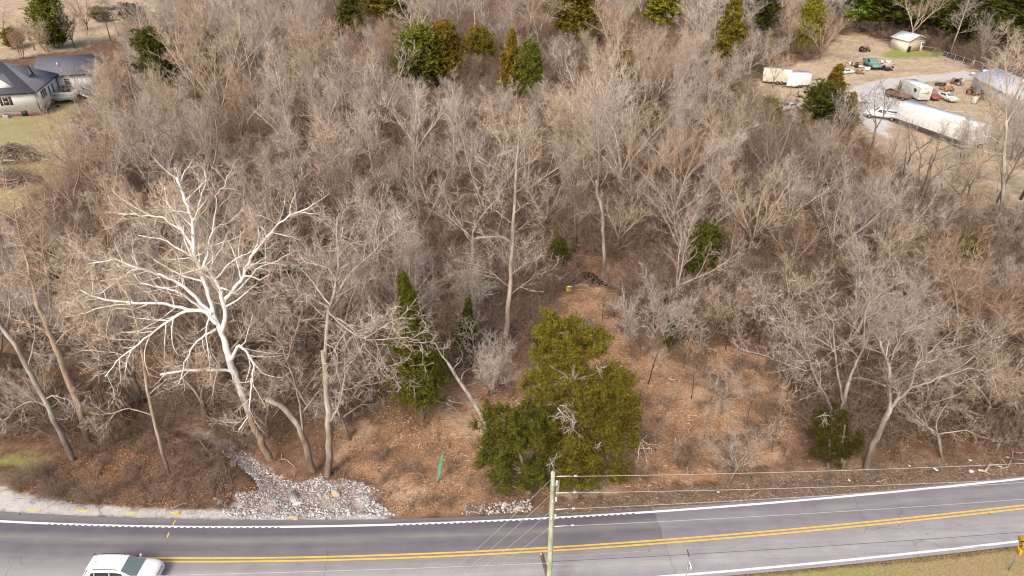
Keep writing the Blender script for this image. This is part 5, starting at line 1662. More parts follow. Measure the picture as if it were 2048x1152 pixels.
def stones(P, s0, s1):
    """Broken rock: skewed eight-cornered lumps, one mesh."""
    n = len(P)
    base = np.array([(x, y, z) for z in (-1, 1) for x, y in ((-1, -1), (1, -1), (1, 1), (-1, 1))], float) * 0.5
    V = base[None] * RNG.uniform(0.55, 1.15, (n, 8, 3))
    sc = (s0 + (s1 - s0) * RNG.uniform(0, 1, n) ** 2.2)[:, None, None]
    V = V * sc * np.array([1.1, 0.9, 0.75])
    a, b = RNG.uniform(0, 6.28, n), RNG.normal(0, 0.4, n)
    ca, sa, cb, sb = (f[:, None] for f in (np.cos(a), np.sin(a), np.cos(b), np.sin(b)))
    y2, z2 = V[..., 1] * cb - V[..., 2] * sb, V[..., 1] * sb + V[..., 2] * cb
    V = np.stack([V[..., 0] * ca - y2 * sa, V[..., 0] * sa + y2 * ca, z2], -1)
    z = ground_z(P[:, 0], P[:, 1])
    V += np.c_[P, z + sc[:, 0, 0] * 0.22][:, None, :]
    f = np.array([(3, 2, 1, 0), (4, 5, 6, 7), (0, 1, 5, 4), (1, 2, 6, 5), (2, 3, 7, 6), (3, 0, 4, 7)])
    q = (np.arange(n)[:, None, None] * 8 + f[None]).reshape(-1, 4)
    return V.reshape(-1, 3), q

rp = in_poly(9000, P_RIPRAP)
cl = 0.5 + 0.5 * vnoise(rp[:, 0], rp[:, 1], 0.9, 4)
rp = rp[cl + RNG.uniform(-0.12, 0.12, len(rp)) > 0.36]
patch2 = in_poly(340, gline([(925, 1012), (985, 1006), (1060, 1000), (1064, 1024), (990, 1028), (925, 1031)]))
edge = in_poly(420, gline([(60, 1000), (300, 1022), (455, 1020), (455, 1030), (300, 1031), (60, 1010)]))
V1, q1 = stones(np.vstack([rp, patch2]), 0.05, 0.17)
V2, q2 = stones(edge, 0.03, 0.07)
tag(add('riprap_stones', mesh_from('riprap_stones', np.vstack([V1, V2]), np.vstack([q1, q2 + len(V1)]), None, M_STONE)), 'loose broken limestone in the drain beside the road', None, None, 'stuff')

def flakes(P, l0, l1, w, lift, flat=0.25):
    """Little three-sided slivers lying about."""
    n = len(P)
    z = ground_z(P[:, 0], P[:, 1]) + RNG.uniform(0.0, lift, n)
    a = RNG.uniform(0, 6.28, n)
    d = np.c_[np.cos(a), np.sin(a), RNG.normal(0, flat, n)]
    L = (l0 + (l1 - l0) * RNG.uniform(0, 1, n) ** 3)[:, None]
    p0 = np.c_[P, z + 0.015] - d * L / 2
    g = Geo()
    g.spikes(p0, p0 + d * L, w * RNG.uniform(0.6, 1.3, n))
    return g

cp = in_poly(30000, P_MULCH)
keep = (0.5 + 0.5 * vnoise(cp[:, 0], cp[:, 1], 2.2, 6)) + RNG.uniform(-0.5, 0.5, len(cp)) > 0.36
g = flakes(cp[keep], 0.08, 0.8, 0.021, 0.06)
vp = in_poly(5000, P_VERGE)
g2 = flakes(vp, 0.06, 0.5, 0.013, 0.04)
g.put(np.vstack(g2.v), None, np.vstack(g2.t))
tag(add('wood_chips', g.mesh('wood_chips', M_CHIPS)), 'shredded wood chips strewn over the cleared ground', None, None, 'stuff')

def leaves(P, s0, s1):
    n = len(P)
    z = ground_z(P[:, 0], P[:, 1]) + RNG.uniform(0.01, 0.07, n)
    a = RNG.uniform(0, 6.28, n)
    s_ = RNG.uniform(s0, s1, n)[:, None]
    u = np.c_[np.cos(a), np.sin(a), RNG.normal(0, .35, n)] * s_
    v = np.c_[-np.sin(a), np.cos(a), RNG.normal(0, .35, n)] * s_ * 0.7
    c0 = np.c_[P, z]
    c0[:, 2] += 0.07 * (seg_dist(P[:, 0], P[:, 1], CREEK) < 4.5) * (P[:, 1] < 40)
    V = np.stack([c0 - u, c0 - v + [0, 0, 0.012], c0 + u, c0 + v + [0, 0, 0.012]], 1).reshape(-1, 3)
    b = np.arange(n)[:, None] * 4
    return V, None, np.vstack([b + [0, 1, 2], b + [0, 2, 3]])
lp = np.vstack([in_poly(14000, P_RUST), in_poly(2600, P_RIPRAP + np.array([0.0, 0.6]))])
V, _, t = leaves(lp, 0.03, 0.065)
wx = RNG.uniform(-45, 45, 16000); wy = RNG.uniform(38, 66, 16000)
ok = np.array([wood_ok(x_, y_) for x_, y_ in zip(wx, wy)])
V2, _, t2 = leaves(np.c_[wx, wy][ok], 0.035, 0.075)
tag(add('fallen_leaves', mesh_from('fallen_leaves', np.vstack([V, V2]), None, np.vstack([t, t2 + len(V)]), M_LEAVES)), 'brown fallen leaves lying on the verge and woodland floor', None, None, 'stuff')

gp = in_poly(16000, gline([(1330, 1165), (1480, 1150), (1640, 1136), (1790, 1119), (1920, 1104), (2100, 1084), (2140, 1180), (1330, 1200)]))
gp = gp[gp[:, 1] < y_lowedge(gp[:, 0]) - 0.05]
n = len(gp)
p0 = np.c_[gp, np.zeros(n)]
g = Geo()
g.spikes(p0, p0 + np.c_[RNG.normal(0, .05, (n, 2)), RNG.uniform(.05, .17, n)], 0.010)
tag(add('verge_grass', g.mesh('verge_grass', M_GRASSTUFT)), 'dry and green grass on the near road verge', None, None, 'stuff')

def boulder(px, r, mat, label, seed, sq=(1.2, 0.9, 0.7)):
    rng = np.random.default_rng(seed)
    bm = bmesh.new()
    bmesh.ops.create_icosphere(bm, subdivisions=3, radius=1)
    ph = rng.uniform(0, 6, 6)
    for v in bm.verts:
        c_ = v.co
        k = 1 + 0.16 * math.sin(c_.x * 2.6 + ph[0]) + 0.13 * math.sin(c_.y * 3.4 + ph[1]) + 0.10 * math.sin(c_.z * 4.2 + ph[2]) + rng.normal(0, 0.018)
        v.co = Vector((c_.x * k * r * sq[0], c_.y * k * r * sq[1], c_.z * k * r * sq[2]))
    me = bpy.data.meshes.new('boulder'); bm.to_mesh(me); bm.free()
    me.materials.append(mat)
    r *= 1.0
    p = G(*px); p[2] = gz(p[0], p[1]) + r * sq[2] * 0.30
    return tag(add('boulder', me, None, p, rng.uniform(0, 3)), label, 'boulder', 'boulders by the drain')
boulder((597, 1004), 0.30, M_BOULDER, 'white boulder by the dark drain opening in the loose stone', 1)
boulder((672, 990), 0.36, M_BOULDERT, 'large tan boulder right of the drain', 2, (0.75, 1.3, 0.7))
boulder((697, 1029), 0.16, M_BOULDER, 'small white rock at the road edge below the tan boulder', 3)
boulder((581, 1035), 0.20, M_BOULDERT, 'left one of two small tan rocks at the road edge', 4)
boulder((593, 1036), 0.19, M_BOULDERT, 'right one of two small tan rocks at the road edge', 5)
boulder((431, 999), 0.17, M_BOULDERT, 'small tan rock at the right end of the leafy verge', 6)
boulder((440, 1005), 0.20, M_BOULDER, 'small white rock at the right end of the leafy verge', 7)
boulder((463, 918), 0.26, M_BOULDERT, 'flat tan rock at the bank of the rocky creek', 8, (1.6, 0.7, 0.5))
boulder((1008, 1012), 0.22, M_BOULDER, 'grey rock at the road edge left of the utility pole', 9)
boulder((1040, 1016), 0.20, M_BOULDERT, 'dull rock at the road edge beside the utility pole', 10)
# mouth of the drain among the stones
pd = G(586, 992); 
dr = thing('culvert', 'dark concrete drain mouth under the loose stone by the road', 'culvert', (pd[0], pd[1], -0.15), 0.5)
p = Part()
for a in np.linspace(0, math.pi, 9)[:-1]:
    b = a + math.pi / 8
    p.poly([(0.34 * math.cos(a), -0.8, 0.34 * math.sin(a)), (0.34 * math.cos(b), -0.8, 0.34 * math.sin(b)), (0.34 * math.cos(b), 0.3, 0.34 * math.sin(b)), (0.34 * math.cos(a), 0.3, 0.34 * math.sin(a))], 0.07)
p.out('pipe', M_STEEL, dr)
Part().box((0, -0.75, 0.12), (0.66, 0.04, 0.36)).out('throat_shade_panel', M_BLACK, dr)  # black panel across the pipe, standing in for the shade inside

# ------------------------------------------------------------ fallen wood
def fallen(px_a, px_b, r, label, mat=M_LOG, name='fallen_branch', kinks=1, h=0.0, forks=0):
    a, b = G(*px_a), G(*px_b)
    a[2], b[2] = gz(a[0], a[1]) + r, gz(b[0], b[1]) + r + h
    rng = np.random.default_rng(int(px_a[0] * 7 + px_a[1]))
    t = np.linspace(0, 1, 6)[:, None]
    P = a + (b - a) * t
    L = np.linalg.norm(b - a)
    P[1:-1] += rng.normal(0, 0.05 * L * kinks, (4, 3)) * np.array([1, 1, 0.15])
    r0 = thing(name, label, 'branch' if r < 0.09 else 'log', a)
    g = Geo(); g.tube(P - a, np.linspace(r, r * 0.6, 6), 6)
    add('stem', g.mesh('stem', mat, True), r0)
    for k in range(forks):
        i = 1 + k % 4
        q = P[i] - a
        d = unit(np.array([rng.normal(), rng.normal(), 0.5])) * L * 0.3
        g = Geo(); g.tube([q, q + d * 0.5 + rng.normal(0, .03, 3), q + d], [r * 0.5, r * 0.4, r * 0.2], 5)
        add('side_branch', g.mesh('side_branch', mat, True), r0)
    return r0
fallen((1336, 760), (1352, 763), 0.05, 'short pale stick lying in the open mulch right of the double cedar', M_DEADWOOD, forks=1)
fallen((1455, 761), (1474, 766), 0.05, 'pale stick lying in the mulch, middle right of the clearing', M_DEADWOOD)
fallen((1420, 776), (1433, 772), 0.06, 'short tan log in the mulch beside a pale stick', M_LOG)
fallen((1120, 574), (1196, 568), 0.13, 'long dark log lying behind the yellow posted sign', M_LOG, 'fallen_log')
fallen((1955, 941), (1998, 925), 0.12, 'bent pale log at the right verge near litter', M_LOG, 'fallen_log', 1.6, 0.2, 2)
fallen((2000, 938), (2050, 905), 0.06, 'long thin branch reaching up the bank at the far right verge', M_LOG, kinks=1.5, h=0.3, forks=2)
fallen((342, 1017), (374, 1008), 0.045, 'pale straight stick at the edge of the gravel shoulder', M_DEADWOOD)
fallen((209, 998), (231, 985), 0.04, 'thin pale stick on the leafy verge', M_DEADWOOD)
fallen((593, 1021), (608, 1008), 0.035, 'small brown stick across the loose stone', M_LOG)
fallen((830, 940), (848, 955), 0.035, 'thin pale stick on the mulch left of the green banner', M_DEADWOOD)
fallen((1494, 994), (1520, 984), 0.04, 'thin stick along the road edge below the small grey tree', M_LOG)
fallen((1470, 690), (1545, 726), 0.07, 'pale fallen limb at the back right of the clearing', M_DEADWOOD, kinks=1.3, h=0.2, forks=3)
fallen((1380, 680), (1440, 715), 0.06, 'tangled pale branch at the back of the clearing', M_DEADWOOD, kinks=1.3, h=0.15, forks=4)
fallen((430, 925), (402, 890), 0.05, 'thin leaning branch over the bank of the rocky creek', M_LOG, h=0.8, forks=1)
fallen((563, 905), (590, 935), 0.05, 'broken branch lying at the foot of the bent tree', M_LOG, h=0.2, forks=2)
fallen((1752, 962), (1778, 956), 0.04, 'curved dry stick at the right verge', M_LOG, kinks=1.5)
fallen((50, 914), (64, 910), 0.04, 'short tan stick in the grass at the left edge', M_LOG)

def litter(px, s, label, seed, col=M_WHITE):
    rng = np.random.default_rng(seed)
    p = G(*px); p[2] = gz(p[0], p[1]) + s * 0.25
    g = Part()
    n = 5
    grid = np.array([[(i / (n - 1) - 0.5) * s, (j / (n - 1) - 0.5) * s * 0.7, rng.uniform(0, 0.35) * s] for i in range(n) for j in range(n)])
    q = [(i * n + j, (i + 1) * n + j, (i + 1) * n + j + 1, i * n + j + 1) for i in range(n - 1) for j in range(n - 1)]
    g.put(grid, q)
    o = g.out('litter', col)
    so = o.modifiers.new('thick', 'SOLIDIFY'); so.thickness = 0.012
    o.location = tuple(p); o.rotation_euler = (0, 0, rng.uniform(0, 6))
    return tag(o, label, 'litter', 'litter along the right verge')
for i, (px, s_, lab) in enumerate([((1820, 929), 0.20, 'small white scrap of litter right of the leaning grey tree'), ((1872, 938), 0.34, 'largest white scrap of litter on the right verge'), ((1942, 944), 0.30, 'crumpled white litter beside the bent pale log'),
        ((1942, 918), 0.22, 'white litter at the foot of the split leaning trunk'), ((2019, 913), 0.30, 'pale litter near the far right verge'), ((1699, 959), 0.16, 'tiny white litter below the cedar bush'), ((1994, 930), 0.22, 'white litter beyond the bent pale log'), ((1437, 984), 0.18, 'tiny pale litter by the road below the small grey tree')]):
    litter(px, s_, lab, 60 + i)

# ------------------------------------------------------------ utility pole, its wires, road signs
pb = G(1096, 1224)
ptop = PY(1106.5, 944, pb[1])
pole = thing('utility_pole', 'weathered greenish wooden utility pole carrying wires at the near roadside', 'utility pole', (pb[0], pb[1], 0))
M_POLE = bark_mat('treated_pole', (0.56, 0.60, 0.46), (0.22, 0.235, 0.165), 2.6, False)
def onpole(z):
    return np.array([(ptop[0] - pb[0]) * z / ptop[2], 0, z])
zs = np.linspace(-0.3, ptop[2], 12)
g = Geo(); g.tube([onpole(z) for z in zs], np.linspace(0.175, 0.118, 12), 14)
add('pole', g.mesh('pole', M_POLE, True), pole)
M_CERAMIC = plain('grey_polymer', (0.62, 0.66, 0.66), 0.4)
def z_at(py):
    lo, hi = 0.0, 14.0
    for _ in range(40):
        m_ = (lo + hi) / 2
        q = onpole(m_) + [pb[0], pb[1], 0]
        if proj(q)[1] > py: lo = m_
        else: hi = m_
    return lo
for py in (968, 1001, 1035):
    z = z_at(py); c0 = onpole(z)
    p = Part(); p.cyl(c0 + [-0.15, 0, 0.0], c0 + [0.15, -0.02, 0.0], 0.13, 0.13, 12)
    b = Part(); b.box(c0 + [0, -0.13, 0], (0.30, 0.04, 0.07)); b.box(c0 + [0.16, -0.05, 0.02], (0.04, 0.18, 0.05))
    br = b.out('bracket', M_STEEL, pole)
    ins = Part()
    for k in range(4):
        ins.cyl(c0 + [0.20, -0.04, 0.02 + k * 0.07], c0 + [0.20, -0.04, 0.07 + k * 0.07], 0.065, 0.045, 10)
    ins.out('insulator', M_CERAMIC, pole)
    b2 = Part(); b2.box(c0 + [0.0, -0.135, 0.06], (0.05, 0.06, 0.30)); b2.out('clamp', M_CERAMIC, pole)
bd = Part()
z0_, z1_ = z_at(1013), z_at(966)
bd.box(onpole((z0_ + z1_) / 2) + [0.26, 0.16, 0], (0.16, 0.05, z1_ - z0_), tilt=(0.0, 0.02)); bd.out('grey_board', M_DEADWOOD, pole)
# leaning old brown stub beside the pole
sb = G(1112, 1235)
st = thing('wooden_post', 'dark brown leaning wooden stub behind the foot of the utility pole', 'post', (sb[0], sb[1] + 0.9, 0))
tp = PY(1083, 1108, sb[1] + 0.9)
g = Geo(); g.tube([(0, 0, -0.2), (tp[0] - sb[0]) * np.array([.5, 0, 0]) + [0, 0, tp[2] / 2], (tp[0] - sb[0], 0, tp[2])], [0.14, 0.125, 0.11], 10)
add('stub', g.mesh('stub', bark_mat('dark_old_wood', (0.20, 0.14, 0.10), (0.08, 0.055, 0.04), 3.0, False), True), st)
g = Geo(); g.tube([(tp[0] - sb[0] - 0.02, 0, tp[2] - 0.01), (tp[0] - sb[0] - 0.04, 0, tp[2] + 0.09)], [0.09, 0.05], 8)
add('splintered_top', g.mesh('splintered_top', M_DEADWOOD, True), st)

M_WIRE = plain('aluminium_wire', (0.52, 0.52, 0.51), 0.5, 0.2)
M_WIREDK = plain('black_cable', (0.10, 0.10, 0.11), 0.6)
def wire(py0, end, label, ext=1.3, sag=0.25, r=0.0125, mat=None, side=1, dx=0.0):
    z = z_at(py0)
    A = onpole(z) + [pb[0] + 0.13 * side + dx, pb[1], 0]
    B_ = G(*end, z)
    B_ = A + (B_ - A) * ext
    t = np.linspace(0, 1, 48)[:, None]
    P = A + (B_ - A) * t
    P[:, 2] -= sag * 4 * (t[:, 0] * (1 - t[:, 0]))
    root = thing('power_line', label, 'wire', A, group='wires on the utility pole')
    g = Geo(); g.tube(P - A, np.full(48, r), 5)
    add('cable', g.mesh('cable', mat or M_WIRE, True), root)
    if mat is None and side > 0:
        d = unit(B_ - A)
        p = Part(); p.cyl(d * 0.05, d * 0.75, 0.028, 0.022, 8)
        for k in range(3):
            p.cyl(d * (0.95 + 0.06 * k), d * (0.99 + 0.06 * k), 0.05, 0.05, 8)
        p.out('dead_end_clamp', M_CERAMIC, root)
    return root
wire(953, (2048, 922), 'topmost wire running right from the pole top over the right verge')
wire(986, (2048, 954), 'second wire from the top running right along the road edge')
wire(1019, (2048, 960), 'third wire from the top running right above the white edge line')
wire(1053, (2048, 994), 'fourth wire from the top running right above the far lane')
wire(1113, (2048, 1044), 'fifth wire running right just below the yellow centre line', mat=M_STEEL)
wire(1123, (2048, 1060), 'dark cable running right above the near lane', mat=M_WIREDK, r=0.015)
wire(1129, (2048, 1084), 'lowest pale wire running right over the near edge line', mat=M_STEEL, r=0.016)
wire(960, (887, 1151), 'topmost wire dropping left from the pole towards the viewer', 1.6, side=-1, r=0.010)
wire(991, (911, 1152), 'second wire dropping left from the pole towards the viewer', 1.6, side=-1, r=0.010)
wire(1025, (936, 1152), 'third wire dropping left from the pole towards the viewer', 1.6, side=-1, r=0.010)
wire(1056, (961, 1152), 'fourth wire dropping left from the pole towards the viewer', 1.6, side=-1, r=0.010)
wire(1126, (160, 1149), 'single low wire running left across the near lane and white car', 1.4, side=-1, r=0.011)

def lettering(txt, size, mat, name='lettering', ext=0.004):
    cu = bpy.data.curves.new(name, 'FONT')
    cu.body, cu.size, cu.extrude, cu.align_x, cu.align_y = txt, size, ext, 'CENTER', 'CENTER'
    tmp = bpy.data.objects.new(name, cu)
    COL.objects.link(tmp)
    dg = bpy.context.evaluated_depsgraph_get()
    me = bpy.data.meshes.new_from_object(tmp.evaluated_get(dg))
    bpy.data.objects.remove(tmp)
    me.materials.clear(); me.materials.append(mat)
    return me

M_SIGNY = plain('yellow_sign_sheet', (0.80, 0.46, 0.01), 0.4)
M_SIGNG = plain('green_sign_sheet', (0.0, 0.22, 0.16), 0.4)
M_INK = plain('black_sign_ink', (0.015, 0.013, 0.012), 0.5)
M_SIGNW = plain('white_sign_sheet', (0.78, 0.80, 0.80), 0.4)
# curve warning sign at the right edge of the view
wb = G(2017, 1141)
ws = thing('warning_sign', 'yellow diamond road sign with black curve arrow and speed plate at the near verge', 'road sign', (wb[0], wb[1], 0), 0)
def rounded_plate(part, cy, cz, half, x, thick, diamond):
    pts = []
    for k in range(4):
        for j in range(5):
            a = k * math.pi / 2 + j * math.pi / 8
            cx_, cz_ = ((half * 0.86) * (1 if k in (0, 3) else -1), (half * 0.86) * (1 if k in (0, 1) else -1))
            pts.append((cx_ + half * 0.14 * math.cos(a), cz_ + half * 0.14 * math.sin(a)))
    pts = np.array(pts)
    if diamond:
        c_ = math.sqrt(0.5); pts = np.c_[pts[:, 0] * c_ - pts[:, 1] * c_, pts[:, 0] * c_ + pts[:, 1] * c_]
    n_ = len(pts)
    V = np.vstack([np.c_[np.full(n_, x), cy + pts[:, 0], cz + pts[:, 1]], np.c_[np.full(n_, x + thick), cy + pts[:, 0], cz + pts[:, 1]], [(x, cy, cz), (x + thick, cy, cz)]])
    q = [(i, (i + 1) % n_, n_ + (i + 1) % n_, n_ + i) for i in range(n_)]
    t = [((i + 1) % n_, i, 2 * n_) for i in range(n_)] + [(n_ + i, n_ + (i + 1) % n_, 2 * n_ + 1) for i in range(n_)]
    part.put(V, q, t)
    return part
p = Part(); p.box((0, 0, 1.3), (0.05, 0.07, 3.2)); p.out('post', M_STEEL, ws)
pl = rounded_plate(Part(), 0, 2.62, 0.40, -0.06, 0.012, True).out('diamond_plate', M_SIGNY, ws)
sp_ = rounded_plate(Part(), 0, 1.86, 0.235, -0.06, 0.012, False).out('speed_plate', M_SIGNY, ws)
g = Part()
def ribbon(part, pts, w, x):
    pts = np.array(pts, float)
    for a, b in zip(pts[:-1], pts[1:]):
        d = unit(b - a); nn = np.array([-d[1], d[0]]) * w / 2
        part.poly([(x, -(a + nn)[0], (a + nn)[1]), (x, -(a - nn)[0], (a - nn)[1]), (x, -(b - nn)[0], (b - nn)[1]), (x, -(b + nn)[0], (b + nn)[1])], 0.003, (-1, 0, 0))
ribbon(g, [(0.02, 2.28), (0.02, 2.44), (-0.10, 2.54), (-0.12, 2.62), (0.0, 2.70), (0.10, 2.78), (0.08, 2.88)], 0.075, -0.0615)
g.poly([(-0.0615, -0.0, 2.86), (-0.0615, -0.17, 2.88), (-0.0615, -0.06, 3.0)], 0.003, (-1, 0, 0))
g.out('curve_arrow', M_INK, pl)
me = lettering('25', 0.27, M_INK)
o = add('speed_figures', me, sp_); o.location = (-0.064, 0, 1.86); o.rotation_euler = (math.pi / 2, 0, -math.pi / 2)

# street-name sign, its blade almost end on
sbse = G(1368, 1178)
zb = 2.45
sgn = thing('street_sign', 'green street-name blade on a thin post at the near verge', 'street sign', (sbse[0], sbse[1], 0))
ea, eb = G(1374.5, 1100, zb), G(1385.5, 1137, zb)
ctr, dv = (ea + eb) / 2, unit((eb - ea)[:2])
L_ = float(np.linalg.norm((eb - ea)[:2]))
off_ = np.array([ea[0] * 0.6 + eb[0] * 0.4 - sbse[0], ea[1] * 0.6 + eb[1] * 0.4 - sbse[1]])
p = Part(); p.cyl((0, 0, -0.2), (off_[0], off_[1], zb - 0.12), 0.03, 0.03, 8); p.out('post', M_STEEL, sgn)
ang = math.atan2(dv[1], dv[0])
cx_, cy_ = ctr[0] - sbse[0], ctr[1] - sbse[1]
bl = Part().box((cx_, cy_, zb), (L_, 0.012, 0.23), ang).out('name_blade', M_SIGNG, sgn)
rim = Part()
for dz in (-0.109, 0.109):
    rim.box((cx_, cy_, zb + dz), (L_ - 0.01, 0.018, 0.012), ang)
rim.out('border', M_SIGNW, bl)
mk = Part()
rr_ = np.random.default_rng(3)
u0 = -L_ * 0.36
while u0 < L_ * 0.36:
    w_ = rr_.uniform(0.03, 0.06)
    if rr_.uniform() > 0.15:
        mk.box((cx_ + dv[0] * u0, cy_ + dv[1] * u0, zb + 0.005), (w_, 0.018, rr_.uniform(0.08, 0.13)), ang)
    u0 += w_ + 0.03
mk.out('worn_letters', M_SIGNW, bl)
lo = Part().box((cx_ + dv[0] * 0.14, cy_ + dv[1] * 0.14, zb - 0.42), (0.5, 0.01, 0.5), ang + 0.15).out('small_white_plate', M_SIGNW, sgn)
Part().box((cx_ + dv[0] * 0.14, cy_ + dv[1] * 0.14, zb - 0.40), (0.14, 0.016, 0.10), ang + 0.15).out('black_mark', M_INK, lo)

# green cloth banner in the clearing
gb = G(873, 968); gb[2] = gz(gb[0], gb[1])
ban = thing('banner', 'faded green leaf-shaped banner standing tilted in the brown mulch', 'banner', gb)
topb = PY(886, 903, gb[1] + 0.25) - gb
M_BANNER = worn('faded_green_cloth', (0.11, 0.33, 0.22), (0.06, 0.21, 0.14), 2.2, 0.8)
n_ = 15
V = []
for k in range(n_):
    t = k / (n_ - 1)
    w_ = 0.15 * math.sin(math.pi * t) ** 0.8 + 0.01
    c_ = topb * t
    for j in (-1, -0.33, 0.33, 1):
        V.append(c_ + np.array([w_ * j * 0.75, -w_ * j * 0.7, 0.03 * math.sin(j * 3 + t * 9) + 0.04]))
q = [(k * 4 + j, k * 4 + j + 1, k * 4 + j + 5, k * 4 + j + 4) for k in range(n_ - 1) for j in range(3)]
o = add('cloth', mesh_from('cloth', V, q, None, M_BANNER, True), ban)
so = o.modifiers.new('thick', 'SOLIDIFY'); so.thickness = 0.015
g = Geo(); g.tube([(-0.02, 0.05, -0.2), topb * 0.5 + [-0.1, 0.12, 0], topb * 1.02], [0.016, 0.014, 0.01], 6)
add('rod', g.mesh('rod', M_STEEL, True), ban)

# yellow posted sign and the orange flags behind it
ps = G(1138, 588); ps[2] = gz(ps[0], ps[1])
psg = thing('posted_sign', 'small yellow notice board on a stake at the back of the clearing', 'sign', ps)
M_NOTICE = plain('pale_yellow_board', (0.74, 0.62, 0.16), 0.6)
p = Part(); p.box((0, 0.03, 0.35), (0.06, 0.05, 1.0)); p.out('stake', M_WOOD, psg)
bd = Part().box((0, 0, 0.68), (0.56, 0.02, 0.66), tilt=(-0.15, 0)).out('board', M_NOTICE, psg)
nt_ = Part()
for dx_ in (-0.13, 0.13):
    nt_.box((dx_, -0.052, 0.84), (0.18, 0.012, 0.14), tilt=(-0.15, 0))
nt_.out('dark_print', M_INK, bd)
nt_ = Part(); nt_.box((0.02, -0.008, 0.60), (0.26, 0.012, 0.05), tilt=(-0.15, 0.5)); nt_.out('faint_print', M_LOG, bd)
M_FLAG = plain('orange_marker', (0.85, 0.10, 0.035), 0.6)
for px, lab in (((1082, 546), 'orange marker flag beyond the creek, upper left of the posted sign'), ((1121, 563), 'orange marker flag just behind the posted sign')):
    q0 = G(*px); q0[2] = gz(q0[0], q0[1])
    fl = thing('marker_flag', lab, 'flag', q0, group='orange marker flags')
    p = Part(); p.cyl((0, 0, -0.1), (0, 0, 0.62), 0.012, 0.012, 6); p.out('stake', M_WOOD, fl)
    p = Part()
    V = [(x_ * 0.32, 0.03 * math.sin(x_ * 5), z_) for z_ in (0.32, 0.62) for x_ in np.linspace(0, 1, 5)]
    p.put(V, [(i, i + 1, i + 6, i + 5) for i in range(4)])
    o = p.out('cloth', M_FLAG, fl); o.modifiers.new('thick', 'SOLIDIFY').thickness = 0.01

# ------------------------------------------------------------ vehicles
# a station of a car body: x from the rear, half width, underside, belt line, roof half width, roof height
def ring(st, n=4):
    x, w, zb, zm, wr, zr = st
    half = [(0.0, zb), (w * 0.80, zb), (w * 0.97, zb + 0.10), (w, (zb + zm) / 2), (w * 0.985, zm - 0.04), (w * 0.955, zm), (wr + (w * 0.955 - wr) * 0.08, zr - 0.05), (wr * 0.90, zr - 0.008), (wr * 0.45, zr + 0.012), (0, zr + 0.016)]
    return np.array([(x, y, z) for y, z in half] + [(x, -y, z) for y, z in half[-2:0:-1]])

def station_at(S, x):
    S = np.array(S)
    return [x] + [float(np.interp(x, S[:, 0], S[:, k])) for k in range(1, 6)]

def car_body(S, mat, parent, name='body', step=0.14):
    xs = sorted(set([s_[0] for s_ in S] + list(np.arange(S[0][0], S[-1][0], step))))
    rings = [ring(station_at(S, x)) for x in xs]
    m, n = len(rings), len(rings[0])
    V = np.vstack(rings)
    q = [(i * n + j, i * n + (j + 1) % n, (i + 1) * n + (j + 1) % n, (i + 1) * n + j) for i in range(m - 1) for j in range(n)]
    c0, c1 = rings[0].mean(0), rings[-1].mean(0)
    V = np.vstack([V, c0, c1])
    t = [((j + 1) % n, j, m * n) for j in range(n)] + [((m - 1) * n + j, (m - 1) * n + (j + 1) % n, m * n + 1) for j in range(n)]
    o = add(name, mesh_from(name, V, q, t, mat, True), parent)
    return o

def side_patch(S, xs0, xs1, t0, t1, sgn, off_=0.012, n=10):
    """A pane on the sloping side between belt and roof: (x at bottom, x at top) at each end."""
    V = []
    for i in range(n + 1):
        f = i / n
        for t, (xa, xb) in ((t0, (xs0[0], xs1[0])), (t1, (xs0[1], xs1[1]))):
            x = xa + (xb - xa) * f
            _, w, zb, zm, wr, zr = station_at(S, x)
            a, b = np.array([w * 0.955, zm]), np.array([wr + (w * 0.955 - wr) * 0.08, zr - 0.05])
            p_ = a + (b - a) * t
            V.append((x, sgn * (p_[0] + off_), p_[1]))
    q = [(2 * i, 2 * i + 2, 2 * i + 3, 2 * i + 1) if sgn < 0 else (2 * i, 2 * i + 1, 2 * i + 3, 2 * i + 2) for i in range(n)]
    return V, q

def top_patch(S, x0, x1, k0, k1, lift=0.012, n=6):
    """A pane across the body's top between two x (windscreen, rear window)."""
    V = []
    cols = np.linspace(-1, 1, 9)
    for i in range(n + 1):
        f = i / n
        x = x0 + (x1 - x0) * f
        _, w, zb, zm, wr, zr = station_at(S, x)
        k = k0 + (k1 - k0) * f
        for c_ in cols:
            V.append((x, wr * k * c_, zr + 0.016 - 0.028 * c_ * c_ + lift))
    m = len(cols)
    q = [(i * m + j, (i + 1) * m + j, (i + 1) * m + j + 1, i * m + j + 1) for i in range(n) for j in range(m - 1)]
    return V, q

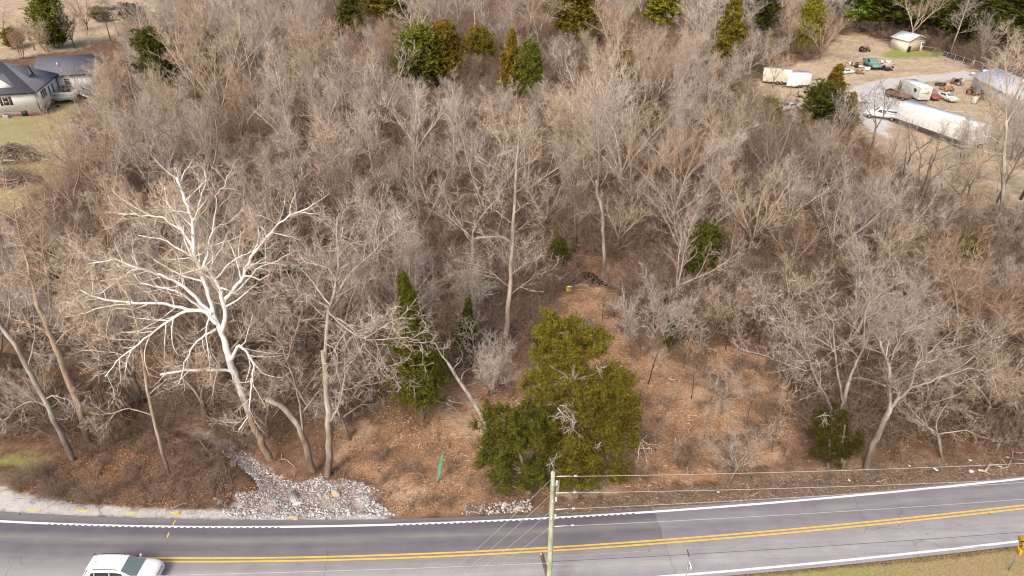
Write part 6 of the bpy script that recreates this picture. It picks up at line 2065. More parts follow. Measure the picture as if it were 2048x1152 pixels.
def wheel(parent, x, y, r, sgn, w=0.22, rim=M_ALU, name='wheel'):
    p = Part()
    a = np.arange(20) * 2 * math.pi / 20
    prof = [(r * 0.62, -w / 2), (r * 0.93, -w / 2), (r, -w * 0.3), (r, w * 0.3), (r * 0.93, w / 2), (r * 0.62, w / 2)]
    V = np.array([(x + pr * math.cos(t), y + off_, r + pr * math.sin(t)) for pr, off_ in prof for t in a])
    k = len(prof)
    p.put(V, [(i * 20 + j, i * 20 + (j + 1) % 20, ((i + 1) % k) * 20 + (j + 1) % 20, ((i + 1) % k) * 20 + j) for i in range(k) for j in range(20)])
    wo_ = p.out(name, M_RUBBER, parent, True)
    h = Part()
    h.cyl((x, y - w * 0.30, r), (x, y + w * 0.30, r), r * 0.16, r * 0.16, 10)
    for s_ in range(5):
        t = s_ * 1.2566
        d = np.array([math.cos(t), 0, math.sin(t)])
        c_ = np.array([x, y + sgn * w * 0.30, r])
        nrm = np.array([-d[2], 0, d[0]]) * r * 0.09
        h.poly([c_ + d * r * 0.12 + nrm, c_ + d * r * 0.12 - nrm, c_ + d * r * 0.63 - nrm * 1.5, c_ + d * r * 0.63 + nrm * 1.5], 0.03, (0, sgn, 0))
    h.cyl((x, y - w * 0.1, r), (x, y + w * 0.1, r), r * 0.63, r * 0.63, 20)
    h.out('rim', rim, wo_)
    return wo_

SUV = [(0.0, 0.74, 0.42, 0.78, 0.70, 0.86), (0.06, 0.86, 0.34, 0.92, 0.78, 0.99), (0.16, 0.91, 0.30, 0.99, 0.80, 1.06), (0.30, 0.93, 0.28, 1.02, 0.76, 1.22), (0.62, 0.94, 0.26, 1.04, 0.66, 1.60), (0.78, 0.94, 0.26, 1.04, 0.645, 1.655), (1.3, 0.94, 0.25, 1.03, 0.65, 1.70), (2.2, 0.94, 0.25, 1.02, 0.65, 1.71), (2.60, 0.94, 0.25, 1.01, 0.645, 1.67), (2.80, 0.94, 0.25, 1.01, 0.645, 1.62),
       (3.66, 0.945, 0.25, 1.00, 0.75, 1.12), (3.80, 0.945, 0.25, 0.99, 0.76, 1.08), (4.20, 0.94, 0.26, 0.95, 0.76, 1.03), (4.55, 0.90, 0.28, 0.88, 0.72, 0.96), (4.74, 0.82, 0.32, 0.76, 0.66, 0.86), (4.84, 0.70, 0.40, 0.62, 0.56, 0.70)]
cx = G(168, 1145)[0] + 0.66
cy = float(y_mid(cx + 2.4)) - 1.38
hd = math.atan2(float(y_mid(cx + 4) - y_mid(cx)), 4)
suv = thing('suv', 'white suv with roof rails driving right along the near lane', 'suv', (cx, cy, 0.045), hd)
suv.scale = (0.93, 0.93, 0.93)
car_body(SUV, M_CARWHITE, suv)
def pane(name, VQ, parent, mat=M_GLASS):
    return add(name, mesh_from(name, VQ[0], VQ[1], None, mat, True), parent)
pane('windscreen', top_patch(SUV, 2.80, 3.70, 0.97, 0.99), suv, M_WINDSCREEN)
pane('rear_window', top_patch(SUV, 0.24, 0.60, 0.96, 0.96), suv)
for s_ in (-1, 1):
    pane('side_window', side_patch(SUV, (0.62, 0.86), (1.00, 1.06), 0.12, 0.84, s_), suv)
    pane('side_window', side_patch(SUV, (1.05, 1.10), (2.02, 2.04), 0.10, 0.86, s_), suv)
    pane('side_window', side_patch(SUV, (2.08, 2.09), (3.22, 2.80), 0.10, 0.86, s_), suv)
    g = Geo(); g.tube([(0.95, s_ * 0.60, 1.68), (1.05, s_ * 0.61, 1.745), (1.8, s_ * 0.62, 1.765), (2.45, s_ * 0.615, 1.74), (2.55, s_ * 0.61, 1.68)], [0.022] * 5, 6)
    add('roof_rail', g.mesh('roof_rail', M_BLACK, True), suv)
    mrr = Part(); mrr.box((3.20, s_ * 1.05, 1.10), (0.12, 0.20, 0.15), taper=0.8); mrr.box((3.22, s_ * 0.95, 1.06), (0.06, 0.12, 0.05))
    mrr.out('mirror', M_CARWHITE, suv, bevel=0.025)
    Part().box((4.60, s_ * 0.62, 0.80), (0.26, 0.30, 0.12), tilt=(0, 0.55), rz=-s_ * 0.35).out('headlight', M_LAMP, suv, bevel=0.02)
    Part().box((0.10, s_ * 0.80, 0.90), (0.10, 0.20, 0.16), rz=s_ * 0.3).out('tail_light', M_TAIL, suv, bevel=0.02)
    for x_ in (0.98, 3.80):
        wheel(suv, x_, s_ * 0.83, 0.36, s_)
gr = Part()
for k in range(3):
    gr.box((4.80 - 0.012 * k, 0, 0.76 - 0.055 * k), (0.05, 0.96, 0.024))
gr.out('grille', M_BLACK, suv)
Part().box((0.56, 0, 1.625), (0.26, 1.1, 0.03), tilt=(0, -0.12)).out('spoiler', M_CARWHITE, suv, bevel=0.01)
Part().box((0.86, 0.0, 1.71), (0.16, 0.035, 0.05), taper=0.4).out('roof_aerial', M_BLACK, suv)
wp = Part()
for y_ in (-0.35, 0.2):
    wp.box((3.50, y_, 1.19), (0.03, 0.5, 0.02), rz=0.1)
wp.out('wiper', M_BLACK, suv)

PICK = [(0.0, 0.80, 0.50, 0.95, 0.78, 1.00), (0.08, 0.90, 0.48, 1.0, 0.86, 1.04), (1.75, 0.92, 0.46, 1.02, 0.86, 1.06), (1.80, 0.92, 0.46, 1.02, 0.84, 1.10), (1.95, 0.92, 0.45, 1.03, 0.70, 1.62), (2.3, 0.92, 0.45, 1.03, 0.68, 1.68), (2.9, 0.92, 0.45, 1.03, 0.68, 1.67), (3.45, 0.92, 0.45, 1.02, 0.78, 1.18), (3.6, 0.92, 0.45, 1.02, 0.80, 1.10), (4.6, 0.90, 0.46, 0.98, 0.80, 1.04), (4.85, 0.84, 0.50, 0.88, 0.76, 0.98), (4.95, 0.78, 0.56, 0.72, 0.7, 0.80)]
SEDAN = [(0.0, 0.70, 0.42, 0.70, 0.66, 0.80), (0.1, 0.84, 0.36, 0.84, 0.74, 0.92), (0.8, 0.88, 0.30, 0.88, 0.72, 0.96), (1.25, 0.89, 0.28, 0.90, 0.62, 1.28), (1.6, 0.89, 0.28, 0.90, 0.60, 1.36), (2.4, 0.89, 0.28, 0.90, 0.60, 1.36), (3.15, 0.89, 0.28, 0.90, 0.72, 0.98), (3.3, 0.89, 0.28, 0.90, 0.74, 0.94), (4.2, 0.86, 0.30, 0.84, 0.72, 0.86), (4.45, 0.76, 0.36, 0.70, 0.64, 0.74)]

def old_car(name, cat, label, at_, heading, S, paint_, scale=1.0, bed=False, wheels=True, rimm=M_STEEL, rear_glass=True):
    r = thing(name, label, cat, (at_[0], at_[1], gz(at_[0], at_[1])), heading)
    r.scale = (scale,) * 3
    car_body(S, paint_, r, step=0.25)
    Sx = np.array(S)
    roof = [s_[0] for s_ in S if s_[5] > Sx[:, 5].max() - 0.12]
    xa, xb = min(roof), max(roof)
    nxt = [s_[0] for s_ in S if s_[0] > xb][0]
    prv = [s_[0] for s_ in S if s_[0] < xa][-1]
    pane('windscreen', top_patch(S, xb + 0.06, nxt - 0.04, 0.93, 0.93, n=3), r, M_WINDSCREEN)
    if rear_glass:
        pane('rear_window', top_patch(S, prv + 0.04, xa - 0.04, 0.9, 0.9, n=2), r)
    for s_ in (-1, 1):
        pane('side_window', side_patch(S, (xa - 0.10, xa + 0.06), ((xa + xb) / 2 - 0.03, (xa + xb) / 2 - 0.03), 0.12, 0.85, s_, n=4), r)
        pane('side_window', side_patch(S, ((xa + xb) / 2 + 0.03, (xa + xb) / 2 + 0.03), (xb + 0.26, xb - 0.02), 0.12, 0.85, s_, n=4), r)
        if wheels:
            for x_ in (0.9, S[-1][0] - 0.95):
                wheel(r, x_, s_ * 0.80, 0.34, s_, rim=rimm)
        Part().box((S[-1][0] - 0.06, s_ * 0.55, S[-1][3]), (0.06, 0.2, 0.14)).out('headlight', M_LAMP, r)
    if bed:
        b = Part(); b.box((0.92, 0, 1.075), (1.6, 1.44, 0.02)); b.out('bed_floor', M_BLACK, r)
        w_ = Part()
        w_.box((0.92, 0.83, 1.18), (1.76, 0.10, 0.26)); w_.box((0.92, -0.83, 1.18), (1.76, 0.10, 0.26)); w_.box((0.05, 0, 1.18), (0.08, 1.6, 0.26))
        w_.out('bed_wall', paint_, r)
    return r

def heading(pa, pb, z=0):
    a, b = G(*pa, z), G(*pb, z)
    return a, math.atan2(b[1] - a[1], b[0] - a[0]), float(np.linalg.norm((b - a)[:2]))

a, h, L = heading((1738, 130), (1766, 140))
gt_ = old_car('pickup_truck', 'pickup', 'old sea-green pickup truck parked with its hood to the scrap', (a[0] - 0.4, a[1] + 0.6), h - 0.25, PICK, M_GREENP, 1.12, bed=True)
a, h, L = heading((1846, 188), (1880, 206))
old_car('pickup_truck', 'pickup', 'faded red pickup truck without a bed cover beside the weathered camper', a, h, PICK, M_REDOX, 1.0, bed=True)
a, h, L = heading((1878, 192), (1912, 206))
old_car('sedan', 'car', 'white old car parked right of the faded red pickup', a, h, SEDAN, M_DIRTYWHITE)
a, h, L = heading((1796, 243), (1746, 236))
old_car('pickup_truck', 'pickup', 'white pickup truck with service bed before the front of the semi trailer', a, h, PICK, M_WHITE, 1.15, bed=True)
a, h, L = heading((1678, 148), (1716, 144))
old_car('sedan', 'car', 'wrecked white car body among scrap, left of the green pickup', a, h, SEDAN, M_DIRTYWHITE, 0.85, wheels=False)
a, h, L = heading((1772, 192), (1803, 200))
old_car('pickup_truck', 'pickup', 'rust-coloured truck cab and bed at the left of the weathered camper', (a[0], a[1]), h, PICK, M_RUST, 0.95, bed=True, rear_glass=False)
a, h, L = heading((1590, 216), (1566, 222))
old_car('sedan', 'car', 'pale abandoned car half hidden in brush below the cargo trailer', a, h, SEDAN, M_DIRTYWHITE)

# trailers
a, h, L = heading((1787, 250), (1904, 292), 0)
L = 14.8
sm = thing('semi_trailer', 'long white semi trailer parked at the near side of the junk yard', 'trailer', (a[0], a[1], 0), h)
W_ = 2.6
Part().box((L / 2, W_ / 2, 2.65), (L, W_, 2.9)).out('box_body', M_WHITE, sm, bevel=0.03)
ribs = Part()
for k in range(15):
    ribs.box((0.5 + k * (L - 1) / 14, -0.012, 2.65), (0.05, 0.03, 2.75))
ribs.out('side_rib', M_WHITE, sm)['kind'] = 'stuff'
Part().box((L / 2, W_ / 2, 4.115), (L - 0.1, W_ - 0.16, 0.03)).out('roof_sheet', M_ROOFMETAL, sm)
Part().box((L / 2, W_ / 2, 1.1), (L - 0.2, 1.1, 0.25)).out('chassis', M_BLACK, sm)
for x_ in (L - 1.4, L - 2.7):
    for y_ in (0.25, W_ - 0.25):
        wheel(sm, x_, y_, 0.5, 1 if y_ > 1 else -1, 0.4, M_STEEL)
for y_ in (0.5, W_ - 0.5):
    Part().box((2.6, y_, 0.55), (0.12, 0.12, 1.1)).out('landing_leg', M_STEEL, sm)

def box_trailer(label, at_, h, L, W, z0, H, mat, nose=0.0, roofm=None, axle=(0.62, 0.62), tandem=True, wh=0.34, name='cargo_trailer'):
    r = thing(name, label, 'trailer', (at_[0], at_[1], 0), h)
    p = Part()
    if nose:
        for (za, zb_) in ((z0, z0 + H),):
            V = [(0, 0, za), (L, 0, za), (L + nose, W / 2, za), (L, W, za), (0, W, za)]
            V += [(x, y, zb_) for x, y, _ in V]
            p.put(V, [(i, (i + 1) % 5, 5 + (i + 1) % 5, 5 + i) for i in range(5)] + [(5, 6, 8, 9)], [(6, 7, 8), (4, 3, 1), (4, 1, 0), (3, 2, 1)])
    else:
        p.box((L / 2, W / 2, z0 + H / 2), (L, W, H))
    p.out('box_body', mat, r, bevel=0.05)
    Part().box((L / 2, W / 2, z0 + H + 0.012), (L - 0.08, W - 0.08, 0.03)).out('roof_sheet', roofm or M_ROOFMETAL, r)
    for x_ in ([L * axle[0] - wh * 1.1, L * axle[0] + wh * 1.1] if tandem else [L * axle[0]]):
        for y_, s_ in ((-0.04, -1), (W + 0.04, 1)):
            wheel(r, x_, y_, wh, s_, 0.2, M_STEEL)
    tg = Part()
    tg.box((L + nose + 0.45, W / 2, z0 - 0.06), (1.2, 0.1, 0.1)); tg.cyl((L + nose + 0.85, W / 2, 0), (L + nose + 0.85, W / 2, z0), 0.04)
    tg.out('tongue', M_BLACK, r)
    Part().box((-0.012, W / 2, z0 + H / 2), (0.03, W * 0.86, H * 0.9)).out('rear_door', mat, r)
    return r
a, h, L = heading((1619, 174), (1585, 178))
t1 = box_trailer('white enclosed cargo trailer with tandem wheels and a v-shaped nose', a, h, 3.9, -2.1, 0.45, 2.25, M_WHITE, 1.1)
a, h, L = heading((1524, 167), (1571, 170))
t2 = box_trailer('cream box trailer behind the white cargo trailer', (a[0], a[1], 0), h, 5.4, 2.2, 0.45, 2.35, M_CREAM)
a, h, L = heading((1799, 187), (1826, 201))
cm = box_trailer('weathered white camper trailer streaked with grime, middle of the yard', a, h, 6.2, 2.3, 0.5, 2.3, M_DIRTYWHITE, 0.0, M_WHITE, name='camper_trailer')
Part().box((3.0, 1.2, 2.88), (0.5, 0.5, 0.16)).out('roof_vent', M_WHITE, cm)
Part().box((4.6, -0.012, 1.9), (0.9, 0.03, 0.6)).out('side_window', M_GLASS, cm)
Part().box((6.212, 1.15, 1.9), (0.03, 1.3, 0.6)).out('front_window', M_DIRTYWHITE, cm)

# shed
a, h, L = heading((1779, 97), (1811, 105.5))
W_, Lw, Hs = 5.6, 5.2, 2.75
sh = thing('shed', 'small white shed with a pale sloping metal roof in the far yard corner', 'shed', (a[0], a[1], 0), h)
_, h2, L2 = heading((1811, 105.5), (1838, 104))
Lw = L
Part().box((Lw / 2, W_ / 2, Hs / 2), (Lw, W_, Hs)).out('wall', M_CREAM, sh)
p = Part()
p.poly([(Lw, 0, Hs), (Lw, W_, Hs), (Lw, W_ / 2, Hs + 1.1)], 0.06, (1, 0, 0)); p.poly([(0, W_, Hs), (0, 0, Hs), (0, W_ / 2, Hs + 1.1)], 0.06, (-1, 0, 0))
p.out('gable', M_TAN, sh)
p = Part()
p.poly([(-0.4, -0.35, Hs - 0.08), (Lw + 0.5, -0.35, Hs - 0.08), (Lw + 0.5, W_ / 2, Hs + 1.16), (-0.4, W_ / 2, Hs + 1.16)], 0.06)
p.poly([(Lw + 0.5, W_ + 0.35, Hs - 0.08), (-0.4, W_ + 0.35, Hs - 0.08), (-0.4, W_ / 2, Hs + 1.16), (Lw + 0.5, W_ / 2, Hs + 1.16)], 0.06)
p.out('roof', M_ROOFMETAL, sh)
Part().box((Lw + 0.03, W_ * 0.5, 1.35), (0.05, W_ * 0.96, 2.6)).out('tan_front', M_TAN, sh)
Part().box((Lw + 0.07, 0.75, 0.75), (0.06, 0.9, 1.4)).out('opening_shade_panel', M_BLACK, sh)  # flat black panel painted as the shade within an open doorway
dd = Part().box((Lw + 0.08, W_ - 1.0, 1.1), (0.06, 0.85, 2.05)).out('door', M_WHITE, sh)
Part().box((Lw + 0.12, W_ - 1.0, 1.7), (0.03, 0.5, 0.6)).out('pane', M_GLASS, dd)

# long building with a white metal roof
a = G(1937, 186); e_ = G(2052, 252)
h = math.atan2(e_[1] - a[1], e_[0] - a[0])
lb = thing('long_shed', 'long cream shed with a white metal roof at the right of the yard', 'building', (a[0], a[1], 0), h)
Lb, Wb, Hb = 30.0, 8.0, 3.3
Part().box((Lb / 2, Wb / 2, Hb / 2), (Lb, Wb, Hb)).out('wall', worn('stained_cream_wall', (0.88, 0.84, 0.75), (0.64, 0.60, 0.52), 0.8, 0.8, amount=0.5), lb)
p = Part()
p.poly([(-0.4, -0.4, Hb - 0.05), (Lb, -0.4, Hb - 0.05), (Lb, Wb / 2, Hb + 1.5), (-0.4, Wb / 2, Hb + 1.5)], 0.07)
p.poly([(Lb, Wb + 0.4, Hb - 0.05), (-0.4, Wb + 0.4, Hb - 0.05), (-0.4, Wb / 2, Hb + 1.5), (Lb, Wb / 2, Hb + 1.5)], 0.07)
p.out('roof', M_ROOFMETAL, lb)
p = Part(); p.poly([(0, Wb, Hb), (0, 0, Hb), (0, Wb / 2, Hb + 1.42)], 0.06, (-1, 0, 0)); p.out('gable', M_WHITE, lb)
sm_ = Part()
for k in range(30):
    x_ = -0.3 + k * 1.0
    sm_.poly([(x_, -0.42, Hb + 0.03), (x_ + 0.05, -0.42, Hb + 0.03), (x_ + 0.05, Wb / 2, Hb + 1.58), (x_, Wb / 2, Hb + 1.58)], 0.03)
sm_.out('roof_seams', M_ROOFMETAL, lb)['kind'] = 'stuff'
p = Part()
p.box((17, Wb + 6, 2.2), (13, 11, 4.4)); p.out('annex_wall', M_CREAM, lb)
p = Part(); p.poly([(10, Wb - 1.0, 3.9), (24, Wb - 1.0, 3.9), (24, Wb + 7, 6.0), (10, Wb + 7, 6.0)], 0.08); p.out('annex_roof', M_ROOFMETAL, lb)

# chain-link fence: runs of posts, rail and wire
def fence(label, pts_px, hgt, gap=3.0):
    W = [G(*q) for q in pts_px]
    r = thing('chain_link_fence', label, 'fence', (W[0][0], W[0][1], 0))
    wires = Geo(); rails = Geo()
    A, B_ = [], []
    for a, b in zip(W[:-1], W[1:]):
        L = np.linalg.norm(b - a); n_ = max(1, int(round(L / gap)))
        for k in range(n_ + 1):
            q = a + (b - a) * k / n_ - W[0]
            p = Part(); p.cyl(q + [0, 0, -0.2], q + [0, 0, hgt + 0.05], 0.045, 0.045, 6)
            p.out('post', M_STEEL, r)
        rails.tube([a - W[0] + [0, 0, hgt], b - W[0] + [0, 0, hgt]], [0.028, 0.028], 5)
        m_ = int(L / 0.28)
        s0_ = np.linspace(0, 1, m_)[:, None]
        base = a - W[0] + (b - a) * s0_
        d = unit(b - a) * hgt
        A += [base, base + d]; B_ += [base + d + [0, 0, hgt], base + [0, 0, hgt]]
    wires.bent(np.vstack(A), (np.vstack(A) + np.vstack(B_)) / 2, np.vstack(B_), 0.006, 0.006)
    add('top_rail', rails.mesh('top_rail', M_STEEL), r)
    add('wire_mesh', wires.mesh('wire_mesh', M_STEEL), r)['kind'] = 'stuff'
fence('chain-link fence left of the shed at the foot of the dark pines', [(1713, 94), (1745, 91), (1779, 92)], 1.5)
fence('chain-link fence from the shed past the tyre pile to the right', [(1840, 109), (1866, 113), (1890, 122), (1940, 138), (1985, 152)], 1.9)
fence('low chain-link fence across the rough grass left of the green pickup', [(1632, 131), (1680, 122), (1726, 113)], 1.1)

# tyres, scrap and odds and ends of the yard
def torus_mesh(R, r, name, mat):
    p = Geo(); t = np.linspace(0, 2 * math.pi, 19)
    p.tube(np.c_[R * np.cos(t), R * np.sin(t), np.zeros(19)], np.full(19, r), 8, False)
    return p.mesh(name, mat, True)
TYRE = torus_mesh(0.36, 0.15, 'tyre', M_RUBBER)
ty0 = G(1889, 113); ty1 = G(1928, 122)
for k in range(14):
    f = (k // 2) / 6.5
    p_ = ty0 + (ty1 - ty0) * f + [RNG.normal(0, .12), RNG.normal(0, .25), 0]
    o = add('tyre', TYRE, None, (p_[0], p_[1], 0.42 if k % 2 else 0.17), RNG.uniform(0, 6))
    if k % 2:
        o.rotation_euler = (1.25, 0, RNG.uniform(-0.5, 0.5))
    tag(o, f'black tyre {"leaning upright" if k % 2 else "lying flat"} in the heap by the fence, {ORD[k // 2]} from the left', 'tyre', 'black tyres heaped along the fence')
tyr = add('tyre', TYRE, None, None); pp_ = G(1762, 138); tyr.location = (pp_[0] + 0.2, pp_[1] - 0.6, 0.5); tyr.rotation_euler = (1.35, 0, 0.4)
tag(tyr, 'black tyre with pale hub standing before the green pickup', 'tyre')

def scrap(px, label, w, d, hgt, mats, seed, n=9, name='scrap_pile', cat='scrap'):
    rng = np.random.default_rng(seed)
    p_ = G(*px)
    r = thing(name, label, cat, (p_[0], p_[1], 0), rng.uniform(0, 3))
    for k in range(n):
        c_ = (rng.uniform(-w, w) / 2, rng.uniform(-d, d) / 2, rng.uniform(0.1, 1) * hgt * (0.5 + 0.5 * rng.uniform()))
        m_ = mats[k % len(mats)]
        u = rng.uniform()
        p = Part()
        if u < 0.45:
            p.box(c_, (rng.uniform(.5, 1.4), rng.uniform(.3, .9), rng.uniform(.04, .35)), rng.uniform(0, 3), (rng.normal(0, .4), rng.normal(0, .4)))
            p.out('sheet', m_, r)
        elif u < 0.8:
            d_ = unit(np.array([rng.normal(), rng.normal(), rng.normal(0, .45)])) * rng.uniform(.5, 1.1)
            p.cyl(np.array(c_) - d_, np.array(c_) + d_, 0.06, 0.05, 6); p.out('bar', m_, r)
        else:
            p.cyl((c_[0], c_[1], 0), (c_[0], c_[1], hgt * 0.9), 0.28, 0.28, 10); p.out('drum', m_, r)
    Part().box((0, 0, hgt * 0.18), (w * 0.8, d * 0.7, hgt * 0.36), taper=0.6).out('base_heap', mats[0], r)
    return r
scrap((1715, 133), 'brown scrap heap left of the green pickup', 3.2, 2.0, 0.9, [M_RUST, M_BLACK, M_WHITE, M_RUST], 1, 12)
scrap((1720, 146), 'rusty junk heap with sticks below the green pickup', 2.2, 1.5, 0.8, [M_RUST, M_WOOD, M_RUST], 2, 9)
scrap((1778, 128), 'pile of pale sheets and boards right of the green pickup', 3.4, 2.2, 0.7, [M_TAN, M_WHITE, M_STEEL], 3, 11)
scrap((1775, 140), 'black machine parts on the ground before the green pickup', 2.8, 1.4, 0.7, [M_BLACK, M_RUBBER, M_BLACK, M_STEEL], 4, 9)
scrap((1912, 168), 'heaped engine parts left of the long cream shed', 2.6, 2.0, 1.4, [M_RUST, M_BLACK, M_STEEL, M_RUST], 5, 13)
scrap((1890, 180), 'orange-brown twisted metal behind the white old car', 2.6, 1.6, 1.0, [M_RUST, M_ORANGE, M_RUST], 6, 10)
scrap((1955, 152), 'pale boards and frames heaped behind the long cream shed', 3.0, 2.0, 0.7, [M_TAN, M_WOOD, M_WHITE], 7, 9)
scrap((1975, 146), 'pale lidded junk by the trees behind the long cream shed', 1.8, 1.2, 0.8, [M_BLACK, M_WHITE, M_STEEL], 8, 6)
scrap((1806, 178), 'rusty olive machinery at the back of the weathered camper', 1.8, 1.6, 1.6, [M_RUST, M_TAN, M_BLACK], 9, 9)
scrap((1600, 232), 'grey metal junk under the dark spreading cedar', 2.6, 1.4, 0.6, [M_STEEL, M_DIRTYWHITE], 10, 8)
scrap((1728, 205), 'grey metal junk in brush left of the gravel lane', 1.6, 1.2, 0.6, [M_STEEL, M_WHITE], 11, 6)
scrap((1700, 325), 'white scraps in brush at the wood edge below the yard', 1.6, 1.0, 0.5, [M_WHITE, M_STEEL], 12, 5)

p_ = G(1880, 172)
tb = thing('stock_tank', 'dark open oval tub lying in the yard behind the white old car', 'tub', (p_[0], p_[1], 0), 0.2)
t = np.linspace(0, 2 * math.pi, 25)
wl = Part()
V = np.vstack([np.c_[1.15 * k_ * np.cos(t), 0.65 * k_ * np.sin(t), np.full(25, z_)] for k_, z_ in ((1, 0), (1.04, 0.55), (0.97, 0.55), (0.94, 0.06))])
wl.put(V, [(i * 25 + j, i * 25 + j + 1, (i + 1) * 25 + j + 1, (i + 1) * 25 + j) for i in range(3) for j in range(24)])
wl.out('rim_wall', M_BLACK, tb)
Part().box((0, 0, 0.05), (1.5, 0.8, 0.04)).out('floor', M_RUST, tb)

def tractor(px, label, rz, mat, s=1.0):
    p_ = G(*px)
    r = thing('tractor', label, 'tractor', (p_[0], p_[1], 0), rz); r.scale = (s,) * 3
    Part().box((0.75, 0, 0.95), (1.5, 0.6, 0.55), taper=0.9).out('hood', mat, r, bevel=0.05)
    Part().box((-0.35, 0, 0.75), (0.9, 0.7, 0.35)).out('rear_body', mat, r, bevel=0.04)
    st_ = Part(); st_.box((-0.4, 0, 1.05), (0.45, 0.5, 0.1)); st_.box((-0.62, 0, 1.25), (0.1, 0.5, 0.4)); st_.out('seat', M_BLACK, r)
    g = Geo(); tt = np.linspace(0, 6.283, 13); g.tube(np.c_[np.full(13, 0.1) + 0.1 * np.sin(tt), 0.2 * np.cos(tt), 1.35 + 0.17 * np.sin(tt)], np.full(13, 0.02), 5, False)
    add('steering_wheel', g.mesh('steering_wheel', M_BLACK), r)
    Part().cyl((0.9, 0.15, 1.2), (0.9, 0.15, 1.75), 0.04).out('exhaust', M_BLACK, r)
    for s_ in (-1, 1):
        wheel(r, -0.4, s_ * 0.62, 0.62, s_, 0.32, mat)
        wheel(r, 1.25, s_ * 0.5, 0.34, s_, 0.2, mat)
        fd = Part(); fd.box((-0.4, s_ * 0.62, 1.28), (0.9, 0.34, 0.06)); fd.out('fender', mat, r)
    return r
tractor((1944, 190), 'orange-red old tractor at the wall of the long cream shed, left one of two', -0.9, M_ORANGE)
tractor((1964, 200), 'orange-red old tractor at the wall of the long cream shed, right one of two', -0.9, M_ORANGE, 1.15)
tractor((245, 16), 'orange machine parked under the trees at the top left', 0.6, M_ORANGE, 1.3)
tractor((1727, 104), 'rusty dark old implement in rough grass left of the shed', 0.3, M_RUST, 0.95)
p_ = G(222, 20)
ut = thing('utility_trailer', 'dark low utility trailer under the trees at the top left', 'trailer', (p_[0], p_[1], 0), -0.5)
Part().box((0, 0, 0.7), (4.0, 2.0, 0.12)).out('bed', M_BLACK, ut)
for k in range(4):
    Part().box((-1.5 + k, 0, 1.05), (0.1, 1.9, 0.7)).out('slat', M_STEEL, ut)
for s_ in (-1, 1):
    wheel(ut, 0, s_ * 1.1, 0.36, s_, 0.2, M_STEEL)

p_ = G(1734, 141)
bx = thing('water_tank', 'small white tank on the grass before the scrap heap', 'tank', (p_[0], p_[1], 0), 0.3)
Part().box((0, 0, 0.42), (1.0, 0.7, 0.7)).out('tank', M_WHITE, bx, bevel=0.12)
Part().cyl((0, 0, 0.76), (0, 0, 0.86), 0.12).out('cap', M_BLACK, bx)
p_ = G(1949, 206)
bx = thing('appliance', 'grey-white old appliance standing before the right orange tractor', 'appliance', (p_[0], p_[1], 0), 0.7)
Part().box((0, 0, 0.6), (0.9, 0.8, 1.2)).out('cabinet', M_DIRTYWHITE, bx, bevel=0.05)
Part().box((0, -0.41, 0.6), (0.8, 0.03, 1.0)).out('door', M_STEEL, bx)
def frame_of_wood(px, label, w, hgt, rz):
    p_ = G(*px)
    r = thing('trestle', label, 'trestle', (p_[0], p_[1], 0), rz)
    for x_ in (-w / 2, w / 2):
        Part().box((x_, 0, hgt / 2), (0.12, 0.12, hgt)).out('upright', M_WOOD, r)
        Part().box((x_, 0.5, hgt / 2), (0.10, 0.10, hgt * 1.12), tilt=(0.5, 0)).out('brace', M_WOOD, r)
    Part().box((0, 0, hgt - 0.05), (w, 0.13, 0.13)).out('top_beam', M_WOOD, r)
frame_of_wood((1684, 139), 'bare wooden goal-like frame behind the wrecked white car', 1.7, 1.5, 0.15)
frame_of_wood((1945, 135), 'pale wooden trestle by the fence right of the tyre pile', 1.8, 1.5, 0.9)

# ------------------------------------------------------------ the house with its deck
C1 = G(84, 231)
ho = thing('house', 'cream house with charcoal hip roof, side wing and deck at the left', 'house', (C1[0], C1[1], 0), math.radians(14))
HW, HD, EV = 18.0, 12.5, 4.15
Part().box((-HW / 2, HD / 2, 0.5), (HW - 0.06, HD - 0.06, 1.0)).out('brick_base', M_BRICKW, ho)
Part().box((-HW / 2, HD / 2, 1.0 + (EV - 1) / 2), (HW, HD, EV - 1.0)).out('wall', M_SIDING, ho)
p = Part(); o_ = 0.45
e0, e1, e2, e3 = (-HW - o_, -o_, EV), (o_, -o_, EV), (o_, HD + o_, EV), (-HW - o_, HD + o_, EV)
ra, rb = (-HW + 5.5, HD / 2, EV + 4.0), (-5.6, HD / 2, EV + 4.0)
p.poly([e0, e1, rb, ra], 0.1, (0, 0, 1)); p.poly([e2, e3, ra, rb], 0.1, (0, 0, 1)); p.poly([e1, e2, rb], 0.1, (0, 0, 1)); p.poly([e3, e0, ra], 0.1, (0, 0, 1))
rf = p.out('roof', M_SHINGLE, ho)
p = Part()
for a_, b_ in ((e0, e1), (e1, e2), (e2, e3)):
    a_, b_ = np.array(a_), np.array(b_)
    g = (a_ + b_) / 2; L_ = np.linalg.norm(b_ - a_)
    p.box(g + [0, 0, -0.02], (L_ + 0.12, 0.12, 0.14), math.atan2(b_[1] - a_[1], b_[0] - a_[0]))
p.out('gutter', M_BLACK, ho)
